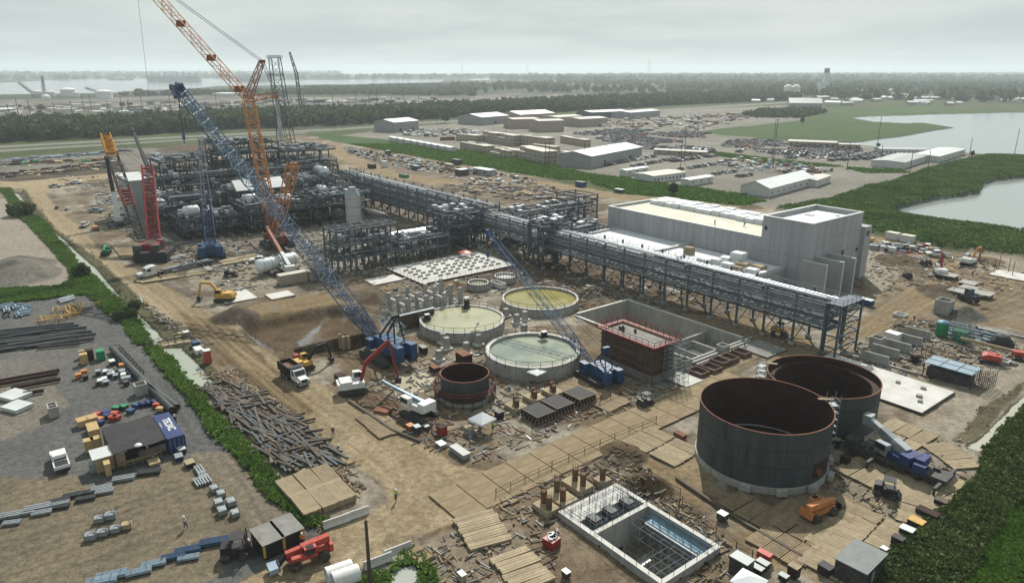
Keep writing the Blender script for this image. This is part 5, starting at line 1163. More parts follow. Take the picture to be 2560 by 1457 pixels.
# telescopic cranes
def tele_crane(label, base, tip, mts, L_=12, wheels=5, body='white', w=2.8, cabm='white', carrier='dark_metal', rb=.55, outr=True, rz=None, flags=True, segs=None, tracked=False):
    az = face(base, tip) if rz is None else rz
    t = thing('telescopic_crane', label, 'crane', base, az)
    if tracked: tracks(t, 5.5, 4.2, 1.0, .8)
    else:
        m = MB(); m.bx(-L_ / 2, -w / 2, .9, L_ / 2, w / 2, 1.6); m.bx(L_ / 2 - 1.6, -w / 2, 1.6, L_ / 2, w / 2, 2.5); m.build('carrier', X[carrier], t)
        for k in range(wheels):
            x = -L_ / 2 + 1.4 + (L_ - 2.8) * k / max(1, wheels - 1)
            for s in (-1, 1): m = MB(); m.wheel((x, s * (w / 2 - .2), .65), .65, .5, 0, 14); m.build('wheel', X['tyre'], t)
        if outr:
            m = MB()
            for x in (-L_ / 2 + .6, L_ * .18):
                m.bx(x - .2, -w / 2 - 2.2, .9, x + .2, w / 2 + 2.2, 1.3)
                for s in (-1, 1): m.box((x, s * (w / 2 + 2.2), .6), (.3, .3, 1.3)); m.box((x, s * (w / 2 + 2.2), .12), (1.4, 1.4, .24))
            m.build('outrigger', X[carrier], t)
    lt = loc(t, tip); bf = Vector((-1.2, 0, 2.9)); d = lt - bf
    hz = math.atan2(d.y, d.x)
    m = MB(); m.box((0, 0, 2.1), (4.6, 2.6, 1.0), hz); m.box((-2.0 * math.cos(hz), -2.0 * math.sin(hz), 2.6), (1.6, 2.7, 1.4), hz); m.build('superstructure', X[body], t)
    m = MB(); m.box((1.6 * math.cos(hz) - 1.2 * math.sin(hz), 1.6 * math.sin(hz) + 1.2 * math.cos(hz), 2.7), (1.9, 1.0, 1.7), hz); o = m.build('cab', X[cabm], t)
    m = MB(); m.box((1.75 * math.cos(hz) - 1.2 * math.sin(hz), 1.75 * math.sin(hz) + 1.2 * math.cos(hz), 2.95), (1.75, 1.05, .8), hz); m.build('window', X['glass'], o)
    n = len(mts); a = 0
    for k, mt in enumerate(mts):
        b = (k + 1) / n if segs is None else segs[k]
        m = MB(); s_ = rb * 2 * (1 - .16 * k); m.bar(bf + d * a, bf + d * b, s_, s_ * 1.15); m.build('boom_section', X[mt], t); a = b
    m = MB(); m.bar(bf + d * (1 - .03), bf + d * 1.01, rb * 1.6, rb * 2.2); m.wheel((lt.x, lt.y, lt.z - .2), rb * .7, rb); m.build('boom_head', X[mts[-1]], t)
    m = MB(); m.tube(Vector((.8 * math.cos(hz), .8 * math.sin(hz), 2.2)), bf + d * min(.35, 4.5 / d.length), .2, .16, 8); m.build('lift_cylinder', X['galv'], t)
    return t, lt
B0 = G(2238, 1168)
t, lt = tele_crane('pale blue grey all terrain crane on outriggers at the right of the biggest tank', B0, AT(2172, 1046, 96), ['pipe_silver', 'galv', 'pipe_silver'], 14, 6, 'navy', 2.9, 'galv', 'dark_metal', .62, True, face(G(2330, 1200), G(2150, 1130)))
m = MB()
for k in range(9): m.box((-5 + k * 1.2, (k % 3 - 1) * .8, 1.8), (.8, .6, .4)); m.tube((-5 + k * 1.2, 1.3, 1.6), (-5 + k * 1.2, 1.3, 2.5), .05, None, 4)
m.build('deck_equipment', X['dark_metal'], t)
m = MB(); m.box((lt.x, lt.y, lt.z), (1.2, 1.5, 1.5)); m.tube(lt + Vector((-.6, 0, 0)), lt + Vector((-1.4, .5, -2)), .12, None, 6); m.box(lt + Vector((-.8, .6, -.4)), (.5, .5, .9)); m.build('head_sheave', X['galv'], t)
m = MB(); m.box((-3.3, 0, 2.6), (1.2, 2.6, 1.3)); m.box((-3.6, 1.8, 2.2), (1.6, .8, 1.2)); m.build('counterweight', X['navy'], t)
t, lt = tele_crane('white telescopic crane with black upper boom, left of the red crane', G(298, 562), AT(265, 393, 266), ['white', 'black', 'black'], 11, 5, 'white', 2.8, 'white', 'dark_metal', .75, True, None, segs=[.42, .75, 1])
tele_crane('black telescopic boom with white tip rising behind the red mast', G(405, 520), AT(331, 324, 318), ['black', 'black', 'black'], 11, 5, 'white', 2.8, 'white', 'dark_metal', .8, True, None)
t, lt = tele_crane('small white crawler crane with slim grey lattice boom, left of the smallest tank', G(1048, 1040), AT(957, 952, 112.5), ['brace_pale', 'brace_pale', 'brace_pale'], 6, 2, 'white', 2.4, 'white', 'dark_metal', .26, False, None, tracked=True)
t, lt = tele_crane('telescopic crane with grey boom lying low between white vessel and beige box', G(722, 688), AT(668, 570, 205), ['galv', 'crane_rust', 'crane_rust'], 9, 4, 'white', 2.6, 'white', 'dark_metal', .5, True, None)
# far crane beyond the forest
p = AT(752, 250, 900); p.z = 0; t = thing('lattice_crane', 'thin far off lattice crane standing beyond the forest, right of the flare tower', 'crane', p, 0)
q1, q2 = loc(t, AT(741, 185, 900)), loc(t, AT(724, 130, 900))
m = MB(); m.lattice((0, 0, 2), q1, 3, 3, 3, 3, 4, .4, .25); m.lattice(q1, q2, 3, 1.5, 2.5, 1.2, 4, .4, .25); m.bar(q1, q1 + Vector((4, 0, 2)), .8); m.build('boom_section', X['steel_grey'], t)
m = MB(); m.box((0, 0, 2), (8, 6, 4)); m.build('machinery_house', X['steel_grey'], t)
# ---------------------------------------------------------------- vehicles, machines, people
def hd(u0, v0, u1, v1): return face(G(u0, v0), G(u1, v1))
def wheels(t, spots, r, w_, rim=None):
    for x, y in spots:
        m = MB(); m.wheel((x, y, r), r, w_, 0, 16); m.wheel((x, y, r), r * .5, w_ + .04, 1, 10); m.build('wheel', [X['tyre'], X[rim or 'galv']], t)
def pickup(label, u, v, rz, mt='white', s=1.0, group=None, cat='pickup'):
    t = thing('pickup_truck', label, cat, G(u, v), rz, group)
    m = MB(); m.side([(-2.85, .5), (2.75, .5), (2.85, .8), (2.75, 1.08), (1.35, 1.2), (-2.85, 1.15)], -.95, .95); m.build('body', X[mt], t)
    m = MB(); m.side([(1.35, 1.2), (.65, 1.78), (-.75, 1.82), (-1.0, 1.2)], -.82, .82); m.build('cab_roof', X[mt], t)
    m = MB(); m.side([(1.22, 1.24), (.70, 1.70), (-.72, 1.74), (-.93, 1.24)], -.835, .835); m.side([(1.40, 1.22), (.72, 1.75), (.66, 1.72), (1.32, 1.2)], -.72, .72); m.side([(-.74, 1.75), (-1.02, 1.22), (-.98, 1.2), (-.70, 1.72)], -.72, .72); m.build('window', X['glass'], t)
    m = MB(); m.bx(-2.75, -.78, 1.08, -1.1, .78, 1.17); m.build('cargo_bed', X['black'], t)
    m = MB(); m.box((2.8, 0, .62), (.2, 1.8, .25)); m.box((-2.86, 0, .6), (.14, 1.8, .2)); m.box((2.84, 0, .9), (.06, 1.2, .2)); m.build('bumper', X['dark_metal'], t)
    for s_ in (-.7, .7): m = MB(); m.box((2.84, s_, .95), (.06, .3, .18)); m.build('headlight', X['galv'], t)
    wheels(t, [(1.8, -.85), (1.8, .85), (-1.75, -.85), (-1.75, .85)], .40, .28)
    t.scale = (s, s, s); return t
def tele_handler(label, u, v, rz, mt, load=False):
    t = thing('telehandler', label, 'telehandler', G(u, v), rz)
    m = MB(); m.bx(-2.6, -.7, .8, 2.2, .7, 1.35); m.bx(-.2, .45, 1.3, 2.0, 1.15, 1.75); m.bx(-2.9, -.9, .9, -2.5, .9, 1.9); m.build('chassis', X[mt], t)
    m = MB(); m.bar((-2.6, -.15, 2.2), (2.4, -.15, 1.75), .62, .7); m.bar((-2.7, -.15, 2.25), (.6, -.15, 1.98), .74, .8); m.build('boom', X[mt], t)
    m = MB(); m.bar((2.4, -.15, 1.7), (3.3, -.15, .8), .4, .5); m.build('boom_head', X['black'], t)
    m = MB(); m.box((3.3, -.15, .75), (.12, 1.3, .9))
    for y in (-.6, .3): m.box((3.95, y, .3), (1.25, .14, .07))
    m.build('fork', X['black'], t)
    m = MB(); m.bx(-.9, .42, 1.3, .5, 1.15, 2.5); o = m.build('cab', X[mt], t)
    m = MB(); m.bx(-.75, 1.16, 1.6, .4, 1.17, 2.35); m.bx(.51, .5, 1.5, .52, 1.1, 2.4); m.bx(-.6, .5, 2.51, .3, 1.1, 2.53); m.build('window', X['glass'], o)
    wheels(t, [(1.6, -1.0), (1.6, 1.0), (-1.7, -1.0), (-1.7, 1.0)], .68, .45, 'dark_metal')
    if load:
        m = MB(); m.bx(3.4, -.9, .35, 4.5, .7, 1.0); tag(m.build('pallet_load', X['brace_pale'], None, t.location, rz), 'grey wrapped load on the forks of the red telehandler', 'load')
    return t
def excavator(label, u, v, rz, mt, pts, body_rz=None, bucket='dark_metal', stick=None, s=1.0, cabm=None, name='excavator'):
    t = thing(name, label, 'excavator', G(u, v), rz); t.scale = (s, s, s)
    tracks(t, 4.4, 3.0, .95, .6)
    m = MB(); m.prism([(-2.6, -1.2), (-1.8, -1.45), (1.7, -1.45), (1.7, 1.45), (-1.8, 1.45), (-2.6, 1.2)], 1.1, 2.0); m.bx(-2.2, -1.3, 2.0, -.3, 1.3, 2.35); m.build('house', X[mt], t)
    m = MB(); m.side([(.1, 2.0), (1.75, 2.0), (1.65, 2.9), (1.2, 3.25), (.1, 3.25)], .45, 1.4); o = m.build('cab', X[cabm or mt], t)
    m = MB(); m.side([(.25, 2.3), (1.69, 2.3), (1.66, 2.85), (1.2, 3.1), (.25, 3.1)], .43, 1.42); m.build('window', X['glass'], o)
    m = MB(); m.box((-2.3, 0, 1.6), (.7, 2.6, .9)); m.build('counterweight', X[mt], t)
    P_ = [Vector(p) for p in pts]; ms = X[stick or mt]
    m = MB()
    for a, b in zip(P_[:-2], P_[1:-1]): m.bar(a, b, .42, .6)
    m.build('boom', ms, t)
    m = MB(); m.bar(P_[-2], P_[-1], .36, .48); m.build('stick', ms, t)
    m = MB(); c = P_[-1]; m.side([(c.x - .3, c.z), (c.x + .5, c.z - .1), (c.x + .4, c.z - 1.1), (c.x - .4, c.z - 1.0), (c.x - .7, c.z - .5)], c.y - .6, c.y + .6); m.build('bucket', X[bucket], t)
    m = MB(); m.tube((1.4, -.3, 1.5), P_[0].lerp(P_[1], .7), .1, None, 6); m.build('lift_cylinder', X['galv'], t)
    return t
ARM = [(1.2, -.3, 1.9), (3.2, -.3, 4.4), (5.6, -.3, 4.6), (6.4, -.3, 1.2)]
def dump_truck(label, u, v, rz):
    t = thing('dump_truck', label, 'dump truck', G(u, v), rz)
    m = MB(); m.bx(-4.2, -.5, .8, 4.2, .5, 1.1); m.build('chassis', X['black'], t)
    m = MB(); m.bx(-4.3, -1.25, 1.15, 1.0, 1.25, 1.3); m.bx(-4.3, -1.25, 1.3, 1.0, -1.13, 2.85); m.bx(-4.3, 1.13, 1.3, 1.0, 1.25, 2.85); m.bx(.88, -1.13, 1.3, 1.0, 1.13, 3.1); m.bx(-4.3, -1.13, 1.3, -4.2, 1.13, 2.7); m.bx(.9, -1.25, 3.1, 1.9, 1.25, 3.2)
    for k in range(8): x = -4.1 + k * .7; m.bx(x, -1.31, 1.3, x + .1, -1.251, 2.8); m.bx(x, 1.251, 1.3, x + .1, 1.31, 2.8)
    m.build('tipper_body', X['black'], t)
    m = MB(); m.bx(-4.1, -1.12, 1.3, .86, 1.12, 2.1); m.build('soil_load', X['rebar'], t)
    m = MB(); m.side([(1.1, .9), (2.9, .9), (2.9, 1.75), (2.5, 2.75), (1.1, 2.85)], -1.1, 1.1); m.side([(2.9, .9), (4.4, .9), (4.4, 1.55), (2.9, 1.8)], -.75, .75); m.bx(2.9, -1.15, .9, 4.3, -.8, 1.25); m.bx(2.9, .8, .9, 4.3, 1.15, 1.25); m.build('cab', X['white'], t)
    m = MB(); m.side([(2.92, 1.85), (2.56, 2.65), (2.5, 2.65), (2.86, 1.82)], -.95, .95); m.side([(1.5, 1.8), (2.6, 1.8), (2.4, 2.6), (1.5, 2.6)], -1.12, 1.12); m.build('windscreen', X['glass'], t)
    m = MB(); m.bx(4.4, -.55, .95, 4.44, .55, 1.5); m.build('grille', X['black'], t)
    m = MB(); m.bx(4.3, -1.15, .5, 4.6, 1.15, .8); m.build('bumper', X['galv'], t)
    for s_ in (-.95, .95): m = MB(); m.box((4.36, s_, 1.1), (.06, .28, .2)); m.build('headlight', X['galv'], t)
    wheels(t, [(3.4, -1.0), (3.4, 1.0)] + [(x, y) for x in (-.6, -1.9, -3.2) for y in (-1.0, 1.0)], .52, .4)
    return t
def person(label, loc, rz, top, legs='denim', hat='hat_white', stride=.25, lean=0., arm=.2):
    t = thing('person', label, 'person', loc, rz)
    def skin(name, V, E_, Rr, mt):
        me = bpy.data.meshes.new(name); me.from_pydata(V, E_, []); me.update()
        o = bpy.data.objects.new(name, me); COL.objects.link(o); o.parent = t; me.materials.append(X[mt])
        sk = o.modifiers.new('skin', 'SKIN')
        for k, r in enumerate(Rr): me.skin_vertices[0].data[k].radius = (r, r * .9)
        for d in me.skin_vertices[0].data: d.use_root = False
        me.skin_vertices[0].data[0].use_root = True
        o.modifiers.new('sub', 'SUBSURF').levels = 1; return o
    f, l = stride, lean
    V = [(0, 0, .95), (l * .3, 0, 1.2), (l * .7, 0, 1.45), (l * .85, 0, 1.53), (l * .9 + .03, 0, 1.66), (l * .9 + .02, 0, 1.78),
         (.02, -.1, .88), (f * .6, -.1, .48), (f, -.1, .08), (f + .16, -.1, .05), (.02, .1, .88), (-f * .3, .1, .48), (-f, .1, .08), (-f + .16, .1, .05),
         (l * .7, -.2, 1.42), (l * .6 + arm * .3, -.27, 1.14), (l * .6 + arm, -.24, .92), (l * .6 + arm + .08, -.24, .84),
         (l * .7, .2, 1.42), (l * .6 - arm * .1, .27, 1.14), (l * .6 + arm * .6, .24, .90), (l * .6 + arm * .6 + .08, .24, .82)]
    E_ = [(0, 1), (1, 2), (2, 3), (3, 4), (4, 5), (0, 6), (6, 7), (7, 8), (8, 9), (0, 10), (10, 11), (11, 12), (12, 13), (2, 14), (14, 15), (15, 16), (16, 17), (2, 18), (18, 19), (19, 20), (20, 21)]
    skin('body', V, E_, [.14, .135, .15, .06, .095, .07, .085, .06, .04, .035, .085, .06, .04, .035, .06, .042, .032, .03, .06, .042, .032, .03], 'skin')
    skin('trousers', [V[0], V[6], V[7], V[8], V[10], V[11], V[12]], [(0, 1), (1, 2), (2, 3), (0, 4), (4, 5), (5, 6)], [.165, .105, .08, .065, .105, .08, .065], legs)
    skin('jacket', [V[1], (l * .15, 0, 1.02), V[2], V[14], V[15], V[18], V[19]], [(0, 1), (0, 2), (2, 3), (3, 4), (2, 5), (5, 6)], [.17, .16, .175, .09, .06, .09, .06], top)
    m = MB(); cx_ = l * .9 + .03; m.lathe([(.15, 1.74), (.135, 1.76), (.125, 1.83), (.07, 1.89), (.01, 1.905)], 10, (cx_, 0, 0)); m.box((cx_ + .13, 0, 1.745), (.12, .2, .02)); m.build('hard_hat', X[hat], t)
    m = MB(); m.box((cx_ + .105, 0, 1.655), (.03, .03, .05)); m.build('nose', X['skin'], t)
    return t

# machines on the haul road and in the yard
dump_truck('white cabbed dump truck with black tipper body on the haul road', 736, 948, hd(715, 925, 765, 960))
excavator('yellow excavator with black arm, just behind the dump truck', 758, 922, R(40), 'yellow', ARM, stick='black', s=.9)
excavator('red armed white excavator holding its long arm high above the pool', 885, 978, R(22), 'white', [(1.2, -.3, 1.9), (2.2, -.3, 5.0), (6.2, -.3, 8.2), (7.4, -.3, 1.6)], stick='crane_red', s=1.08)
excavator('yellow excavator on the pale slab by the haul road, arm reaching left', 562, 752, R(178), 'yellow', ARM, s=1.02)
excavator('orange armed excavator in the far right corner below the levee', 2420, 662, R(35), 'white', [(1.2, -.3, 1.9), (3.6, -.3, 4.6), (5.8, -.3, 4.6), (6.4, -.3, .6)], stick='orange', bucket='black')
excavator('white excavator with upright red arm on the right hand track', 2350, 688, R(70), 'white', [(1.2, -.3, 1.9), (2.2, -.3, 4.4), (3.4, -.3, 6.2), (4.0, -.3, 3.0)], stick='crane_red', s=.95)
tele_handler('red telehandler driving left on the road in the foreground', 770, 1402, hd(815, 1385, 715, 1420), 'red', True)
tele_handler('orange telehandler parked in the shadow of the biggest tank', 2047, 1290, hd(2020, 1300, 2090, 1268), 'orange')
tele_handler('green telehandler on the haul road beside the red crane mats', 266, 636, R(-70), 'green')
pickup('white pickup seen from behind alone in the gravel yard', 152, 1160, hd(158, 1180, 140, 1125), s=1.05)
pickup('white pickup at the right hand track below the levee', 2340, 640, R(170), s=1.1)
pickup('white van nose to the left behind the white horizontal vessel', 650, 655, R(190), s=1.05, cat='van')
for lb, u, v, rz, mt in [('silver car, left one parked at the far end of the haul road', 138, 468, R(8), 'galv'), ('white car, right one of two at the far end of the haul road', 190, 459, R(8), 'white'), ('white pickup beside the haul road near the orange skip', 212, 566, R(100), 'white'), ('dark utility cart first along the haul road edge', 143, 521, R(110), 'dark_metal'), ('white utility cart second along the haul road edge', 168, 523, R(110), 'white'), ('blue grey pickup parked among pipes left of the white crane', 240, 530, R(10), 'brace_pale'), ('blue truck parked in the machinery row below the levee', 2262, 624, R(-12), 'brace_pale'), ('white truck leading the machinery row beside the precast block', 2215, 618, R(-8), 'white')]:
    pickup(lb, u, v, rz, mt, 1.0 if 'cart' not in lb else .6)
# lorry with long trailer
p = G(372, 694); rz = hd(520, 660, 372, 692)
t = thing('semi_truck', 'white semi truck with long flat trailer pulling onto the haul road', 'truck', p, rz)
m = MB(); m.side([(-2, 1), (1.2, 1), (1.2, 1.9), (.7, 2.9), (-.6, 3.3), (-2, 3.3)], -1.2, 1.2); m.side([(1.2, 1), (2.9, 1), (2.9, 1.7), (1.2, 1.95)], -.9, .9); m.build('cab', X['white'], t)
m = MB(); m.side([(1.22, 1.95), (.76, 2.8), (.7, 2.8), (1.16, 1.92)], -1.0, 1.0); m.side([(-.4, 2), (.9, 2), (.6, 2.7), (-.4, 2.8)], -1.22, 1.22); m.build('windscreen', X['glass'], t)
m = MB(); m.bx(-19, -1.3, 1.15, -2.5, 1.3, 1.4); m.bx(-4, -.5, .8, 2.6, .5, 1.1); m.bx(-19, -1.34, 1.1, -2.5, -1.3, 1.35); m.build('trailer_bed', X['dark_metal'], t)
m = MB(); m.bx(2.9, -1.1, .5, 3.1, 1.1, 1.5); m.build('bumper', X['galv'], t)
wheels(t, [(x, y) for x in (2.0, -2.6, -3.8, -15.5, -16.7, -17.9) for y in (-1.0, 1.0)], .52, .45)
for k in range(3):
    m = MB(); m.bx(-18, -.9 + k * .6, 1.42, -4, -.5 + k * .6, 1.7); tag(m.build('steel_beam', X['galv'], None, p, rz), 'grey steel beam carried flat on the long trailer', 'beam', 'beams on the trailer')
# forklift, boom lifts, carts
def small_machine(name, label, cat, u, v, rz, mt, s=1.0, fork=False):
    t = thing(name, label, cat, G(u, v), rz); t.scale = (s, s, s)
    m = MB(); m.bx(-1.3, -.7, .45, 1.0, .7, 1.1); m.side([(-1.3, 1.1), (-.3, 1.1), (-.5, 1.5), (-1.3, 1.4)], -.65, .65); m.build('body', X[mt], t)
    m = MB()
    for x in (-.3, .8):
        for y in (-.6, .6): m.bar((x, y, 1.1), (x - .05, y, 2.15), .08)
    m.bx(-.45, -.68, 2.15, .9, .68, 2.22); m.build('cage', X['black'], t)
    m = MB()
    if fork:
        for y in (-.45, .45): m.bar((1.1, y, .2), (1.0, y, 2.6), .12); m.bx(1.1, y - .06, .2, 2.2, y + .06, .26)
        m.bx(1.02, -.5, .6, 1.1, .5, 1.6)
    else: m.side([(1.1, .1), (1.8, .1), (1.2, .8)], -.8, .8)
    m.build('fork' if fork else 'bucket', X['black'], t)
    wheels(t, [(.7, -.75), (.7, .75), (-.9, -.75), (-.9, .75)], .42, .3, 'dark_metal')
    return t
small_machine('forklift', 'black forklift beside the two grey roofed steel boxes', 'forklift', 592, 1388, R(15), 'black', 1.25, True)
small_machine('skid_loader', 'black skid loader waiting between the tank and the scrub', 'loader', 2213, 1236, R(-30), 'black', 1.15)
small_machine('skid_loader', 'dark little loader alone on the right hand track', 'loader', 2268, 693, R(85), 'dark_metal', 1.0)
small_machine('skid_loader', 'dark compact loader beside the white pickup and red armed excavator', 'loader', 2315, 662, R(100), 'dark_metal', 1.1)
small_machine('skid_loader', 'dark cart parked at the edge of the timber mat road', 'cart', 1612, 1012, R(38), 'dark_metal', 1.0)
small_machine('skid_loader', 'yellow grey loader under the near end of the pipe rack', 'loader', 1945, 835, R(-20), 'yellow', 1.2)
small_machine('skid_loader', 'black machine on the slab left of the beige box', 'cart', 577, 690, R(10), 'black', 1.2)
def boom_lift(label, u, v, rz, u1, v1, y1, mt='red'):
    t = thing('boom_lift', label, 'boom lift', G(u, v), rz)
    tracks(t, 3.4, 2.4, .7, .5)
    m = MB(); m.side([(-2, .8), (1.2, .8), (1.2, 1.5), (.4, 1.9), (-2, 1.8)], -1.1, 1.1); m.build('body', X[mt], t)
    e = loc(t, AT(u1, v1, y1)); m = MB(); m.bar((-1.4, 0, 1.9), Vector((-1.4, 0, 1.9)).lerp(e, .5), .4, .45); m.bar(Vector((-1.4, 0, 1.9)).lerp(e, .45), e, .28, .32); m.build('boom', X['mat_pale'], t)
    m = MB(); rail(m, [e + Vector(q) for q in ((-.6, -1, -.2), (.8, -1, -.2), (.8, 1, -.2), (-.6, 1, -.2))], 1.1, 1, .05, 0, True); m.box(e + Vector((.1, 0, -.25)), (1.5, 2, .1)); m.build('basket', X['crane_red'], t)
boom_lift('red tracked boom lift at the right edge, basket held low on the left', 2470, 905, R(150), 2412, 872, 139)
p = G(2542, 895); t = thing('boom_lift', 'long red boom lift with cream boom cut off at the right edge', 'boom lift', p, R(150))
m = MB(); m.bx(-5, -.8, .6, 1, .8, 1.6); m.build('body', X['red'], t)
m = MB(); m.bar((.5, 0, 1.4), (10, -1.5, 1.9), .4, .5); m.build('boom', X['mat_pale'], t)
wheels(t, [(-4, -.9), (-4, .9), (0, -.9), (0, .9)], .5, .35, 'dark_metal')
# concrete mixer by the sand heap
t = thing('loader_tractor', 'dark teal machine standing at the grey sand heap on the right', 'loader', G(2420, 752), R(-80))
m = MB(); m.bx(-2, -1, .8, 2, 1, 1.6); m.bx(-.8, -.8, 1.6, .6, .8, 3.2); m.build('body', X['steel_blue'], t)
m = MB(); m.bx(-.7, -.85, 2.2, .5, .85, 3.0); m.build('window', X['glass'], t)
m = MB(); m.bar((2, -.6, 1.4), (3.6, -.6, 2.4), .25); m.bar((2, .6, 1.4), (3.6, .6, 2.4), .25); m.box((3.8, 0, 2.2), (.6, 2.2, .9)); m.build('bucket', X['dark_metal'], t)
wheels(t, [(1.4, -1.1), (1.4, 1.1), (-1.3, -1.1), (-1.3, 1.1)], .75, .5, 'dark_metal')
# people
for lb, u, v, rz, top, z in [
    ('worker striding across the sandy yard with pale bundle on the shoulders', 465, 1319, R(-115), 'white', 0), ('worker in dark clothes walking on the haul road near the timber pile', 833, 1089, R(-100), 'denim', 0),
    ('worker in green safety vest standing at the corner of the haul road', 990, 1250, R(-60), 'hivis', 0), ('worker in orange vest beside the grey roofed steel boxes, behind the red telehandler', 757, 1362, R(-80), 'hivis_orange', 0),
    ('worker in red jacket between the black forklift and the grey roofed boxes', 624, 1378, R(-30), 'red', 0), ('worker in white jacket in front of the left grey roofed box', 648, 1372, R(-10), 'white', 0),
    ('worker in green vest to the right of the peaked white tent', 1232, 1077, R(-90), 'hivis', 0), ('worker in black standing under the peaked white tent', 1200, 1086, R(-120), 'denim', 0),
    ('worker in grey walking in front of the peaked white tent', 1191, 1099, R(-140), 'dark_metal', 0), ('worker standing on the cream roof, left one of two', 1787, 562, R(180), 'denim', 11.9),
    ('worker bending on the cream roof, nearer the precast block', 1860, 567, R(0), 'denim', 11.9), ('worker in bright green by the dark pit frames below the pipe rack', 1861, 868, R(-40), 'hivis', 0),
    ('worker in tan standing on the track near the red armed excavator', 2430, 690, R(-90), 'wood', 0), ('worker at the red skip beside the pump pit', 1392, 1352, R(-90), 'dark_metal', 0),
    ('worker in dark shirt near the concrete walls at the right', 2284, 804, R(-80), 'denim', 0), ('worker by the pipe stacks at the yard edge beside the blue container', 440, 1060, R(-100), 'denim', 0)]:
    p = G(u, v, z); person(lb, p, rz, top, stride=random.uniform(.1, .3), lean=random.uniform(0, .12) if 'bending' not in lb else .5, arm=random.uniform(.05, .3))
# ---------------------------------------------------------------- camp, car parks and far buildings
def gable(name, label, cat, p, rz, l, w_, h, pitch, wm, rm, group=None, doors=0, windows=0, ridge='x'):
    t = thing(name, label, cat, p, rz, group)
    m = MB(); m.side([(0, 0), (l, 0), (l, h), (0, h)], 0, w_) if ridge == 'x' else None
    m.v = m.v; rh = h + pitch
    m.add([(0, 0, h), (0, w_, h), (0, w_ / 2, rh - .05), (l, 0, h), (l, w_, h), (l, w_ / 2, rh - .05)], [(0, 1, 2), (5, 4, 3)])
    m.build('wall', X[wm], t)
    m = MB(); e = .35
    for s in (0, 1):
        y0, y1 = (-e, w_ / 2) if s == 0 else (w_ + e, w_ / 2)
        z0 = h - e * pitch / (w_ / 2)
        m.add([(-e, y0, z0), (l + e, y0, z0), (l + e, y1, rh), (-e, y1, rh), (-e, y0, z0 + .15), (l + e, y0, z0 + .15), (l + e, y1, rh + .15), (-e, y1, rh + .15)], [(0, 1, 2, 3), (7, 6, 5, 4), (0, 4, 5, 1), (1, 5, 6, 2), (2, 6, 7, 3), (3, 7, 4, 0)])
    m.build('roof', X[rm], t)
    for k in range(doors):
        m = MB(); m.bx(l * (k + .5) / doors - 1.4, -.06, 0, l * (k + .5) / doors + 1.4, -.002, min(3.2, h * .7)); m.build('door', X['dark_metal'], t)
    for k in range(windows):
        x = l * (k + .5) / windows; m = MB(); m.bx(x - .5, -.05, 1.2, x + .5, -.002, 2.2); m.build('window', X['glass'], t)
    return t
def two(u0, v0, u1, v1):               # near side of a building between two spots
    p, q = G(u0, v0), G(u1, v1); return p, face(p, q), (q - p).length
def build2(label, u0, v0, u1, v1, w_, h, pitch, wm, rm, name='warehouse', cat='building', group=None, doors=0, windows=0):
    p, rz, l = two(u0, v0, u1, v1); return gable(name, label, cat, p, rz, l, w_, h, pitch, wm, rm, group, doors, windows)
build2('long grey warehouse with pale metal roof, nearest the green strip', 1478, 421, 1604, 394, 24, 7.0, 2.2, 'grey_wall', 'roof_metal', doors=2)
build2('grey workshop with open bays and white roof, leftmost of the far sheds', 986, 331, 1047, 325, 26, 9, 2.4, 'grey_wall', 'roof_metal', doors=2)
build2('grey warehouse with bright white roof beside the road, left of the brown sheds', 1205, 313, 1272, 307, 34, 8, 3, 'grey_wall', 'white_roof', doors=1)
build2('grey warehouse with cream roof behind the brown sheds', 1300, 305, 1386, 300, 36, 8, 3, 'tan_wall', 'roof_metal')
build2('brown flat shed, left front one of the pair before the car park', 1282, 322, 1348, 320, 26, 9, .8, 'tan_wall', 'beige_roof')
build2('brown flat shed, right front one of the pair before the car park', 1346, 330, 1410, 328, 24, 10, .8, 'tan_wall', 'beige_roof')
build2('brown shed with red hatch behind the front pair', 1394, 313, 1455, 308, 24, 8, .9, 'tan_wall', 'beige_roof')
build2('brown shed furthest right of the brown group', 1450, 318, 1518, 314, 26, 8, .9, 'tan_wall', 'beige_roof')
build2('dark blue grey hall row at the far road, with two chimneys', 1478, 296, 1570, 292, 30, 7, 1.5, 'steel_grey', 'roof_grey')
build2('grey hall right of the dark hall row at the far road', 1575, 297, 1650, 290, 26, 7, 1.5, 'grey_wall', 'roof_grey')
build2('white tent hall with ridged roof beside the exit road', 1922, 493, 2034, 462, 14, 4.0, 2.6, 'white_wall', 'white_roof', name='tent_hall', windows=8)
build2('long cream site office with many small windows, front of the parking lot', 1632, 458, 1714, 447, 13, 3.6, .5, 'white_wall', 'beige_roof', name='site_office', windows=9)
build2('short white site office right of the long cream one', 1722, 466, 1782, 456, 5, 3.2, .3, 'white_wall', 'white_roof', name='site_office', windows=3)
build2('white trailer behind the long cream site office', 1565, 441, 1620, 432, 4.5, 3.2, .3, 'white_wall', 'white_roof', name='trailer', cat='trailer', windows=3)
build2('white cabin with porch joined to the tent hall', 2040, 468, 2075, 455, 7, 3.4, .4, 'white_wall', 'beige_roof', name='site_office', windows=2)
build2('long red brown canteen roof at the edge of the green field', 1970, 364, 2090, 369, 12, 3.4, .8, 'tan_wall', 'beige_roof', name='canteen', windows=8)
build2('small red brown hut right of the canteen', 2098, 372, 2150, 373, 9, 3.2, .6, 'tan_wall', 'roof_grey', name='canteen', windows=3)
build2('low white office with flat roof on the lake side, front one', 2258, 422, 2320, 402, 18, 3.6, .5, 'white_wall', 'roof_grey', name='site_office', windows=8)
build2('low white office with flat roof on the lake side, rear left one', 2200, 386, 2320, 388, 14, 3.6, .5, 'white_wall', 'roof_grey', name='site_office', windows=11)
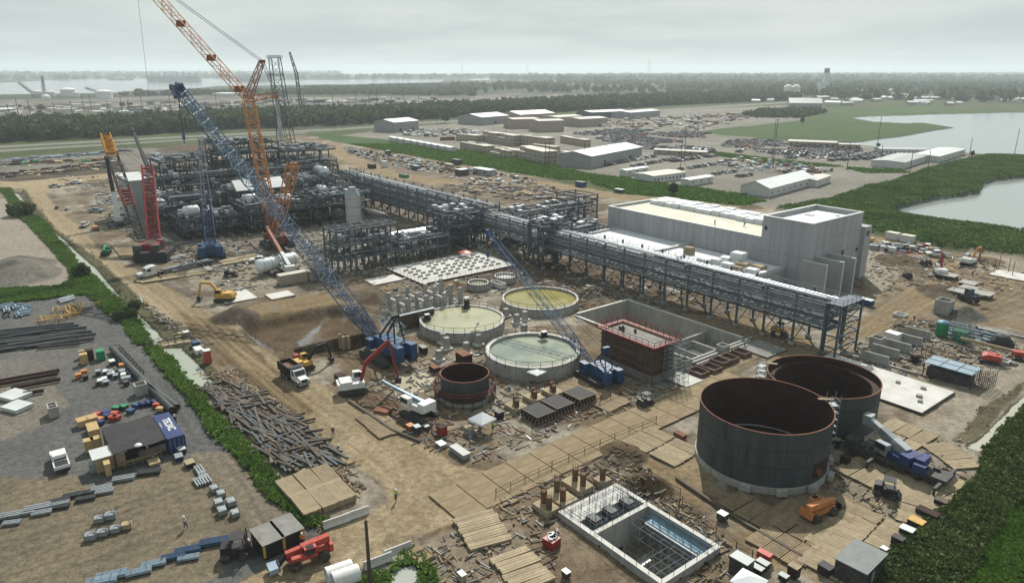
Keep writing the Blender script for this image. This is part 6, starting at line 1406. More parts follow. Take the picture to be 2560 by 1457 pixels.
build2('low white office with flat roof on the lake side, furthest right', 2345, 406, 2412, 386, 16, 3.6, .5, 'white_wall', 'roof_metal', name='site_office', windows=7)
build2('open brown roofed stall behind the parked rows', 1634, 385, 1765, 392, 9, 3, .5, 'tan_wall', 'beige_roof', name='stall', windows=5)
build2('white cabin with flat roof before the green strip, half behind the mud', 1182, 433, 1222, 440, 5, 3.0, .1, 'grey_wall', 'white_roof', name='site_office', windows=2)
# white sloping roofed cabins along the strip
for k in range(9):
    u = 987 + k * 17.4; v = 352 + k * 3.1
    p = G(u + 14, v + 3); tag(gable('cabin', 'white roofed cabin in the sloping row along the green strip', 'cabin', p, R(118), 16, 4.4, 3.2, .35, 'white_wall', 'white_roof', 'white cabins along the green strip', 0, 4))
# stacked beige containers
rnd = random.Random(77)
def container(mt, rm, l=12.2, lab=None, group=None):
    t = thing('storage_container', lab, 'container', (0, 0, 0), 0, group)
    m = MB(); m.bx(0, 0, 0, l, 2.44, 2.5); m.build('wall', X[mt], t)
    m = MB(); m.bx(-.05, -.05, 2.5, l + .05, 2.49, 2.6); m.build('roof', X[rm], t)
    m = MB()
    for k in range(int(l / 1.2)): m.bx(.3 + k * 1.2, -.03, .15, .5 + k * 1.2, -.001, 2.4)
    m.build('rib', X[mt], t)
    m = MB()
    for x in (2, 6.2, 10): m.bx(x - .45, -.05, 1.1, x + .45, -.001, 2.0); m.bx(x - .45, 2.441, 1.1, x + .45, 2.48, 2.0)
    m.bx(l + .001, .4, 1.1, l + .04, 1.2, 2.0)
    m.build('window', X['glass'], t)
    return t
c0 = container('beige_wall', 'beige_roof', 12.2, 'beige stacked container in the block behind the green strip', 'beige stacked containers'); used = False
blocks = [(1150, 372, 1222, 386, 2, 3, 2), (1225, 388, 1300, 402, 2, 4, 2), (1290, 395, 1370, 414, 3, 4, 3), (1140, 350, 1215, 358, 2, 3, 2), (1200, 352, 1290, 366, 3, 3, 3), (1290, 362, 1380, 374, 3, 3, 3), (1330, 378, 1400, 388, 2, 2, 2), (1400, 356, 1470, 368, 2, 2, 2), (1400, 398, 1440, 404, 1, 2, 2)]
spots = []
for (u0, v0, u1, v1, nl, nw, nh) in blocks:
    p, rz, l = two(u0, v0, u1, v1); dx = Vector((math.cos(rz), math.sin(rz), 0)); dy = Vector((-math.sin(rz), math.cos(rz), 0))
    n = max(1, int(l / 12.6))
    for i in range(n):
        for j in range(nw):
            for k in range(nh):
                if k == nh - 1 and rnd.random() < .3: break
                spots.append((p + dx * (i * 12.5) + dy * (j * 2.75 + rnd.uniform(-.1, .1)) + Vector((0, 0, k * 2.62)), rz))
for p, rz in spots[:250]:
    if not used: c0.location = p; c0.rotation_euler = (0, 0, rz); used = True
    else: dup(c0, p, rz)
c1 = container('rust_orange', 'rust_orange', 12.2, 'red brown container between the white cabins and beige stacks', None); c1.location = G(1102, 351); c1.rotation_euler = (0, 0, R(20))
# parked cars
def car(mt, label, g):
    m = MB()
    m.side([(-2.2, .35), (2.2, .35), (2.25, .7), (1.2, .95), (-2.1, 1.0)], -.88, .88, 0)
    m.side([(1.2, .95), (.5, 1.45), (-1.2, 1.5), (-1.95, .98)], -.76, .76, 1); m.side([(.45, 1.44), (.4, 1.5), (-1.15, 1.54), (-1.2, 1.46)], -.72, .72, 0)
    for x in (-1.35, 1.35):
        for y in (-.8, .8): m.wheel((x, y, .33), .33, .22, 2, 8)
    o = m.build('parked_car', [X[mt], X['glass'], X['tyre']]); return tag(o, label, 'car', g)
cmats = [('dark_metal', 'grey'), ('galv', 'silver'), ('dark_metal', 'dark grey'), ('black', 'black'), ('rust', 'dark red'), ('navy', 'dark blue'), ('insul', 'pale grey'), ('white', 'white')]
protos = None; nplaced = 0
carspots = []
def row(u0, v0, u1, v1, sp=2.75, turn=R(90), g=''):
    p, q = G(u0, v0), G(u1, v1); d = q - p; n = int(d.length / sp); a = face(p, q)
    for k in range(n):
        if rnd.random() < .08: continue
        carspots.append((p + d * (k / n) + Vector((rnd.uniform(-.2, .2), rnd.uniform(-.3, .3), 0)), a + turn + R(rnd.uniform(-3, 3)) + (math.pi if rnd.random() < .4 else 0), g))
row(1512, 414, 1640, 391, g='along the long grey warehouse'); row(1582, 416, 1706, 394, g='in front of the cream site office'); row(1680, 404, 1792, 390, g='in the middle of the near parking lot')
row(1702, 424, 1790, 411, g='behind the cream site office'); row(1786, 436, 1845, 428, g='near the tent hall'); row(1846, 442, 1882, 437, g='near the tent hall')
for k in range(6): row(2020 - k * 2, 396 - k * 5.5, 2160 - k * 8, 376 - k * 4, 2.9, g='between canteen and lake offices')
for k in range(4): row(2075 + k * 30, 402 - k * 1, 2190 + k * 14, 382 + k * 3, 3.0, g='in front of the lake offices')
near = list(carspots)
lot = [(1430, 334), (1540, 323), (1720, 328), (1900, 347), (2000, 362), (2090, 380), (2150, 392), (1990, 398), (1800, 389), (1640, 376), (1500, 351)]
lx = np.array([tuple(G(*q))[:2] for q in lot]); la, lb_ = lx @ np.array([E1.x, E1.y]), lx @ np.array([E2.x, E2.y])
b_ = lb_.min(); side_ = 0
while b_ < lb_.max():
    for a_ in np.arange(la.min(), la.max(), 2.75):
        p = S(a_, b_); px_, py_ = to_px(np.array([p.x]), np.array([p.y]))
        if inpoly(px_, py_, lot)[0] and rnd.random() < .82 and fbm(np.array([a_ / 30]), np.array([b_ / 30]), 2, 5)[0] > .36:
            carspots.append((p + Vector((rnd.uniform(-.2, .2), rnd.uniform(-.3, .3), 0)), SITE + R(90) + R(rnd.uniform(-3, 3)) + (math.pi if rnd.random() < .4 else 0), 'in the big parking lot before the green field'))
    side_ ^= 1; b_ += 5.4 if side_ else 10.5
far_cars = carspots[len(near):]
rnd.shuffle(far_cars); carspots = near + far_cars
SHOW = sorted(range(len(carspots)), key=lambda i: carspots[i][0].length)
protos = {}
for n_, i in enumerate(SHOW[:300]):
    p, a, g = carspots[i]; mt, cn = cmats[rnd.randrange(8)]
    lb = cn + ' car parked in a row ' + g; gr = 'cars parked ' + g
    if mt not in protos: o = protos[mt] = car(mt, lb, gr); o.location = p; o.rotation_euler = (0, 0, a)
    else: dup(protos[mt], p, a, lb, gr)
m = MB()
for i in SHOW[300:]:
    p, a, g = carspots[i]; c = rnd.randrange(6); m.box(p + Vector((0, 0, .65)), (4.4, 1.76, .7), a, c); m.box(p + Vector((-.3 * math.cos(a), -.3 * math.sin(a), 1.2)), (2.2, 1.5, .5), a, 6)
if m.v: stuff(m.build('parked_cars_far', [X['white'], X['galv'], X['dark_metal'], X['black'], X['red'], X['navy'], X['glass']]))
# yard clutter of the camp seen as one mass
def clutter(name, poly, n, mats, smin, smax, hmax, flat=.3, seed=1, pipes=.25):
    rr = np.random.default_rng(seed); st = nr.bit_generator.state
    P = pick(pxmask(poly), n); r_ = random.Random(seed); m = MB()
    if name == 'debris': smin, smax, hmax, flat, pipes = smin * .55, smax * .55, hmax * .6, .78, .42; P = np.concatenate([P, pick(pxmask(poly), n // 2)]); mats = ['mat_timber' if q == 'wood' else q for q in mats]
    for x, y, z in P:
        s = r_.uniform(smin, smax); a = SITE + r_.choice([0, math.pi / 2]) + r_.uniform(-.35, .35); k = r_.randrange(len(mats))
        if r_.random() < pipes:
            l = s * r_.uniform(1.5, 4); d = Vector((math.cos(a) * l / 2, math.sin(a) * l / 2, 0)); c = Vector((x, y, z + .15)); m.tube(c - d, c + d, r_.uniform(.06, .16), None, 5, k)
        elif r_.random() < flat: m.box((x, y, z + .08), (s * r_.uniform(2, 5.5), s * r_.uniform(.15, .5), .12), a, k)
        else: h = r_.uniform(.25, hmax); m.box((x, y, z + h / 2), (s * r_.uniform(.6, 1.6), s * r_.uniform(.5, 1), h), a, k)
    return stuff(m.build(name, [X[q] for q in mats]))
clutter('camp_goods', [(1480, 300), (1850, 285), (1880, 296), (1750, 326), (1480, 318)], 420, ['tan_wall', 'rust_orange', 'galv', 'white', 'dark_metal', 'wood'], 2, 5, 2.6, .2, 21)
clutter('camp_goods', [(1780, 408), (1850, 395), (2010, 410), (2080, 428), (2000, 440), (1850, 425)], 300, ['galv', 'dark_metal', 'rust_orange', 'white', 'frp_blue', 'mat_pale'], 1, 3, 2, .3, 22)
clutter('camp_goods', [(1000, 325), (1150, 322), (1200, 330), (1150, 345), (1000, 340)], 140, ['white', 'galv', 'dark_metal', 'tan_wall'], 2, 4, 2.4, .1, 23, .05)
clutter('yard_goods', [(855, 366), (1020, 396), (1200, 428), (1350, 450), (1200, 440), (1040, 428), (920, 398), (870, 385)], 520, ['dark_metal', 'steel_grey', 'galv', 'white', 'rust', 'wood', 'insul'], .8, 2.6, 1.6, .3, 24)
clutter('yard_goods', [(1100, 462), (1300, 455), (1400, 470), (1500, 498), (1460, 510), (1260, 500), (1130, 480)], 420, ['wood_dark', 'rust', 'dark_metal', 'wood', 'steel_grey', 'mat_pale'], .8, 3, .9, .5, 25, .4)
clutter('yard_goods', [(1100, 440), (1160, 446), (1330, 452), (1330, 458), (1180, 458)], 60, ['dark_metal', 'galv', 'white'], .8, 2, 1.2, .3, 26)
clutter('storage_rows', [(0, 400), (320, 374), (325, 380), (0, 408)], 150, ['brace_pale', 'galv', 'steel_grey'], 2, 5, 1.4, .5, 27, .5)
clutter('storage_rows', [(0, 408), (260, 396), (255, 402), (0, 416)], 160, ['rust_orange', 'rust', 'green', 'wood'], 2, 5, 1.4, .5, 28, .5)
clutter('storage_rows', [(0, 436), (100, 424), (300, 404), (310, 414), (110, 436), (0, 446)], 240, ['black', 'wood_dark', 'wood', 'dark_metal'], 1.5, 4, 1.4, .4, 29, .3)
# far country: tanks, grain tower, barge, pylons, settlement
def far_tank(label, u, v, r, h, y=None, dome=.25, group=None):
    p = G(u, v) if y is None else AT(u, v, y); p.z = 0
    t = thing('storage_tank', label, 'tank', p, 0, group)
    m = MB(); m.lathe([(r, 0), (r, h)], 24); m.build('wall', X['far_white'], t)
    m = MB(); m.lathe([(r, h), (r * .7, h + r * dome * .6), (r * .3, h + r * dome * .95), (.01, h + r * dome)], 24); m.build('roof', X['far_white'], t)
far_tank('broad white tank beyond the forest, biggest near the river', 172, 241, 15, 15); far_tank('small white tank touching the right side of the broad one', 192, 242, 6, 9)
far_tank('half built pale tank beyond the forest, right of the white tanks', 262, 246, 15, 14); far_tank('low white domed tank beyond the forest', 115, 247, 8, 5, None, .5)
far_tank('white tank under the distant cranes at the left', 96, 241, 9, 11); far_tank('white tank right of the tank under the distant cranes', 128, 241, 8, 10)
far_tank('white domed silo, left one of the pair at the settlement', 1968, 241, 9.5, 20, None, .6, 'white domed silos'); far_tank('white domed silo, right one of the pair at the settlement', 1988, 241, 9.5, 20, None, .6, 'white domed silos')
for k, (u, v) in enumerate([(1570, 186), (2138, 188), (2176, 187), (2232, 188), (2336, 188), (2396, 188), (1712, 188)]):
    far_tank('pale domed tank on the hazy horizon', u, v, 70, 30, None, .35, 'domed tanks on the horizon')
p = G(2061, 236); t = thing('grain_tower', 'tall pale grain elevator tower standing over the settlement', 'tower', p, 0)
m = MB(); m.bx(-6, -6, 0, 6, 6, 50); m.bx(-19, -6, 0, -8, 6, 28); m.build('shaft', X['far_white'], t)
m = MB(); m.bx(-5, -5, 50, 4, 5, 60); m.bx(6, -4, 16, 8, 4, 42); m.build('headhouse', X['far_grey'], t)
def pylon(label, u, v, h, grp=None, w_=3, y=None):
    p = G(u, v); t = thing('power_pylon', label, 'pylon', p, 0, grp); s = h / 40
    m = MB(); m.lattice((0, 0, 0), (0, 0, h), 9 * s, 1.5 * s, 9 * s, 1.5 * s, 6 * s, .45 * s * w_ / 3, .25 * s * w_ / 3, up=(0, 1, 0)); m.bar((-8 * s, 0, h * .8), (8 * s, 0, h * .8), .7 * s); m.bar((-6 * s, 0, h * .93), (6 * s, 0, h * .93), .7 * s); m.build('lattice_frame', X['far_grey'], t)
pylon('tall lattice power pylon on the horizon, left one', 1155, 186, 150); pylon('tall lattice power pylon on the horizon, right one', 1318, 186, 150)
pylon('single thin mast on the horizon beyond the forest', 1622, 190, 150, None, 1.5)
t = thing('barge', 'long dark work barge with deck cranes lying on the river', 'barge', G(438, 204), R(4))
m = MB(); m.bx(-128, -20, -2, 128, 20, 27); m.build('hull', X['far_grey'], t)
for k in range(8):
    x = -110 + k * 31; m = MB(); m.bx(x - 3, -4, 27, x + 4, 4, 38 + (k % 3) * 4); m.bar((x, 0, 38), (x + 9, 0, 45), 2); m.build('deck_crane', X['far_grey'], t)
t = thing('barge', 'second dark barge on the river, seen behind the orange strut', 'barge', G(630, 203.5), R(-3))
m = MB(); m.bx(-75, -20, -2, 80, 20, 20); m.build('hull', X['far_grey'], t)
m = MB(); m.bx(-30, -6, 20, -18, 6, 30); m.bx(10, -6, 20, 20, 6, 28); m.build('deck_crane', X['far_grey'], t)
t = thing('barge', 'small flat boat at the far river bank', 'boat', G(302, 200), 0)
m = MB(); m.prism([(-70, -12), (60, -12), (78, 0), (60, 12), (-70, 12)], -1, 9); m.build('hull', X['far_grey'], t)
m = MB(); m.bx(-20, -8, 9, 20, 8, 20); m.build('cabin', X['far_white'], t)
rnd = random.Random(5)
h0 = None
for k in range(64):
    u = rnd.uniform(1860, 2600); v = rnd.uniform(232, 266); 
    if v > 258 and u < 2020: continue
    l, w_ = rnd.choice([(14, 10), (22, 12), (34, 14), (12, 9)]); mt = rnd.choice(['white_wall', 'tan_wall', 'grey_wall']); rm = rnd.choice(['roof_metal', 'white_roof', 'roof_grey'])
    gable('house', rnd.choice(['low far off house among trees beyond the lake', 'low far off house among trees beyond the lake']), 'house', G(u, v), R(rnd.uniform(-20, 30)), l, w_, 4, 1.8, mt, rm, 'houses of the far settlement')
build2('large dark hipped roof at the far side of the green field', 1972, 271, 2054, 272, 30, 8, 7, 'grey_wall', 'roof_grey'); build2('bright white roof right of the dark hipped one', 2060, 263, 2098, 264, 20, 5, 2, 'white_wall', 'white_roof')
build2('long white depot roof far behind the grain tower', 2062, 233, 2102, 232, 30, 6, 2, 'white_wall', 'white_roof'); build2('long pale depot roofs in the settlement', 2150, 234, 2250, 230, 40, 6, 2, 'white_wall', 'roof_metal')
build2('flat white building on the plain beyond the forest, left of the orange boom', 531, 240, 574, 241, 60, 6, 1, 'white_wall', 'white_roof')
build2('white sheds on the plain at the left beyond the forest', 0, 286, 40, 284, 20, 6, 2, 'grey_wall', 'roof_metal')
clutter('plain_goods', [(0, 268), (700, 252), (1100, 246), (1100, 254), (700, 262), (420, 282), (0, 296)], 420, ['tan_wall', 'far_white', 'rust', 'far_grey', 'beige_roof'], 5, 16, 6, .4, 31, .1)
# utility poles and lamp masts
def pole(label, u, v, h, r=.16, mt='pole_wood', arm=True, group='utility poles', lamp=False, y=None):
    p = G(u, v); t = thing('utility_pole', label, 'pole', p, R(20), group)
    m = MB(); m.tube((0, 0, 0), (0, 0, h), r, r * .7, 7); m.build('shaft', X[mt], t)
    if arm: m = MB(); m.bar((-1.2, 0, h - .8), (1.2, 0, h - .8), .2); m.build('crossarm', X[mt], t)
    if lamp: m = MB(); m.box((0, 0, h), (2.2, 1, .5)); m.build('lamp', X['galv'], t)
    return t
for u, v, h in [(1363, 432, 17), (1373, 420, 16), (1460, 415, 15), (1700, 440, 20), (1710, 405, 18), (2190, 385, 26), (2117, 425, 16), (2420, 405, 15), (2272, 445, 14), (2316, 440, 14), (2535, 390, 18), (2200, 412, 12), (1932, 420, 28), (1930, 395, 24), (1580, 350, 22), (1744, 333, 20), (1573, 318, 24), (1233, 325, 14), (1265, 338, 14), (1092, 312, 16), (1514, 410, 12)]:
    pole('dark pole standing in the camp and parking lots', u, v, h, .22, 'pole_wood', False, 'poles of the camp', u in (1700, 1932, 2190, 1580))
for k in range(34):
    u = 20 + k * 31 + rnd.uniform(-8, 8); pole('thin pole on the plain beyond the forest', u, 290 - k * .9 + rnd.uniform(-6, 8), rnd.uniform(14, 24), .5, 'pole_wood', True, 'poles on the far plain')
for k, (u, u2, v2) in enumerate([(62, 45, 205), (112, 105, 190), (248, 212, 219)]):
    p = G(u + 30 if k != 1 else u, 243); t = thing('far_crane', ['far off crane with long sloping jib at the left edge of the river', 'far off upright crane over the white tanks', 'far off crane with flat jib near the half built tank'][k], 'crane', p, 0)
    q = loc(t, AT(u2, v2, p.y)); m = MB(); m.lattice((0, 0, 3), q, 5, 3, 5, 3, 8, .6, .4); m.build('jib', X['far_grey'], t)
    m = MB(); m.box((0, 0, 3), (14, 9, 6)); m.build('cab', X['far_grey'], t)
# ---------------------------------------------------------------- yard goods, mats, timber, small structures
rnd = random.Random(99)
def box_thing(name, label, cat, u, v, size, mt, rz=SITE, lid=None, group=None, z=0.0):
    t = thing(name, label, cat, G(u, v, z), rz, group); l, w_, h = [q * .8 for q in size]
    m = MB(); m.bx(-l / 2, -w_ / 2, .1, l / 2, w_ / 2, h); m.bx(-l / 2 + .1, -w_ / 2 + .05, 0, -l / 2 + .3, w_ / 2 - .05, .1); m.bx(l / 2 - .3, -w_ / 2 + .05, 0, l / 2 - .1, w_ / 2 - .05, .1); m.build('body', X[mt], t)
    m = MB(); m.bx(-l / 2 - .04, -w_ / 2 - .04, h, l / 2 + .04, w_ / 2 + .04, h + .09); m.build('lid', X[lid or mt], t)
    return t
# portable cabins, crates and bins in the gravel yard
for lb, u, v, sz, mt, ld in [
    ('tall tan cabinet standing beside the brown and green ones', 212, 908, (1.6, 1.6, 2.5), 'wood_crate', 'wood_crate'), ('dark brown cabinet between the tan and green ones', 226, 897, (1.7, 1.7, 2.5), 'rust', 'rust'),
    ('bright green generator box at the top of the orange bins', 253, 897, (2.2, 1.8, 2.3), 'green', 'green'), ('short tan cabinet behind the tall tan one', 207, 893, (1.4, 1.4, 1.8), 'wood_crate', 'mat_pale'),
    ('white toolbox alone below the green generator', 281, 910, (1.8, 1.2, 1.0), 'dark_metal', 'white'), ('orange bin beside the long black pipes', 306, 920, (1.5, 1.2, 1.1), 'orange', 'orange'),
    ('orange bin, left one of the close pair', 197, 944, (1.3, 1.2, 1.0), 'orange', 'orange'), ('orange bin, upper right one of the close pair', 211, 935, (1.3, 1.2, 1.0), 'orange', 'orange'), ('black bin below the close pair of orange bins', 214, 947, (1.2, 1.1, .9), 'black', 'dark_metal'),
    ('large pale wooden crate, left one by the black roofed shelter', 207, 1063, (2.2, 1.8, 1.4), 'wood_crate', 'wood_crate'), ('large pale wooden crate touching the red bin by the shelter', 232, 1056, (2.2, 1.8, 1.4), 'wood_crate', 'wood_crate'),
    ('long pale wooden crate below the two large ones', 234, 1080, (4.0, 1.9, 1.3), 'wood_crate', 'wood_crate'), ('tiny pale crate below the long crate', 235, 1100, (.9, .8, .6), 'wood_crate', 'mat_pale'),
    ('tall orange brown cupboard, left half of the pair', 226, 1127, (1.5, 1.6, 2.4), 'wood_crate', 'wood_crate'), ('tall orange brown cupboard, right half of the pair', 244, 1122, (1.5, 1.6, 2.4), 'wood_crate', 'wood_crate'),
    ('tan cabinet with door in front of the metal roofed shed', 272, 1185, (1.7, .9, 2.4), 'wood_crate', 'wood_crate'), ('grey wrapped pallet left of the metal roofed shed', 236, 1177, (1.6, 1.4, 1.7), 'galv', 'galv'),
    ('pale grey box with dark stripe beside the blue container', 454, 1130, (2.0, 1.3, 1.0), 'dark_metal', 'roof_metal'), ('blue box below the pale striped one', 448, 1147, (1.8, 1.3, .8), 'navy', 'galv'), ('open pale topped crate at the top of the bundle column', 475, 1163, (1.8, 1.5, .8), 'black', 'mat_pale')]:
    box_thing('yard_box', lb, 'box', u, v, sz, mt, SITE + R(rnd.uniform(-6, 6)), ld)
for k in range(18):
    u, v = rnd.uniform(238, 322), rnd.uniform(930, 966); mt = rnd.choice(['white', 'galv', 'dark_metal', 'brace_pale', 'white'])
    box_thing('tool_box', 'small metal toolbox in the loose cluster beside the long black pipes', 'box', u, v, (1.5, 1.0, rnd.uniform(.6, 1.0)), 'dark_metal' if k % 2 else mt, SITE + R(rnd.uniform(-20, 20)), mt, 'toolboxes beside the black pipes')
bins = [(243, 1040, 'red'), (266, 1036, 'navy'), (268, 1043, 'navy'), (287, 1038, 'red'), (283, 1048, 'red'), (292, 1047, 'red'), (250, 1052, 'orange'), (251, 1060, 'navy'), (327, 1031, 'blue'), (341, 1017, 'blue'), (357, 1014, 'navy'), (371, 1011, 'navy'), (387, 1009, 'navy'), (394, 1016, 'red'), (402, 1026, 'wood_crate'), (292, 1024, 'green'), (310, 1021, 'green')]
for u, v, mt in bins: box_thing('parts_bin', {'red': 'red', 'navy': 'dark blue', 'blue': 'blue', 'orange': 'orange', 'green': 'dark green', 'wood_crate': 'pale wooden'}[mt] + ' parts bin in the broken row behind the black roofed shelter', 'bin', u, v, (1.5, 1.1, .75), 'dark_metal' if mt in ('green',) else mt, SITE + R(38 + rnd.uniform(-12, 12)), mt, 'parts bins behind the shelter')
# black roofed shelter against the blue container
c = G(467, 1123); t = thing('shipping_container', 'dark blue shipping container with white lettering on its roof', 'container', c, SITE)
L_ = 9.4; m = MB(); m.bx(-L_, -2.44, 0, 0, 0, 2.6)
for k in range(26): m.bx(-L_ + .2 + k * .36, .001, .15, -L_ + .36 + k * .36, .04, 2.5)
m.build('body', X['navy'], t)
m = MB()
for k in range(2): m.bx(.001, -2.3 + k * 1.2, .15, .05, -1.25 + k * 1.2, 2.5)
m.build('door', X['navy'], t)
m = MB()
for k in range(4): m.tube((.09, -2.1 + k * .6, .2), (.09, -2.1 + k * .6, 2.4), .035, None, 6)
m.build('lock_rod', X['galv'], t)
fc_ = bpy.data.curves.new('lettering', 'FONT'); fc_.body = 'TEOXC'; fc_.size = 1.5; fc_.align_x = 'CENTER'; fc_.align_y = 'CENTER'; fc_.extrude = .01; fc_.offset = .035; fc_.space_character = .92
fo = bpy.data.objects.new('lettering', fc_); COL.objects.link(fo); fo.parent = t; fo.location = (-4.9, -1.1, 2.612); fo.rotation_euler = (0, 0, 0); fo.data.materials.append(X['white'])
bpy.context.view_layer.update(); dg_ = bpy.context.evaluated_depsgraph_get(); me_ = bpy.data.meshes.new_from_object(fo.evaluated_get(dg_)); lo_ = bpy.data.objects.new('roof_lettering', me_); COL.objects.link(lo_); lo_.parent = t; lo_.location = fo.location; bpy.data.objects.remove(fo)
m = MB()
for k in range(5): m.bx(-6.2 + k * .35, -2.2, 2.601, -6.0 + k * .35, -2.05, 2.606)
m.build('small_marking', X['white'], t)
t = thing('roofed_shelter', 'shelter with patched black tarpaulin roof joined to the blue container', 'shelter', c, SITE)
m = MB()
rz_ = [[2.75 + .12 * math.sin(i * 1.7 + j) + .1 * (i in (2, 5)) for j in range(9)] for i in range(8)]
V = [(-L_ * 1.02 + L_ * 1.04 * i / 7, -9.6 + 7.0 * j / 8, rz_[i][j]) for i in range(8) for j in range(9)]
F = [(i * 9 + j, (i + 1) * 9 + j, (i + 1) * 9 + j + 1, i * 9 + j + 1) for i in range(7) for j in range(8)]
m.add(V, F, 0, True); m.add([(x, y, z - .08) for x, y, z in V], [f[::-1] for f in F]); m.build('tarpaulin_roof', X['tarp_black'], t)
for x in (-L_ + .2, -L_ / 2, -.2):
    for y in (-9.4, -6): m = MB(); m.box((x, y, 1.35), (.15, .15, 2.7)); m.build('post', X['wood_dark'], t)
m = MB(); m.bx(-L_, -9.6, 0, -.6, -9.45, 2.5); m.bx(-.25, -6.4, .8, -.1, -2.7, 1.9); m.build('plank_wall', X['wood_dark'], t)
m = MB(); rail(m, [(.6, -8.6, 0), (.6, -3.6, 0)], 1.2, 1.2, .05); m.bx(-.4, -8.8, .8, .4, -4, .9); m.build('work_bench', X['mat_timber'], t)
tag(box_thing('pallet', 'loose pallet stack in front of the shelter', 'pallet', 385, 1157, (2.4, 1.8, .5), 'wood', SITE), None, None)
m = MB(); m.lathe([(.01, .3), (.3, .24), (.5, .1), (.55, 0)], 10); tag(m.build('sandbag', X['white_roof'], None, G(345, 1112, 2.9), .3), 'white sack lying on the front edge of the black roof', 'sack')
t = thing('tool_shed', 'small plywood shed with pale metal roof left of the shelter', 'shed', G(276, 1163), SITE)
m = MB(); m.bx(-1.3, -1.9, 0, 1.3, 1.9, 2.3); m.build('wall', X['wood'], t)
m = MB(); m.side([(-1.6, 2.3), (1.6, 2.3), (1.6, 2.4), (-1.6, 2.55)], -2.2, 2.2); m.build('roof', X['roof_metal'], t)
# concrete riser boxes
def riser(label, u, v, l, w_, h, mt='concrete', holes=1, rz=SITE, group=None):
    t = thing('concrete_riser', label, 'concrete box', G(u, v), rz, group); th = .22
    m = MB(); m.bx(-l / 2, -w_ / 2, 0, l / 2, -w_ / 2 + th, h); m.bx(-l / 2, w_ / 2 - th, 0, l / 2, w_ / 2, h); m.bx(-l / 2, -w_ / 2 + th, 0, -l / 2 + th, w_ / 2 - th, h); m.bx(l / 2 - th, -w_ / 2 + th, 0, l / 2, w_ / 2 - th, h)
    if holes == 2: m.bx(-th / 2, -w_ / 2 + th, 0, th / 2, w_ / 2 - th, h)
    m.build('wall', X[mt], t)
    m = MB(); m.bx(-l / 2 + th, -w_ / 2 + th, .02, l / 2 - th, w_ / 2 - th, .1); m.build('base', X['concrete_dark'], t)
for a in [('square hollow concrete riser beside the two long black pipes', 354, 983, 2.0, 2.0, 2.0), ('narrow twin cell concrete riser alone in the sandy yard', 135, 1036, 2.6, 1.5, 1.8, 'concrete', 2), ('tall hollow concrete riser at the sand heap on the right', 2357, 782, 3.2, 3.2, 3.4), ('hollow concrete riser beside the grey wall panels', 2191, 868, 2.3, 2.3, 2.4),
          ('tall concrete riser at the near corner of the big pit', 1709, 920, 1.9, 1.9, 2.0), ('concrete riser at the right end of the dark pit frames', 1806, 880, 2.0, 2.0, 1.7), ('low white concrete ring box on the right hand track', 2251, 790, 2.6, 2.2, .7, 'concrete_pale'), ('low white concrete box near the red boom lifts', 2503, 905, 2.8, 2.0, .7, 'concrete_pale'), ('white concrete box between the two small wells', 1245, 716, 4.5, 2.2, 1.3, 'concrete_pale')]: riser(*a)
for k, (u, v, s) in enumerate([(1745, 935, 3.4), (1777, 925, 3.4), (1800, 908, 3.2), (1822, 900, 3.2), (1853, 886, 3.2)]):
    riser('open dark timber pit frame in the row between big pit and dirt road', u, v, s, s * .8, .9, 'formwork', 1, SITE, 'dark pit frames by the dirt road')
for k, (u, v) in enumerate([(1345, 1043), (1393, 1022), (1448, 1000)]):
    t = thing('footing_form', ['black netted footing form, nearest the mat road', 'black netted footing form, middle one of three', 'black netted footing form, furthest from the camera'][k], 'footing', G(u, v), SITE)
    m = MB(); m.bx(-2.1, -1.9, 0, 2.1, 1.9, 1.5); m.build('form', X['tarp_black'], t)
    m = MB()
    for q in range(6):
        for s in (-1, 1): m.bar((-2 + q * .8, s * 2.7, 0), (-2 + q * .8, s * 1.95, 1.2), .09)
        m.bar((2.75, -1.8 + q * .7, 0), (2.15, -1.8 + q * .7, 1.2), .09)
    m.bx(-2.2, -2.0, 1.4, 2.2, -1.9, 1.55); m.bx(2.1, -1.9, 1.4, 2.2, 2.0, 1.55); m.build('brace', X['mat_timber'], t)
def footing(label, u, v, l, w_, cols, h=1.8, group=None):
    t = thing('column_footing', label, 'footing', G(u, v), SITE, group)
    m = MB(); m.bx(-l / 2, -w_ / 2, 0, l / 2, w_ / 2, .8); m.build('slab', X['mat_pale'], t)
    for x, y in cols:
        m = MB(); m.lathe([(.42, .8), (.42, .8 + h)], 12, (x, y, 0), 0, True, True); m.build('pier', X['rebar'], t)
        m = MB()
        for k in range(8): a = k * .785; m.tube((x + .36 * math.cos(a), y + .36 * math.sin(a), .8 + h), (x + .4 * math.cos(a), y + .4 * math.sin(a), 1.5 + h), .03, None, 4)
        m.build('rebar', X['rebar'], t)
footing('pale footing with two rebar piers, top one above the pump pit', 1443, 1218, 3.8, 2.6, [(-.7, .2), (.9, .2)]); footing('single pier footing nearest the corner of the pump pit', 1506, 1208, 1.9, 1.9, [(0, 0)])
footing('middle pale footing with rebar piers left of the pump pit', 1400, 1250, 4.2, 2.8, [(-1, .3), (1.1, -.5)]); footing('footing with two rebar piers, lowest one left of the pump pit', 1365, 1275, 3.0, 2.2, [(-.7, .2), (.8, -.2)])
for k, (u, v) in enumerate([(1290, 1022), (1335, 1000), (1382, 985)]): footing('low pale footing slab with short piers beside the netted footing forms', u, v, 3.2, 2.6, [(-.6, .3), (.6, -.3)], 1.3, 'low footings beside the forms')
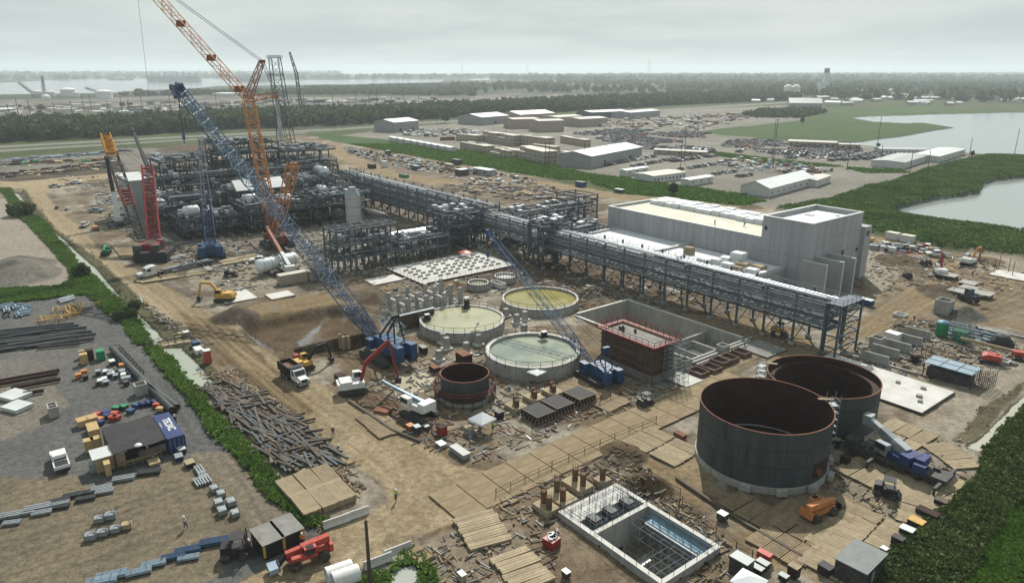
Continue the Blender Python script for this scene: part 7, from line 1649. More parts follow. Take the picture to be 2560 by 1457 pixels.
# white piers of the unfinished building left of the basins
t = thing('pier_frame', 'unfinished concrete frame of pale square piers standing in scaffold', 'concrete frame', S(-143, 75), SITE)
for x in (0, 4.2, 8.4):
    for y in (0, 5, 10, 14.5):
        h = 5.2 + .3 * ((x + y) % 3)
        m = MB(); m.box((x, y, h / 2), (.8, .8, h)); m.build('pier', X['concrete'], t)
for y in (0, 5, 10): m = MB(); m.bx(.4, y - .2, 3.6, 8, y + .2, 4.1); m.build('beam', X['concrete_pale'], t)
m = MB(); scaffold(m, -2, -2.5, 9.5, 15, 2.2, 2.2, 2.2, .05); m.build('scaffold', X['galv'], t)
t = thing('sheet_wall', 'dark ribbed sheet pile wall in front of the white piers', 'wall', S(-131.5, 71), SITE)
m = MB(); m.bx(0, 0, -.2, .4, 9, 3.4)
for k in range(16): m.bx(.4, k * .56, -.2, .6, k * .56 + .28, 3.35)
m.build('sheet', X['formwork'], t)
m = MB(); m.bx(-.1, 0, 3.4, .7, 9, 3.6); m.build('cap_beam', X['galv'], t)
for lb, u, v, h in [('pale concrete stub column in front of the silty basin, left', 1117, 872, 2.6), ('pale concrete stub column in front of the silty basin, right', 1166, 885, 2.6), ('concrete stub column beside the red formwork crates', 1098, 900, 2.2), ('concrete stub column at the gap between the two nearest basins', 1197, 862, 2.4), ('concrete stub between basins beneath the small blue boom', 1292, 808, 2.2), ('concrete stub right of the gap beneath the blue boom', 1312, 800, 2.2), ('concrete stub at the rim of the grey green basin', 1310, 832, 2.0), ('concrete stub next to the yellow basin', 1265, 790, 1.9), ('tan sonotube column left of the basin', 1108, 858, 2.3)]:
    t = thing('stub_column', lb, 'column', G(u, v), SITE); m = MB(); m.bx(-.55, -.55, 0, .55, .55, h); m.build('shaft', X['concrete'], t); m = MB(); m.bx(-1, -1, 0, 1, 1, .35); m.build('foot', X['concrete_pale'], t)
for lb, u, v, h in [('tan tube column at the dark excavation, left', 853, 868, 3.0), ('tan tube column at the dark excavation, middle left', 860, 872, 2.8), ('tan tube column at the dark excavation, middle right', 866, 866, 3.2), ('tan tube column at the dark excavation, right', 872, 870, 2.8)]:
    m = MB(); m.tube((0, 0, 0), (0, 0, h), .42, None, 12); tag(m.build('tube_column', X['mat_pale'], None, G(u, v)), lb, 'column')
# slabs
def slab(label, a0, b0, a1, b1, h, mt, extra=None):
    t = thing('concrete_slab', label, 'slab', S(a0, b0), SITE); m = MB(); m.bx(0, 0, -.3, a1 - a0, b1 - b0, h); m.build('deck', X[mt], t)
    m = MB(); m.bx(-.12, -.12, -.3, 0, b1 - b0 + .12, h - .05); m.bx(a1 - a0, -.12, -.3, a1 - a0 + .12, b1 - b0 + .12, h - .05); m.bx(0, -.12, -.3, a1 - a0, 0, h - .05); m.build('edge_form', X['wood_dark'], t); return t
t = slab('broad pale slab with rows of low plinths before the pipe rack', -178, 93, -158, 125, .5, 'concrete_pale')
m = MB()
for i in range(6):
    for j in range(11):
        if rnd.random() < .85: m.box((3.5 + i * 2.6, 3 + j * 2.5, .72), (.6, 1.3, .44))
m.build('plinth', X['concrete'], t)
m = MB(); rail(m, [(0, 0, .5), (20, 0, .5), (20, 32, .5)], 1.1, 2, .04); m.build('guard_rail', X['dark_metal'], t)
p0 = toS(G(2385, 985)); t = slab('white concrete slab with small blocks right of the tanks', p0[0] - 23, p0[1] - 13, p0[0], p0[1], .5, 'concrete_pale')
m = MB()
for x, y, s in [(10, 4, 1.5), (13, 4, 1.5), (15, 9, .7), (19, 10, .8), (20, 6, .9), (21, 4, .7), (7, 9, .8)]: m.box((x, y, .7), (s, s, .4), .2)
m.build('loose_block', X['concrete'], t)
for lb, u, v, l, w_, mt in [('white slab beside the formwork box', 1708, 948, 5.5, 5, 'concrete_pale'), ('pale slab with yellow excavator on the left', 590, 742, 9, 8, 'concrete_pale'), ('square cream slab beside the excavation', 700, 738, 5, 6, 'concrete_pale'), ('dark wet slab at the end of the pit below the rack', 1905, 872, 7, 7, 'concrete_dark'), ('cream slab in front of the bare steel frame', 960, 700, 6, 9, 'concrete_pale'), ('concrete slab at the far right edge with posts', 2535, 690, 10, 8, 'concrete_pale'), ('pale slab below the blue plant crane', 480, 675, 8, 10, 'concrete')]:
    q = toS(G(u, v)); slab(lb, q[0] - l / 2, q[1] - w_ / 2, q[0] + l / 2, q[1] + w_ / 2, .22, mt)
# timber mats
def mat_proto(l, w_, planks, mt, h=.2):
    m = MB()
    for k in range(planks): y = -w_ / 2 + w_ * k / planks; m.bx(-l / 2 + rnd.uniform(0, .12), y + .025, 0, l / 2 - rnd.uniform(0, .12), y + w_ / planks - .025, h + rnd.uniform(-.015, .015))
    return m.build('timber_mat', X[mt])
def lay(proto, spots, label, group, first=[None]):
    used = False
    for p, rz in spots:
        if not used: o = proto; o.location = p; o.rotation_euler = (0, 0, rz); used = True
        else: o = proto.copy(); COL.objects.link(o); o.location = p; o.rotation_euler = (0, 0, rz)
        tag(o, label, 'mat', group)
pa, pb = toS(G(1108, 1270)), toS(G(1822, 932))
sp = []
n = 15; ln = (pb[1] - pa[1]) / n
for k in range(n):
    for q in (-1, 0, 1): sp.append((S(pa[0] - 1.2 * k / n + q * 2.52, pa[1] + ln * (k + .5), 0-.03 + rnd.uniform(0, .008)), SITE + R(90 + rnd.uniform(-.5, .5))))
lay(mat_proto(ln + .04, 2.52, 1, 'mat_dusty', .16), sp, 'wide timber mat laid in the straight mat road across the site', 'mats of the mat road')
sp = []
for k in range(11):
    for q in range(3): sp.append((S(-33 + k * 2.5 + rnd.uniform(-.05, .05), 72 + q * 5.6 - k * .4, .03), SITE + R(rnd.uniform(-2, 2))))
def mats_px(u, v, nx, ny, l, w_, rz, jit=.1):
    c = G(u, v); dx, dy = Vector((math.cos(rz), math.sin(rz), 0)), Vector((-math.sin(rz), math.cos(rz), 0))
    return [(c + dx * ((i - (nx - 1) / 2) * (l + .1)) + dy * ((j - (ny - 1) / 2) * (w_ + .12)) + Vector((rnd.uniform(-jit, jit), rnd.uniform(-jit, jit), .04 + rnd.uniform(0, .05))), rz + R(rnd.uniform(-1.5, 1.5))) for i in range(nx) for j in range(ny)]
lay(mat_proto(5.0, 2.3, 9, 'mat_timber', .18), mats_px(1985, 1345, 2, 3, 5.0, 2.3, SITE + R(90)) + mats_px(1880, 1275, 1, 3, 5, 2.3, SITE + R(90)) + mats_px(2010, 1290, 1, 3, 5, 2.3, SITE + R(90)) + mats_px(2090, 1290, 2, 2, 5.0, 2.3, SITE + R(90)) , 'plank mat on the sandy apron in front of the biggest tank', 'plank mats before the tank')
lay(mat_proto(5.0, 2.3, 9, 'mat_pale', .18), mats_px(2165, 1345, 2, 5, 5.0, 2.3, SITE + R(4)) + mats_px(2330, 1215, 2, 4, 5.0, 2.3, SITE + R(80)) + mats_px(2210, 1185, 2, 4, 5, 2.3, SITE + R(86)) + mats_px(2130, 1420, 2, 3, 5, 2.3, SITE + R(4)) + mats_px(1655, 1115, 2, 3, 5, 2.3, SITE + R(3)) + mats_px(2380, 1140, 1, 3, 5, 2.3, SITE + R(60)) + mats_px(2250, 1090, 2, 3, 5.0, 2.3, SITE + R(88)) + mats_px(2300, 1270, 1, 4, 5, 2.3, SITE + R(20)), 'weathered plank mat around the pale all terrain crane', 'plank mats round the crane')
lay(mat_proto(6, 1.6, 4, 'mat_timber', .3), mats_px(345, 625, 2, 12, 6, 1.6, SITE + R(88)), 'dark crane mat beneath the red crawler crane', 'mats beneath the red crane')
lay(mat_proto(6, 1.4, 3, 'mat_pale', .28), mats_px(430, 690, 3, 4, 6, 1.4, SITE + R(90), .5) + mats_px(600, 650, 2, 4, 6, 1.4, SITE + R(95), .5), 'pale crane mat lying near the long trailer', 'mats near the trailer')
lay(mat_proto(5.6, 1.1, 3, 'mat_pale', .35), mats_px(1205, 1325, 1, 6, 5.6, 1.0, SITE + R(76), .15), 'bleached crane mat in the upper stack right of the road end', 'bleached mats upper stack'); lay(mat_proto(5.2, 1.1, 3, 'mat_pale', .35), mats_px(1305, 1425, 1, 6, 5.2, 1.0, SITE + R(80), .15), 'bleached crane mat in the lower stack beside the pump pit', 'bleached mats lower stack')
lay(mat_proto(5.4, 2.4, 12, 'mat_pale', .9), mats_px(790, 1232, 2, 3, 4.6, 2.4, SITE + R(0), .1), 'flat light timber mat on the neat stack by the grassy bank', 'light mats on the bank stack')
lay(mat_proto(4.5, 2.3, 8, 'mat_timber', .15), mats_px(950, 1060, 2, 2, 4.5, 2.3, SITE) + mats_px(1480, 985, 3, 3, 4.5, 1.6, SITE + R(4), .3), 'timber mat beneath a small crawler crane', 'mats beneath the small cranes')
# heap of old timbers along the bank
hm = [(500, 968), (560, 955), (640, 990), (720, 1040), (800, 1100), (865, 1155), (800, 1165), (720, 1180), (690, 1170), (600, 1080), (540, 1020)]
P = pick(pxmask(hm), 250)
tp = []
for k, (l, s) in enumerate([(4.8, .32), (3.6, .3), (6, .36)]):
    m = MB(); m.box((0, 0, s / 2), (l, s, s)); m.bx(-l / 2, -s / 2 - .01, s * .9, l / 2, s / 2 + .01, s * 1.02); tp.append(m.build('timber', X['wood_dark' if k else 'tank_steel']))
used = [False] * 3
for i, (x, y, z) in enumerate(P):
    k = i % 3
    if used[k]: o = tp[k].copy(); COL.objects.link(o)
    else: o = tp[k]; used[k] = True
    o.location = (x, y, rnd.uniform(0, .5)); o.rotation_euler = (R(rnd.uniform(-3, 3)), R(rnd.uniform(-2, 2)), SITE + R(rnd.choice([4, 4, 4, 4, 80]) + rnd.gauss(0, 13)))
    tag(o, 'dark old timber thrown on the long heap beside the grassy bank', 'timber', 'old timbers on the heap')
sp = [(G(u, v) + Vector((0, 0, .02)), SITE + R(rnd.uniform(-5, 5))) for u, v in [(560, 985), (600, 1030), (650, 1085), (700, 1135), (640, 1010), (700, 1060), (760, 1110), (820, 1150), (760, 1160)]]
lay(mat_proto(5.5, 3.2, 9, 'mat_pale', .15), sp, 'pale plank mat showing beneath the heap of old timbers', 'mats beneath the heap')
# long pipes
def pipes(label, lst, r, mt, group, z=None):
    for u0, v0, u1, v1 in lst:
        p, q = G(u0, v0), G(u1, v1); l = (q - p).length; m = MB(); m.tube((0, 0, 0), (l, 0, 0), r, None, 10, 0, False); m.tube((0.01, 0, 0), (l - .01, 0, 0), r * .86, None, 10, 1)
        tag(m.build('steel_pipe', [X[mt], X['black']], None, p + Vector((0, 0, r + (z or .1))), face(p, q)), label, 'pipe', group)
ln = []
for k in range(9): ln.append((-40 + rnd.uniform(-20, 30), 835 + k * 5.5, 160 + rnd.uniform(-10, 85), 812 + k * 5.0))
pipes('long black pipe in the dark rows beside the yellow trestles', ln, .33, 'tank_steel', 'dark pipe rows')
pipes('long bare pipe in the lower dark rows', [(20, 866, 240, 838), (60, 872, 236, 850), (95, 872, 200, 862), (0, 880, 190, 850), (15, 858, 170, 846)], .3, 'dark_metal', 'lower dark pipes'); pipes('dark pipe lying apart at the left edge below the rows', [(-30, 962, 150, 930), (-30, 970, 145, 938), (30, 975, 152, 952), (60, 988, 110, 981)], .36, 'rust', 'pipes at the left edge')
pipes('very large black pipe, left one of the pair running down the yard', [(281, 878, 432, 1034)], .62, 'tank_steel', None); pipes('very large black pipe, right one of the pair running down the yard', [(352, 960, 444, 1027)], .62, 'tank_steel', None)
t = thing('rebar_truss', 'tangle of dark rebar cage lying along the big black pipes', 'rebar cage', G(322, 905), hd(300, 885, 370, 960)); m = MB(); m.lattice((-9, 0, .6), (9, 0, .6), 1.3, 1.1, .9, .9, .8, .05, .04); m.lattice((-4, -1.1, .4), (8, -1.4, .4), 1.0, .9, .7, .7, .8, .05, .04); m.build('cage', X['dark_metal'], t)
for k in range(26):
    u, v = rnd.uniform(95, 232), 0; v = 800 - (u - 95) * .22 + rnd.uniform(-14, 14); p = G(u, v)
    t = thing('yellow_trestle', 'yellow steel trestle in the jumbled rows by the dark pipes', 'trestle', p, SITE + R(rnd.uniform(-8, 8) + 90 * (k % 2)), 'yellow trestles')
    m = MB()
    for x in (-1.4, 1.4): m.bar((x, -.6, 0), (x, 0, .9), .1); m.bar((x, .6, 0), (x, 0, .9), .1)
    m.bar((-1.8, 0, .95), (1.8, 0, .95), .14); m.build('frame', X['yellow'], t)
for k in range(12):
    u, v = rnd.uniform(0, 62), rnd.uniform(762, 790)
    m = MB()
    for q in range(3): m.box((0, -.5 + q * .5, .3 + (q % 2) * .3), (3.2, .35, .3))
    tag(m.build('steel_bundle', X['brace_pale'], None, G(u, v), SITE + R(90 * (k % 2))), 'blue grey steel bundle at the left edge above the dark pipes', 'bundle', 'blue grey steel at the left edge')
pipes('grey pipe in the small stack by the grass above the yellow trestles', [(145, 756, 186, 745), (146, 752, 185, 742), (150, 760, 188, 749)], .3, 'galv', 'grey pipe stack by the grass')
# bundles of galvanised steel in rows
def bundle(kind, mt):
    m = MB()
    if kind == 0:
        for k in range(5):
            for q in range(2): m.tube((-1.7, -.5 + k * .26, .25 + q * .25), (1.7, -.5 + k * .26, .25 + q * .25), .125, None, 7)
        for x in (-1, 1): m.box((x, 0, .07), (.12, 1.5, .12), 0, 1); m.box((x, 0, .64), (.06, 1.36, .03), 0, 1)
    elif kind == 1:
        for k in range(3): m.box((0, -.5 + k * .5, .32), (3.3, .08, .4)); m.box((0, -.5 + k * .5, .54), (3.3, .3, .05)); m.box((0, -.5 + k * .5, .12), (3.3, .3, .05))
        for x in (-1, 1): m.box((x, 0, .08), (.14, 1.5, .14), 0, 1)
    else:
        m.box((0, 0, .5), (1.5, 1.2, .8))
        for k in range(12): a = rnd.uniform(-.8, .8); m.tube((rnd.uniform(-.8, .2), rnd.uniform(-.6, .6), rnd.uniform(.4, 1.0)), (rnd.uniform(.2, .9), rnd.uniform(-.7, .7), rnd.uniform(.5, 1.1)), .06, None, 5)
        m.box((0, 0, .06), (1.4, 1.3, .12), 0, 1)
        for x in (-.7, .7):
            for y in (-.6, .6): m.box((x, y, .7), (.06, .06, 1.4), 0, 1)
    return m.build('steel_bundle', [X[mt], X['wood_dark']])
def rowset(lst, kind, mt, label, group, rz0=R(20)):
    o0 = bundle(kind, mt); first = True
    for q in lst:
        o = o0 if first else o0.copy()
        if not first: COL.objects.link(o)
        first = False; o.location = G(q[0], q[1]); o.rotation_euler = (0, 0, rz0 + R(rnd.uniform(-5, 5))); o.scale = ((q[2] if len(q) > 2 else 1) * .78,) * 3; tag(o, label, 'bundle', group)
rowset([(20, 1292, 1.1), (30, 1308, .8), (60, 1284, 1), (95, 1272, 1.15), (105, 1283, .9), (255, 1222, 1), (262, 1230, .9), (310, 1198, 1.1), (150, 1260, .9)], 1, 'galv', 'pale galvanised steel bundle in the slanting row across the yard', 'galvanised bundles in the slanting row')
rowset([(150, 1253, .9), (152, 1268, .8), (182, 1240, .9), (212, 1234, .9), (215, 1248, .9), (373, 1183, 1.15), (-10, 1302, 1)], 0, 'tank_steel', 'dark steel bundle in the slanting row across the yard', 'dark bundles in the slanting row')
rowset([(500, 1177, 1), (496, 1207, .9), (516, 1200, 1.0), (506, 1190, .9)], 1, 'galv', 'pale bundle at the top of the column beside the sandy lane', 'bundles at the top of the column', SITE)
rowset([(536, 1226), (553, 1239), (547, 1262, 1.1), (578, 1260, 1.1), (556, 1282, 1.1), (588, 1288)], 2, 'galv', 'crate of loose grey fittings in the column beside the sandy lane', 'crates of fittings in the column', SITE)
rowset([(250, 1302), (278, 1294, 1.1), (229, 1345, 1.1), (258, 1336), (290, 1327)], 2, 'galv', 'crate of grey fittings in the small group on the sand', 'crates of fittings on the sand'); rowset([(318, 1318)], 2, 'wood', 'crate of brown fittings at the right of the small group', None)
rowset([(535, 1358, 1.25), (470, 1378, 1.1), (434, 1394, 1.0)], 0, 'blue', 'blue steel bundle in the lower row at the road edge', 'blue bundles in the lower row'); rowset([(472, 1396, .9), (385, 1412, 1), (348, 1432, 1), (280, 1442, 1.2), (255, 1456, 1.2)], 0, 'brace_pale', 'blue grey bundle in the lower row near the picture edge', 'blue grey bundles in the lower row')
# two grey roofed steel boxes, barriers, culvert pieces
for k, (u, v, lb) in enumerate([(672, 1368, 'grey roofed steel box with yellow corner marks, left one of two'), (720, 1346, 'grey roofed steel box with yellow corner marks, right one of two')]):
    t = thing('trench_box', lb, 'steel box', G(u, v), SITE + R(2)); m = MB(); m.bx(-2, -1.3, 0, 2, 1.3, 2.0); m.build('body', X['black'], t)
    m = MB(); m.bx(-2.1, -1.4, 2.0, 2.1, 1.4, 2.08); m.build('roof', X['concrete_dark'], t)
    m = MB()
    for y in (-1.2, 1.2): m.box((2.02, y, 1.1), (.05, .3, 1.5))
    m.build('yellow_mark', X['yellow'], t)
def barrier(u, v, rz, l=3.6):
    m = MB(); m.add([(-l / 2, -.35, 0), (-l / 2, .35, 0), (-l / 2, .12, .4), (-l / 2, .09, 1.0), (-l / 2, -.09, 1.0), (-l / 2, -.12, .4), (l / 2, -.35, 0), (l / 2, .35, 0), (l / 2, .12, .4), (l / 2, .09, 1.0), (l / 2, -.09, 1.0), (l / 2, -.12, .4)], [(0, 1, 2, 3, 4, 5), (11, 10, 9, 8, 7, 6)] + [(k, 6 + k, 6 + (k + 1) % 6, (k + 1) % 6) for k in range(6)])
    return m.build('road_barrier', X['concrete_pale'], None, G(u, v), rz)
for lb, pts in (('concrete road barrier at the grassy bank end, left of the road mouth', [(842, 1308), (890, 1290)]), ('concrete road barrier at the puddle, right of the road mouth', [(945, 1408), (995, 1380)])):
    for u, v in pts: tag(barrier(u, v, R(33), 3.5), lb, 'barrier', lb.replace('barrier', 'barriers'))
for k, (u, v) in enumerate([(850, 1447), (866, 1459)]):
    t = thing('culvert_pipe', 'white corrugated culvert piece cut by the bottom edge', 'culvert', G(u, v), R(30), 'culvert pieces'); m = MB(); m.lathe([(1.0 + .05 * (q % 2), q * .25 - 1.5) for q in range(13)], 16); m.v = [(z, y, x + 1) for x, y, z in m.v]; m.build('shell', X['white'], t)
pole('dark utility pole rising from the bottom edge beside the puddle', 926, 1462, 8.5, .24, 'pole_wood', False, None)
# canal bridge, road side boxes
t = thing('foot_bridge', 'narrow plank bridge over the canal with rail', 'bridge', G(420, 860), face(G(378, 862), G(465, 846))); m = MB(); m.bx(-4.5, -1, -.15, 4.5, 1, .15); m.bx(-4.5, -1.1, -1, -3.6, 1.1, -.15); m.bx(3.6, -1.1, -1, 4.5, 1.1, -.15); m.build('deck', X['mat_pale'], t)
m = MB(); rail(m, [(-4.5, 1, .15), (4.5, 1, .15)], 1.1, 1.5, .05); rail(m, [(-4.5, -1, .15), (4.5, -1, .15)], 1.1, 1.5, .05); m.build('guard_rail', X['dark_metal'], t)
for u, v in [(90, 560), (275, 727)]:
    m = MB(); m.bar((-3, 0, -.75), (3, 0, -.75), .3); tag(m.build('canal_boom', X['black'], None, G(u, v), R(15)), 'thin dark boom laid across the canal water', 'boom', 'booms across the canal')
for a in [('tall red cabinet at the haul road edge below the bridge', 520, 905, (1.6, 1.6, 3.2), 'red', 'white'), ('white tank trailer at the road edge beside the red cabinet', 497, 882, (3.2, 1.8, 1.3), 'white', 'white'), ('blue box behind the white tank trailer', 490, 866, (2, 1.6, 1.4), 'navy', 'blue'), ('white box on the bank right of the bridge', 466, 838, (1.6, 1.4, 1.1), 'galv', 'white'),
          ('red rack box behind the yellow excavator at the dump truck', 742, 905, (1.6, 1.2, 2), 'crane_red', 'crane_red'), ('dark red skip beside the red armed excavator', 850, 950, (2.2, 1.8, 1.4), 'rust', 'rust'), ('rust red steel crate, tall one beside the basins', 1160, 905, (3.6, 2.6, 2.4), 'rust', 'rust_orange'), ('red slatted crate in front of the tall rust crate', 1140, 925, (3.0, 2.2, 1.2), 'rust', 'rust'), ('small red open crate left of the slatted ones', 1086, 925, (2.6, 1.6, 1), 'rust', 'rust_orange'), ('brown crate at the foot of the silty basin', 1058, 880, (2.6, 1.4, 1.6), 'rust', 'concrete'),
          ('white generator on a cart in front of the peaked tent', 1175, 1083, (2.2, 1.5, 1.3), 'galv', 'mat_pale'), ('dark red bin in front of the small white crane', 1105, 1085, (1.7, 1.5, 1.8), 'crane_red', 'rust'), ('orange topped box left of the dark red bin', 1026, 1076, (1.4, 1.2, 1.3), 'rust_orange', 'orange'), ('dark grey cage box beside the orange topped one', 1043, 1080, (1.4, 1.2, 1.4), 'dark_metal', 'galv'), ('green grey box between cage box and red bin', 1065, 1073, (1.3, 1.0, .9), 'steel_grey', 'galv'), ('small pale metal box at the road edge below the dark red bin', 1103, 1115, (1.9, 1.4, .7), 'galv', 'roof_metal'), ('long pale lumber stack nearest the road corner', 1150, 1135, (4.6, 1.6, 1.0), 'galv', 'concrete_pale'), ('dark drum cage right of the peaked tent', 1248, 1044, (1.5, 1.4, 1.5), 'black', 'dark_metal'),
          ('beige site box on steel legs beside the white vessel', 732, 706, (3.2, 9.5, 3.4), 'beige_wall', 'beige_roof'), ('second beige site box, right half behind the blue boom', 790, 698, (3.2, 5, 3.4), 'beige_wall', 'white_roof'), ('white topped container shed in the lower right clearing', 1851, 1432, (2.8, 1.9, 2.6), 'dark_metal', 'roof_grey'), ('red toolbox by the white topped container shed', 1910, 1398, (2.0, 1.0, 1.2), 'red', 'red'), ('grey toolbox, upper one beside the red toolbox', 1906, 1418, (1.7, 1.1, 1), 'black', 'roof_grey'), ('grey toolbox, lower one beside the container shed', 1893, 1430, (1.6, 1.0, .9), 'black', 'roof_grey'), ('small pale roofed cabinet at the plank edge', 1983, 1440, (1.4, 1.2, 1.8), 'rust', 'mat_pale'), ('dark water tank cart near the large grey cabin', 2063, 1432, (1.8, 1.4, 1.3), 'black', 'black'), ('dark toolbox low beside the pale roofed cabinet', 1958, 1450, (1.2, .9, .9), 'black', 'roof_grey'),
          ('white topped pallet beside the crane mats at the tank apron', 1805, 1298, (1.4, 1.2, 1.2), 'dark_metal', 'white'), ('rusty plate box at the tank, left side', 1700, 1092, (2.4, 1.2, .8), 'rust_orange', 'rust_orange'), ('brown box beside the all terrain crane, upper one', 2090, 1118, (1.1, 1.1, 1.8), 'dark_metal', 'mat_pale'), ('brown box beside the all terrain crane, lower one', 2112, 1158, (1.4, 1.3, 1.5), 'rust', 'rust'), ('black crate row piece at the scrub edge, top', 2352, 1262, (1.8, 1.4, 1), 'black', 'wood_dark'), ('long black crate at the scrub edge', 2318, 1290, (3.2, 1.6, 1), 'black', 'rust'), ('yellow edged black crate at the scrub edge', 2290, 1312, (2.2, 1.6, .9), 'black', 'yellow'), ('white lidded black crate at the scrub edge', 2266, 1335, (1.9, 1.5, 1.1), 'black', 'roof_metal'), ('dark tool crate standing open before the large grey cabin', 2243, 1362, (1.6, 1.2, 1.4), 'black', 'black'), ('white bucket crate right of the large grey cabin', 2209, 1382, (.9, .9, .9), 'black', 'white'),
          ('cream container below the levee, left one of two', 2231, 598, (5, 3.2, 3), 'white_wall', 'roof_cream'), ('cream container below the levee, right one of two', 2268, 605, (5, 3.2, 3), 'white_wall', 'roof_cream'), ('long dark blue skip of rubble below the buttress walls', 2155, 758, (6.5, 2.2, 1.7), 'navy', 'roof_metal'), ('orange skip on the haul road edge near the far mats', 240, 574, (5, 2.4, 1.4), 'rust_orange', 'orange'), ('dark green skip among the goods behind the rack', 1010, 443, (9, 2.4, 2), 'green', 'dark_metal'), ('blue container among the goods behind the rack', 1040, 424, (8, 3, 3), 'blue', 'galv'), ('long dark container near the green strip', 1142, 410, (9, 4, 3.6), 'dark_metal', 'dark_metal'), ('tan container near the long dark one by the green strip', 1123, 421, (9, 3, 3.4), 'tan_wall', 'beige_roof'), ('white flat canopy cabin behind the rack', 1155, 437, (7, 7, 4), 'dark_metal', 'white_roof'), ('dark cabin on the site track by the green strip end', 1452, 466, (6, 4, 3), 'navy', 'dark_metal'), ('dark skip on the track near the white hall', 1548, 480, (6, 3, 1.8), 'dark_metal', 'roof_grey'), ('dark flat shed along the far site track', 930, 420, (7, 3.4, 3), 'black', 'dark_metal'), ('dark small shed behind the goods near the strip', 970, 388, (5, 3.5, 4), 'dark_metal', 'galv'), ('white pump house on the track behind the far rack', 962, 418, (4, 3.5, 4.5), 'white', 'white'), ('white wrapped machine on the sand among concrete walls', 2230, 852, (3.4, 2.6, 2.4), 'white', 'white_roof')]:
    box_thing('site_box', a[0], 'box', a[1], a[2], a[3], a[4], SITE + R(rnd.uniform(-4, 4)), a[5])
# large grey cabin
mat('cabin_roof', (0.125, 0.145, 0.145), 0.6, 0, 0.15, 0.5, DUST, 0.25)
t = thing('site_cabin', 'large dark grey cabin with flat grey roof in the lower right corner', 'cabin', G(2145, 1437), SITE + R(3)); t.scale = (.86, .86, .95); m = MB(); m.bx(-2, -3, 0, 2, 3, 2.7)
for k in range(14): m.bx(2.001, -2.8 + k * .42, .1, 2.04, -2.6 + k * .42, 2.6); m.bx(-1.9 + k * .28, -3.04, .1, -1.76 + k * .28, -3.001, 2.6)
m.build('wall', X['dark_metal'], t)
m = MB(); m.bx(-2.15, -3.15, 2.7, 2.15, 3.15, 2.8); m.build('roof', X['cabin_roof'], t)
for y in (1.2,): m = MB(); m.bx(2.05, y, 1.3, 2.08, y + .8, 2.1); m.build('window', X['glass'], t)
m = MB(); m.bx(2.05, -1.3, .1, 2.09, -.4, 2.1); m.build('door', X['galv'], t)
# white tents
def tent(label, u, v, s, h, e=1.2):
    t = thing('canopy_tent', label, 'tent', G(u, v), SITE + R(8)); m = MB()
    m.add([(-s, -s, h), (s, -s, h), (s, s, h), (-s, s, h), (0, 0, h + e)], [(0, 1, 4), (1, 2, 4), (2, 3, 4), (3, 0, 4), (3, 2, 1, 0)])
    for k in range(4): a, b = [(-s, -s), (s, -s), (s, s), (-s, s)][k], [(-s, -s), (s, -s), (s, s), (-s, s)][(k + 1) % 4]; m.add([(a[0], a[1], h - .25), (b[0], b[1], h - .25), (b[0], b[1], h), (a[0], a[1], h)], [(0, 1, 2, 3)])
    m.build('canopy', X['white_roof'], t)
    for x in (-s, s):
        for y in (-s, s): m = MB(); m.tube((x * .97, y * .97, 0), (x * .97, y * .97, h), .05, None, 5); m.build('leg', X['galv'], t)
tent('peaked white canopy tent among the boxes in the middle foreground', 1206, 1078, 1.6, 2.3); tent('small white tent in front of the grey green basin', 1341, 955, 1.3, 2.2, .4); tent('white canopy tent cut by the bottom edge at the right', 1868, 1492, 1.5, 2.2, .7)
m = MB(); m.tube((0, 0, 0), (0, 0, 2.1), .04, None, 5, 1); m.lathe([(2.0, 1.9), (1.2, 2.25), (.01, 2.5)], 12); tag(m.build('parasol', [X['red'], X['galv']], None, G(1163, 645)), 'red parasol standing at the back of the plinth slab', 'parasol')
# vessels and right hand goods
t = thing('horizontal_vessel', 'long white horizontal pressure vessel lying on saddles', 'vessel', G(695, 678), face(G(650, 690), G(745, 668))); m = MB(); r = 1.95; m.lathe([(.01, -6.6), (r * .55, -6.4), (r * .9, -5.9), (r, -5.4), (r, 5.4), (r * .9, 5.9), (r * .55, 6.4), (.01, 6.6)], 20); m.v = [(z, y, -x + 2.7) for x, y, z in m.v]; m.build('shell', X['pipe_white'], t)
for x in (-3.6, 3.6): m = MB(); m.bx(x - .3, -1.5, 0, x + .3, 1.5, 1.3); m.build('saddle', X['steel_grey'], t)
m = MB()
for x in (-4, -1, 2, 4.5): m.tube((x, 0, 4.5), (x, 0, 5.1), .25, None, 8)
for x in (-4.9, -2.5, 0, 2.5, 4.9): m.lathe([(r, x - .05), (r + .04, x - .04), (r + .04, x + .04), (r, x + .05)], 20); m.v[-80:] = [(z, y, -x_ + 2.7) for x_, y, z in m.v[-80:]]
m.build('nozzle', X['galv'], t)
p = G(2352, 838); t = thing('green_tank', 'upright green tank with domed lid among the concrete walls', 'tank', p, 0); m = MB(); m.tube((0, 0, .2), (0, 0, 3.0), 1.2, None, 18); m.build('body', X['green'], t); m = MB(); m.lathe([(1.22, 3), (1, 3.3), (.01, 3.5)], 18); m.build('lid', X['frp_blue'], t)
for k, (u, v) in enumerate([(2212, 888), (2241, 874), (2270, 858), (2292, 842), (2185, 905)]):
    t = thing('wall_panel', 'upright grey precast wall panel standing in the row at the right', 'wall panel', G(u, v), SITE + R(4), 'precast panels in the row'); m = MB(); m.bx(-2.6, -.2, 0, 2.6, .2, 1.9); m.build('panel', X['concrete'], t); m = MB(); m.bx(-2, -.6, 0, -1.7, .6, .3); m.bx(1.7, -.6, 0, 2, .6, .3); m.build('foot', X['concrete'], t)
t = thing('pipe_skid', 'skid of grey valves and pipes on the slab at the far right', 'pipe skid', G(2440, 845), SITE + R(2)); m = MB(); m.bx(-6, -2.4, 0, 6, 2.4, .25); m.build('base', X['galv'], t)
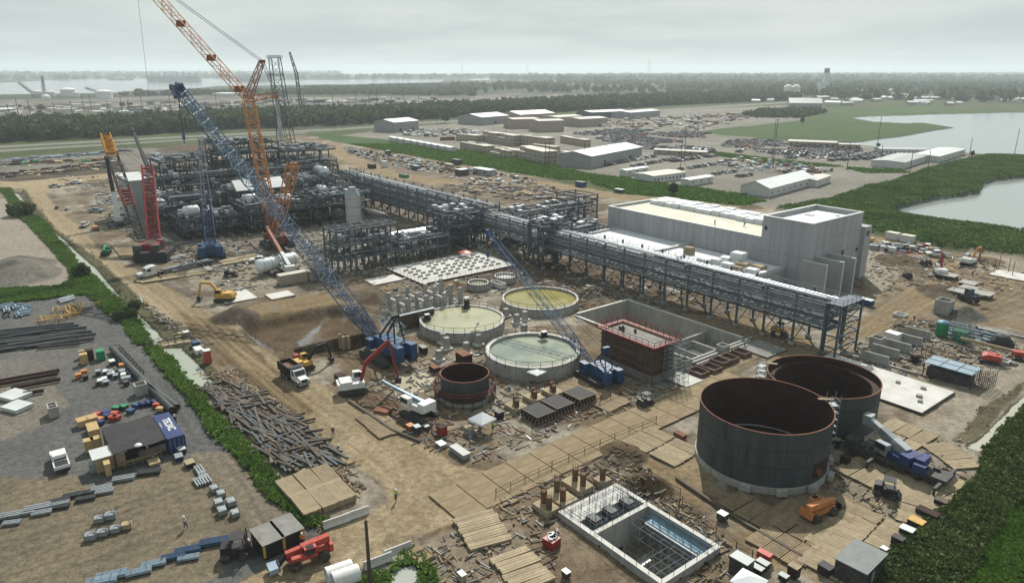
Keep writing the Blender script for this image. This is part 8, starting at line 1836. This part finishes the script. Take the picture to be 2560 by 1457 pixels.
for k in range(7): m = MB(); y = -2 + k * .65; m.tube((-5.6, y, .9 + (k % 3) * .5), (5.6, y, .9 + (k % 3) * .5), .2, None, 7); m.build('pipe', X['galv' if k % 2 else 'brace_pale'], t)
m = MB()
for k in range(30): m.box((rnd.uniform(-5.5, 5.5), rnd.uniform(-2, 2), rnd.uniform(.6, 2.2)), (rnd.uniform(.3, .9), rnd.uniform(.3, .6), rnd.uniform(.3, .9)))
m.build('valve_group', X['steel_blue'], t)
t = thing('scaffold_tower', 'dense scaffold and net cube at the left end of the pipe skid', 'scaffold', G(2400, 850), SITE); m = MB(); scaffold(m, -1.8, -1.8, 1.8, 1.8, 3.6, .9, .9, .05); m.build('tube_frame', X['galv'], t); m = MB(); m.bx(-1.3, -1.3, .2, 1.3, 1.3, 2.2); m.build('net', X['green'], t)
m = MB(); m.lathe([(2.6, 0), (2.2, 1.2), (1.3, 2.2), (.01, 2.5)], 9, (0, 0, 0), 0, False); tag(m.build('covered_heap', X['tarp_black'], None, G(2500, 862)), 'dark tarpaulin covered heap right of the pipe skid', 'heap')
t = thing('shelter_frame', 'open steel shelter with panelled glassy roof at the right', 'shelter', G(2375, 945), SITE + R(2)); m = MB()
for x in (-4, 0, 4):
    for y in (-2.2, 2.2): m.box((x, y, 1.3), (.15, .15, 2.6))
m.build('post', X['dark_metal'], t); m = MB(); m.bx(-4.2, -2.4, 2.6, 4.2, 2.4, 2.72); m.build('roof', X['brace_pale'], t); m = MB()
for k in range(4): m.bx(-4.2 + k * 2.8 - .05, -2.4, 2.72, -4.2 + k * 2.8 + .05, 2.4, 2.78)
m.bx(-4.2, -.05, 2.72, 4.2, .05, 2.78); m.build('roof_bar', X['dark_metal'], t); m = MB(); scaffold(m, 4.2, -2.4, 6.6, 2.4, 2.2, 1.2, 1.1, .05); m.bx(-3.6, -1.8, 0, 3.4, 1.8, 1.7); m.build('stored_goods', X['dark_metal'], t)
for k, (u, v, l, w_) in enumerate([(2370, 695, 4.5, 4), (2393, 735, 4, 4), (2421, 728, 4, 4), (2455, 742, 4.4, 4), (2420, 715, 4, 4)]):
    t = thing('form_table', 'pale flat formwork table raised on legs near the sand heap', 'formwork', G(u, v), SITE, 'flat formwork tables'); m = MB(); m.bx(-l / 2, -w_ / 2, .9, l / 2, w_ / 2, 1.15); m.build('top', X['concrete'], t)
    m = MB(); m.bx(-l / 2 + .3, -w_ / 2 + .3, 0, l / 2 - .3, w_ / 2 - .3, .9); m.build('leg_frame', X['dark_metal'], t)
for k, (u, v) in enumerate([(2484, 682), (2496, 672), (2520, 680), (2530, 690), (2302, 890), (2313, 893), (2327, 888)]):
    m = MB(); m.tube((0, 0, 0), (0, 0, 4.2 if k < 4 else 2.6), .1, None, 6); m.box((0, 0, .1), (1.0, 1.0, .2)); tag(m.build('steel_post', X['rebar'], None, G(u, v)), 'thin rusty anchor post on a small pad' + (' at the far right slab' if k < 4 else ' left of the glassy shelter'), 'post', 'posts at the far right slab' if k < 4 else 'posts left of the glassy shelter')
t = thing('pump_skid', 'dark pump on a small skid left of the thin posts', 'pump', G(2287, 903), .4); m = MB(); m.bx(-1.1, -.7, .1, 1.1, .7, .4); m.tube((-.8, 0, .9), (.8, 0, .9), .5, None, 10); m.build('pump', X['rust'], t)
m = MB(); m.bx(-1.2, -.8, 0, 1.2, .8, .1); m.build('base', X['dark_metal'], t)
t = thing('red_skip', 'red skip full of white waste beside the pump pit', 'skip', G(1379, 1362), SITE + R(10)); m = MB(); m.bx(-.8, -.8, 0, .8, .8, 1.1); m.build('bin', X['crane_red'], t); m = MB()
for k in range(12): m.box((rnd.uniform(-.6, .6), rnd.uniform(-.6, .6), 1.2), (.5, .4, .3), rnd.random())
m.build('waste', X['white'], t)
t = thing('concrete_block', 'brown concrete slab with a hose coil at the road barrier', 'slab', G(1048, 1392), SITE + R(6)); m = MB(); m.bx(-1.4, -1.0, 0, 1.4, 1.0, .5); m.build('block', X['mat_timber'], t); m = MB(); m.lathe([(.42, .52), (.5, .6), (.42, .62), (.36, .55)], 16); m.build('hose_coil', X['dark_metal'], t)
box_thing('waste_bin', 'white box at the bottom edge before the lower mat stack', 'box', 1155, 1450, (1.2, .8, 1.2), 'mat_pale', SITE, 'white'); box_thing('waste_bin', 'small grey box on the slab below the mat stack', 'box', 1415, 1440, (1.1, .8, .9), 'dark_metal', SITE, 'white')
for lb, u, v, w_ in [('rusty orange steel plate lying left of the small white crane', 958, 1030, 2.0), ('white sheets stack, upper one at the left edge of the yard', 37, 992, 3.4), ('white sheets stack, lower one at the left edge of the yard', 44, 1020, 3.0)]:
    m = MB(); m.box((0, 0, .3), (w_ * 1.3, w_, .6)); m.box((0, 0, .64), (w_ * 1.34, w_ * 1.04, .08)); m.box((0, 0, .5), (w_ * 1.32, w_ * 1.02, .04)); tag(m.build('plate_stack', X['rust_orange' if 'rusty' in lb else 'roof_metal'], None, G(u, v), SITE + R(30)), lb, 'stack')
# hoop ladders on basins, pumps
for lb, u, v, z in [('black pump box on the rim of the silty basin, left', 1066, 798, 2.3), ('white and black pump tower on the far rim of the silty basin', 1165, 768, 2.3), ('black pump on the far rim of the grey green basin', 1358, 842, 2.7)]:
    t = thing('basin_pump', lb, 'pump', G(u, v, z), .5); m = MB(); m.bx(-.9, -.7, 0, .9, .7, .5); m.bx(-.3, -.4, .5, .7, .4, 2.0 if 'tower' in lb else 1.1); m.build('pump', X['black'], t); m = MB(); m.bx(-.35, -.45, 2.0 if 'tower' in lb else 1.1, .75, .45, 2.5 if 'tower' in lb else 1.25); m.build('hood', X['white'], t)
# earth guard fences
def guard(label, px, h=1.1):
    t = thing('guard_fence', label, 'fence', (0, 0, 0)); m = MB(); rail(m, [G(u, v) for u, v in px], h, 2.6, .05); m.build('rail', X['rebar'], t)
    m = MB()
    for u, v in px: p = G(u, v); m.tube(p, p + Vector((0, 0, h + .2)), .07, None, 5)
    m.build('post', X['rebar'], t)
guard('thin rail fence along the edge of the excavation near the haul road', [(600, 810), (640, 850), (690, 884), (760, 905), (850, 885), (905, 870)]); guard('thin rail fence between mat road and footings', [(1240, 1240), (1380, 1170), (1500, 1115), (1640, 1055)]); guard('thin rail fence on the far side of the mat road', [(1330, 1080), (1500, 1010), (1600, 965), (1700, 915)]); guard('rail fence around the hole above the pump pit', [(1545, 1180), (1620, 1190), (1700, 1240), (1690, 1290)]); guard('rail fence between tank apron and pump pit', [(1705, 1260), (1790, 1330), (1840, 1375), (1880, 1395)])
# low timber kerb lines along slabs and roads
def beams(label, lst, w_, h, mt, group):
    for u0, v0, u1, v1 in lst:
        p, q = G(u0, v0), G(u1, v1); m = MB(); m.bar((0, 0, h / 2), ((q - p).length, 0, h / 2), w_, h); m.bar((0, 0, h), ((q - p).length, 0, h), w_ * 1.1, .04); tag(m.build('timber_kerb', X[mt], None, p, face(p, q)), label, 'kerb', group)
beams('dark timber kerb along the working area left of the small tank', [(872, 1002, 985, 1078), (985, 1078, 1050, 1105)], .35, .35, 'wood_dark', 'timber kerbs'); beams('timber kerb along the tank apron', [(1690, 1195, 1830, 1290), (1830, 1290, 2005, 1392)], .35, .3, 'wood_dark', 'apron kerbs'); beams('pale wooden beam lying along the right hand slabs', [(2380, 985, 2120, 905), (2100, 882, 2290, 935), (2440, 820, 2580, 850), (2090, 895, 2180, 945)], .4, .4, 'concrete', 'right hand beams')
# loose scrap and planks all over the working ground
clutter('debris', [(860, 985), (1000, 900), (1200, 870), (1480, 950), (1700, 940), (1690, 985), (1400, 1080), (1230, 1160), (1100, 1140), (960, 1060)], 700, ['wood_dark', 'wood', 'rebar', 'mat_pale', 'dark_metal', 'galv', 'rust_orange', 'concrete'], .3, 1.2, .5, .6, 41, .45)
clutter('debris', [(1240, 1250), (1560, 1120), (1800, 1330), (1900, 1457), (1700, 1457), (1640, 1470), (1400, 1300), (1380, 1450), (1100, 1457), (1060, 1380), (1180, 1290)], 700, ['wood_dark', 'wood', 'rebar', 'mat_pale', 'dark_metal', 'concrete', 'rust'], .2, .9, .4, .6, 42, .5)
clutter('debris', [(480, 680), (850, 640), (1000, 690), (1250, 650), (1500, 640), (1900, 780), (1700, 760), (1450, 760), (1250, 740), (1000, 780), (900, 690), (560, 740)], 800, ['wood_dark', 'wood', 'rebar', 'mat_pale', 'dark_metal', 'concrete', 'galv', 'steel_grey'], .5, 1.8, .8, .5, 43, .4)
clutter('debris', [(240, 480), (420, 470), (420, 600), (640, 600), (860, 560), (860, 640), (480, 680), (380, 640), (230, 520)], 900, ['wood_dark', 'wood', 'mat_pale', 'dark_metal', 'galv', 'steel_grey', 'white', 'concrete', 'blue'], .8, 2.6, 1.2, .5, 44, .4)
clutter('debris', [(860, 580), (1100, 560), (1450, 640), (1300, 640), (1130, 620), (1000, 660), (860, 680)], 700, ['wood_dark', 'wood', 'mat_pale', 'dark_metal', 'galv', 'steel_grey', 'white', 'rust', 'concrete_pale'], .5, 2.0, 1.3, .4, 45, .4)
clutter('debris', [(2110, 880), (2250, 800), (2330, 800), (2560, 860), (2600, 920), (2480, 930), (2300, 900), (2330, 950), (2150, 920)], 520, ['wood_dark', 'wood', 'mat_pale', 'dark_metal', 'galv', 'rust', 'concrete'], .3, 1.4, .7, .5, 46, .4)
clutter('debris', [(2170, 610), (2330, 620), (2450, 650), (2560, 680), (2560, 720), (2400, 760), (2330, 700), (2200, 740), (2160, 700)], 360, ['wood_dark', 'mat_pale', 'concrete_pale', 'dark_metal', 'rebar'], .4, 1.6, .6, .5, 47, .3)
clutter('machinery_row', [(2165, 605), (2340, 625), (2350, 640), (2200, 628), (2165, 620)], 70, ['white', 'galv', 'black', 'yellow', 'crane_red', 'brace_pale', 'dark_metal'], .9, 2.2, 1.8, .1, 48, .1)
clutter('debris', [(490, 930), (590, 925), (620, 960), (700, 1010), (860, 1160), (920, 1230), (850, 1240), (820, 1170), (560, 970)], 420, ['wood_dark', 'mat_pale', 'wood', 'rebar'], .3, 1.4, .3, .7, 49, .4)
clutter('debris', [(340, 740), (420, 800), (520, 870), (480, 860), (400, 810)], 120, ['mat_pale', 'wood', 'concrete', 'wood_dark'], .5, 1.8, .4, .7, 50, .3)
clutter('debris', [(2080, 1150), (2250, 1080), (2420, 1100), (2430, 1170), (2280, 1300), (2100, 1400), (2000, 1420), (2100, 1250)], 300, ['wood_dark', 'mat_pale', 'wood', 'dark_metal'], .2, .8, .3, .6, 51, .5)
clutter('debris', [(150, 440), (330, 440), (300, 480), (240, 500), (160, 480)], 120, ['white', 'galv', 'dark_metal', 'mat_pale', 'concrete_pale'], 1, 3, 1, .5, 52, .3)
clutter('debris', [(1340, 700), (1480, 720), (1700, 760), (1640, 770), (1440, 780), (1450, 740)], 160, ['rebar', 'wood_dark', 'concrete', 'mat_pale'], .4, 1.4, .5, .5, 53, .4)
clutter('debris', [(1000, 690), (1110, 700), (1110, 780), (1000, 800), (950, 770)], 160, ['mat_pale', 'galv', 'concrete_pale', 'wood_dark'], .4, 1.5, .6, .4, 54, .4)
# ---------------------------------------------------------------- the hazy air
m = MB(); m.bx(-16000, -400, -12, 16000, 19500, 165)
o = m.build('haze', [], None); o['kind'] = 'stuff'
hm_ = bpy.data.materials.new('haze_air'); hm_.use_nodes = True; n = hm_.node_tree.nodes; l = hm_.node_tree.links; n.remove(n['Principled BSDF'])
pv = n.new('ShaderNodeVolumePrincipled'); pv.inputs['Color'].default_value = (.76, .85, .89, 1); pv.inputs['Density'].default_value = .00012; pv.inputs['Anisotropy'].default_value = .25
l.new(pv.outputs[0], n['Material Output'].inputs['Volume']); o.data.materials.append(hm_)
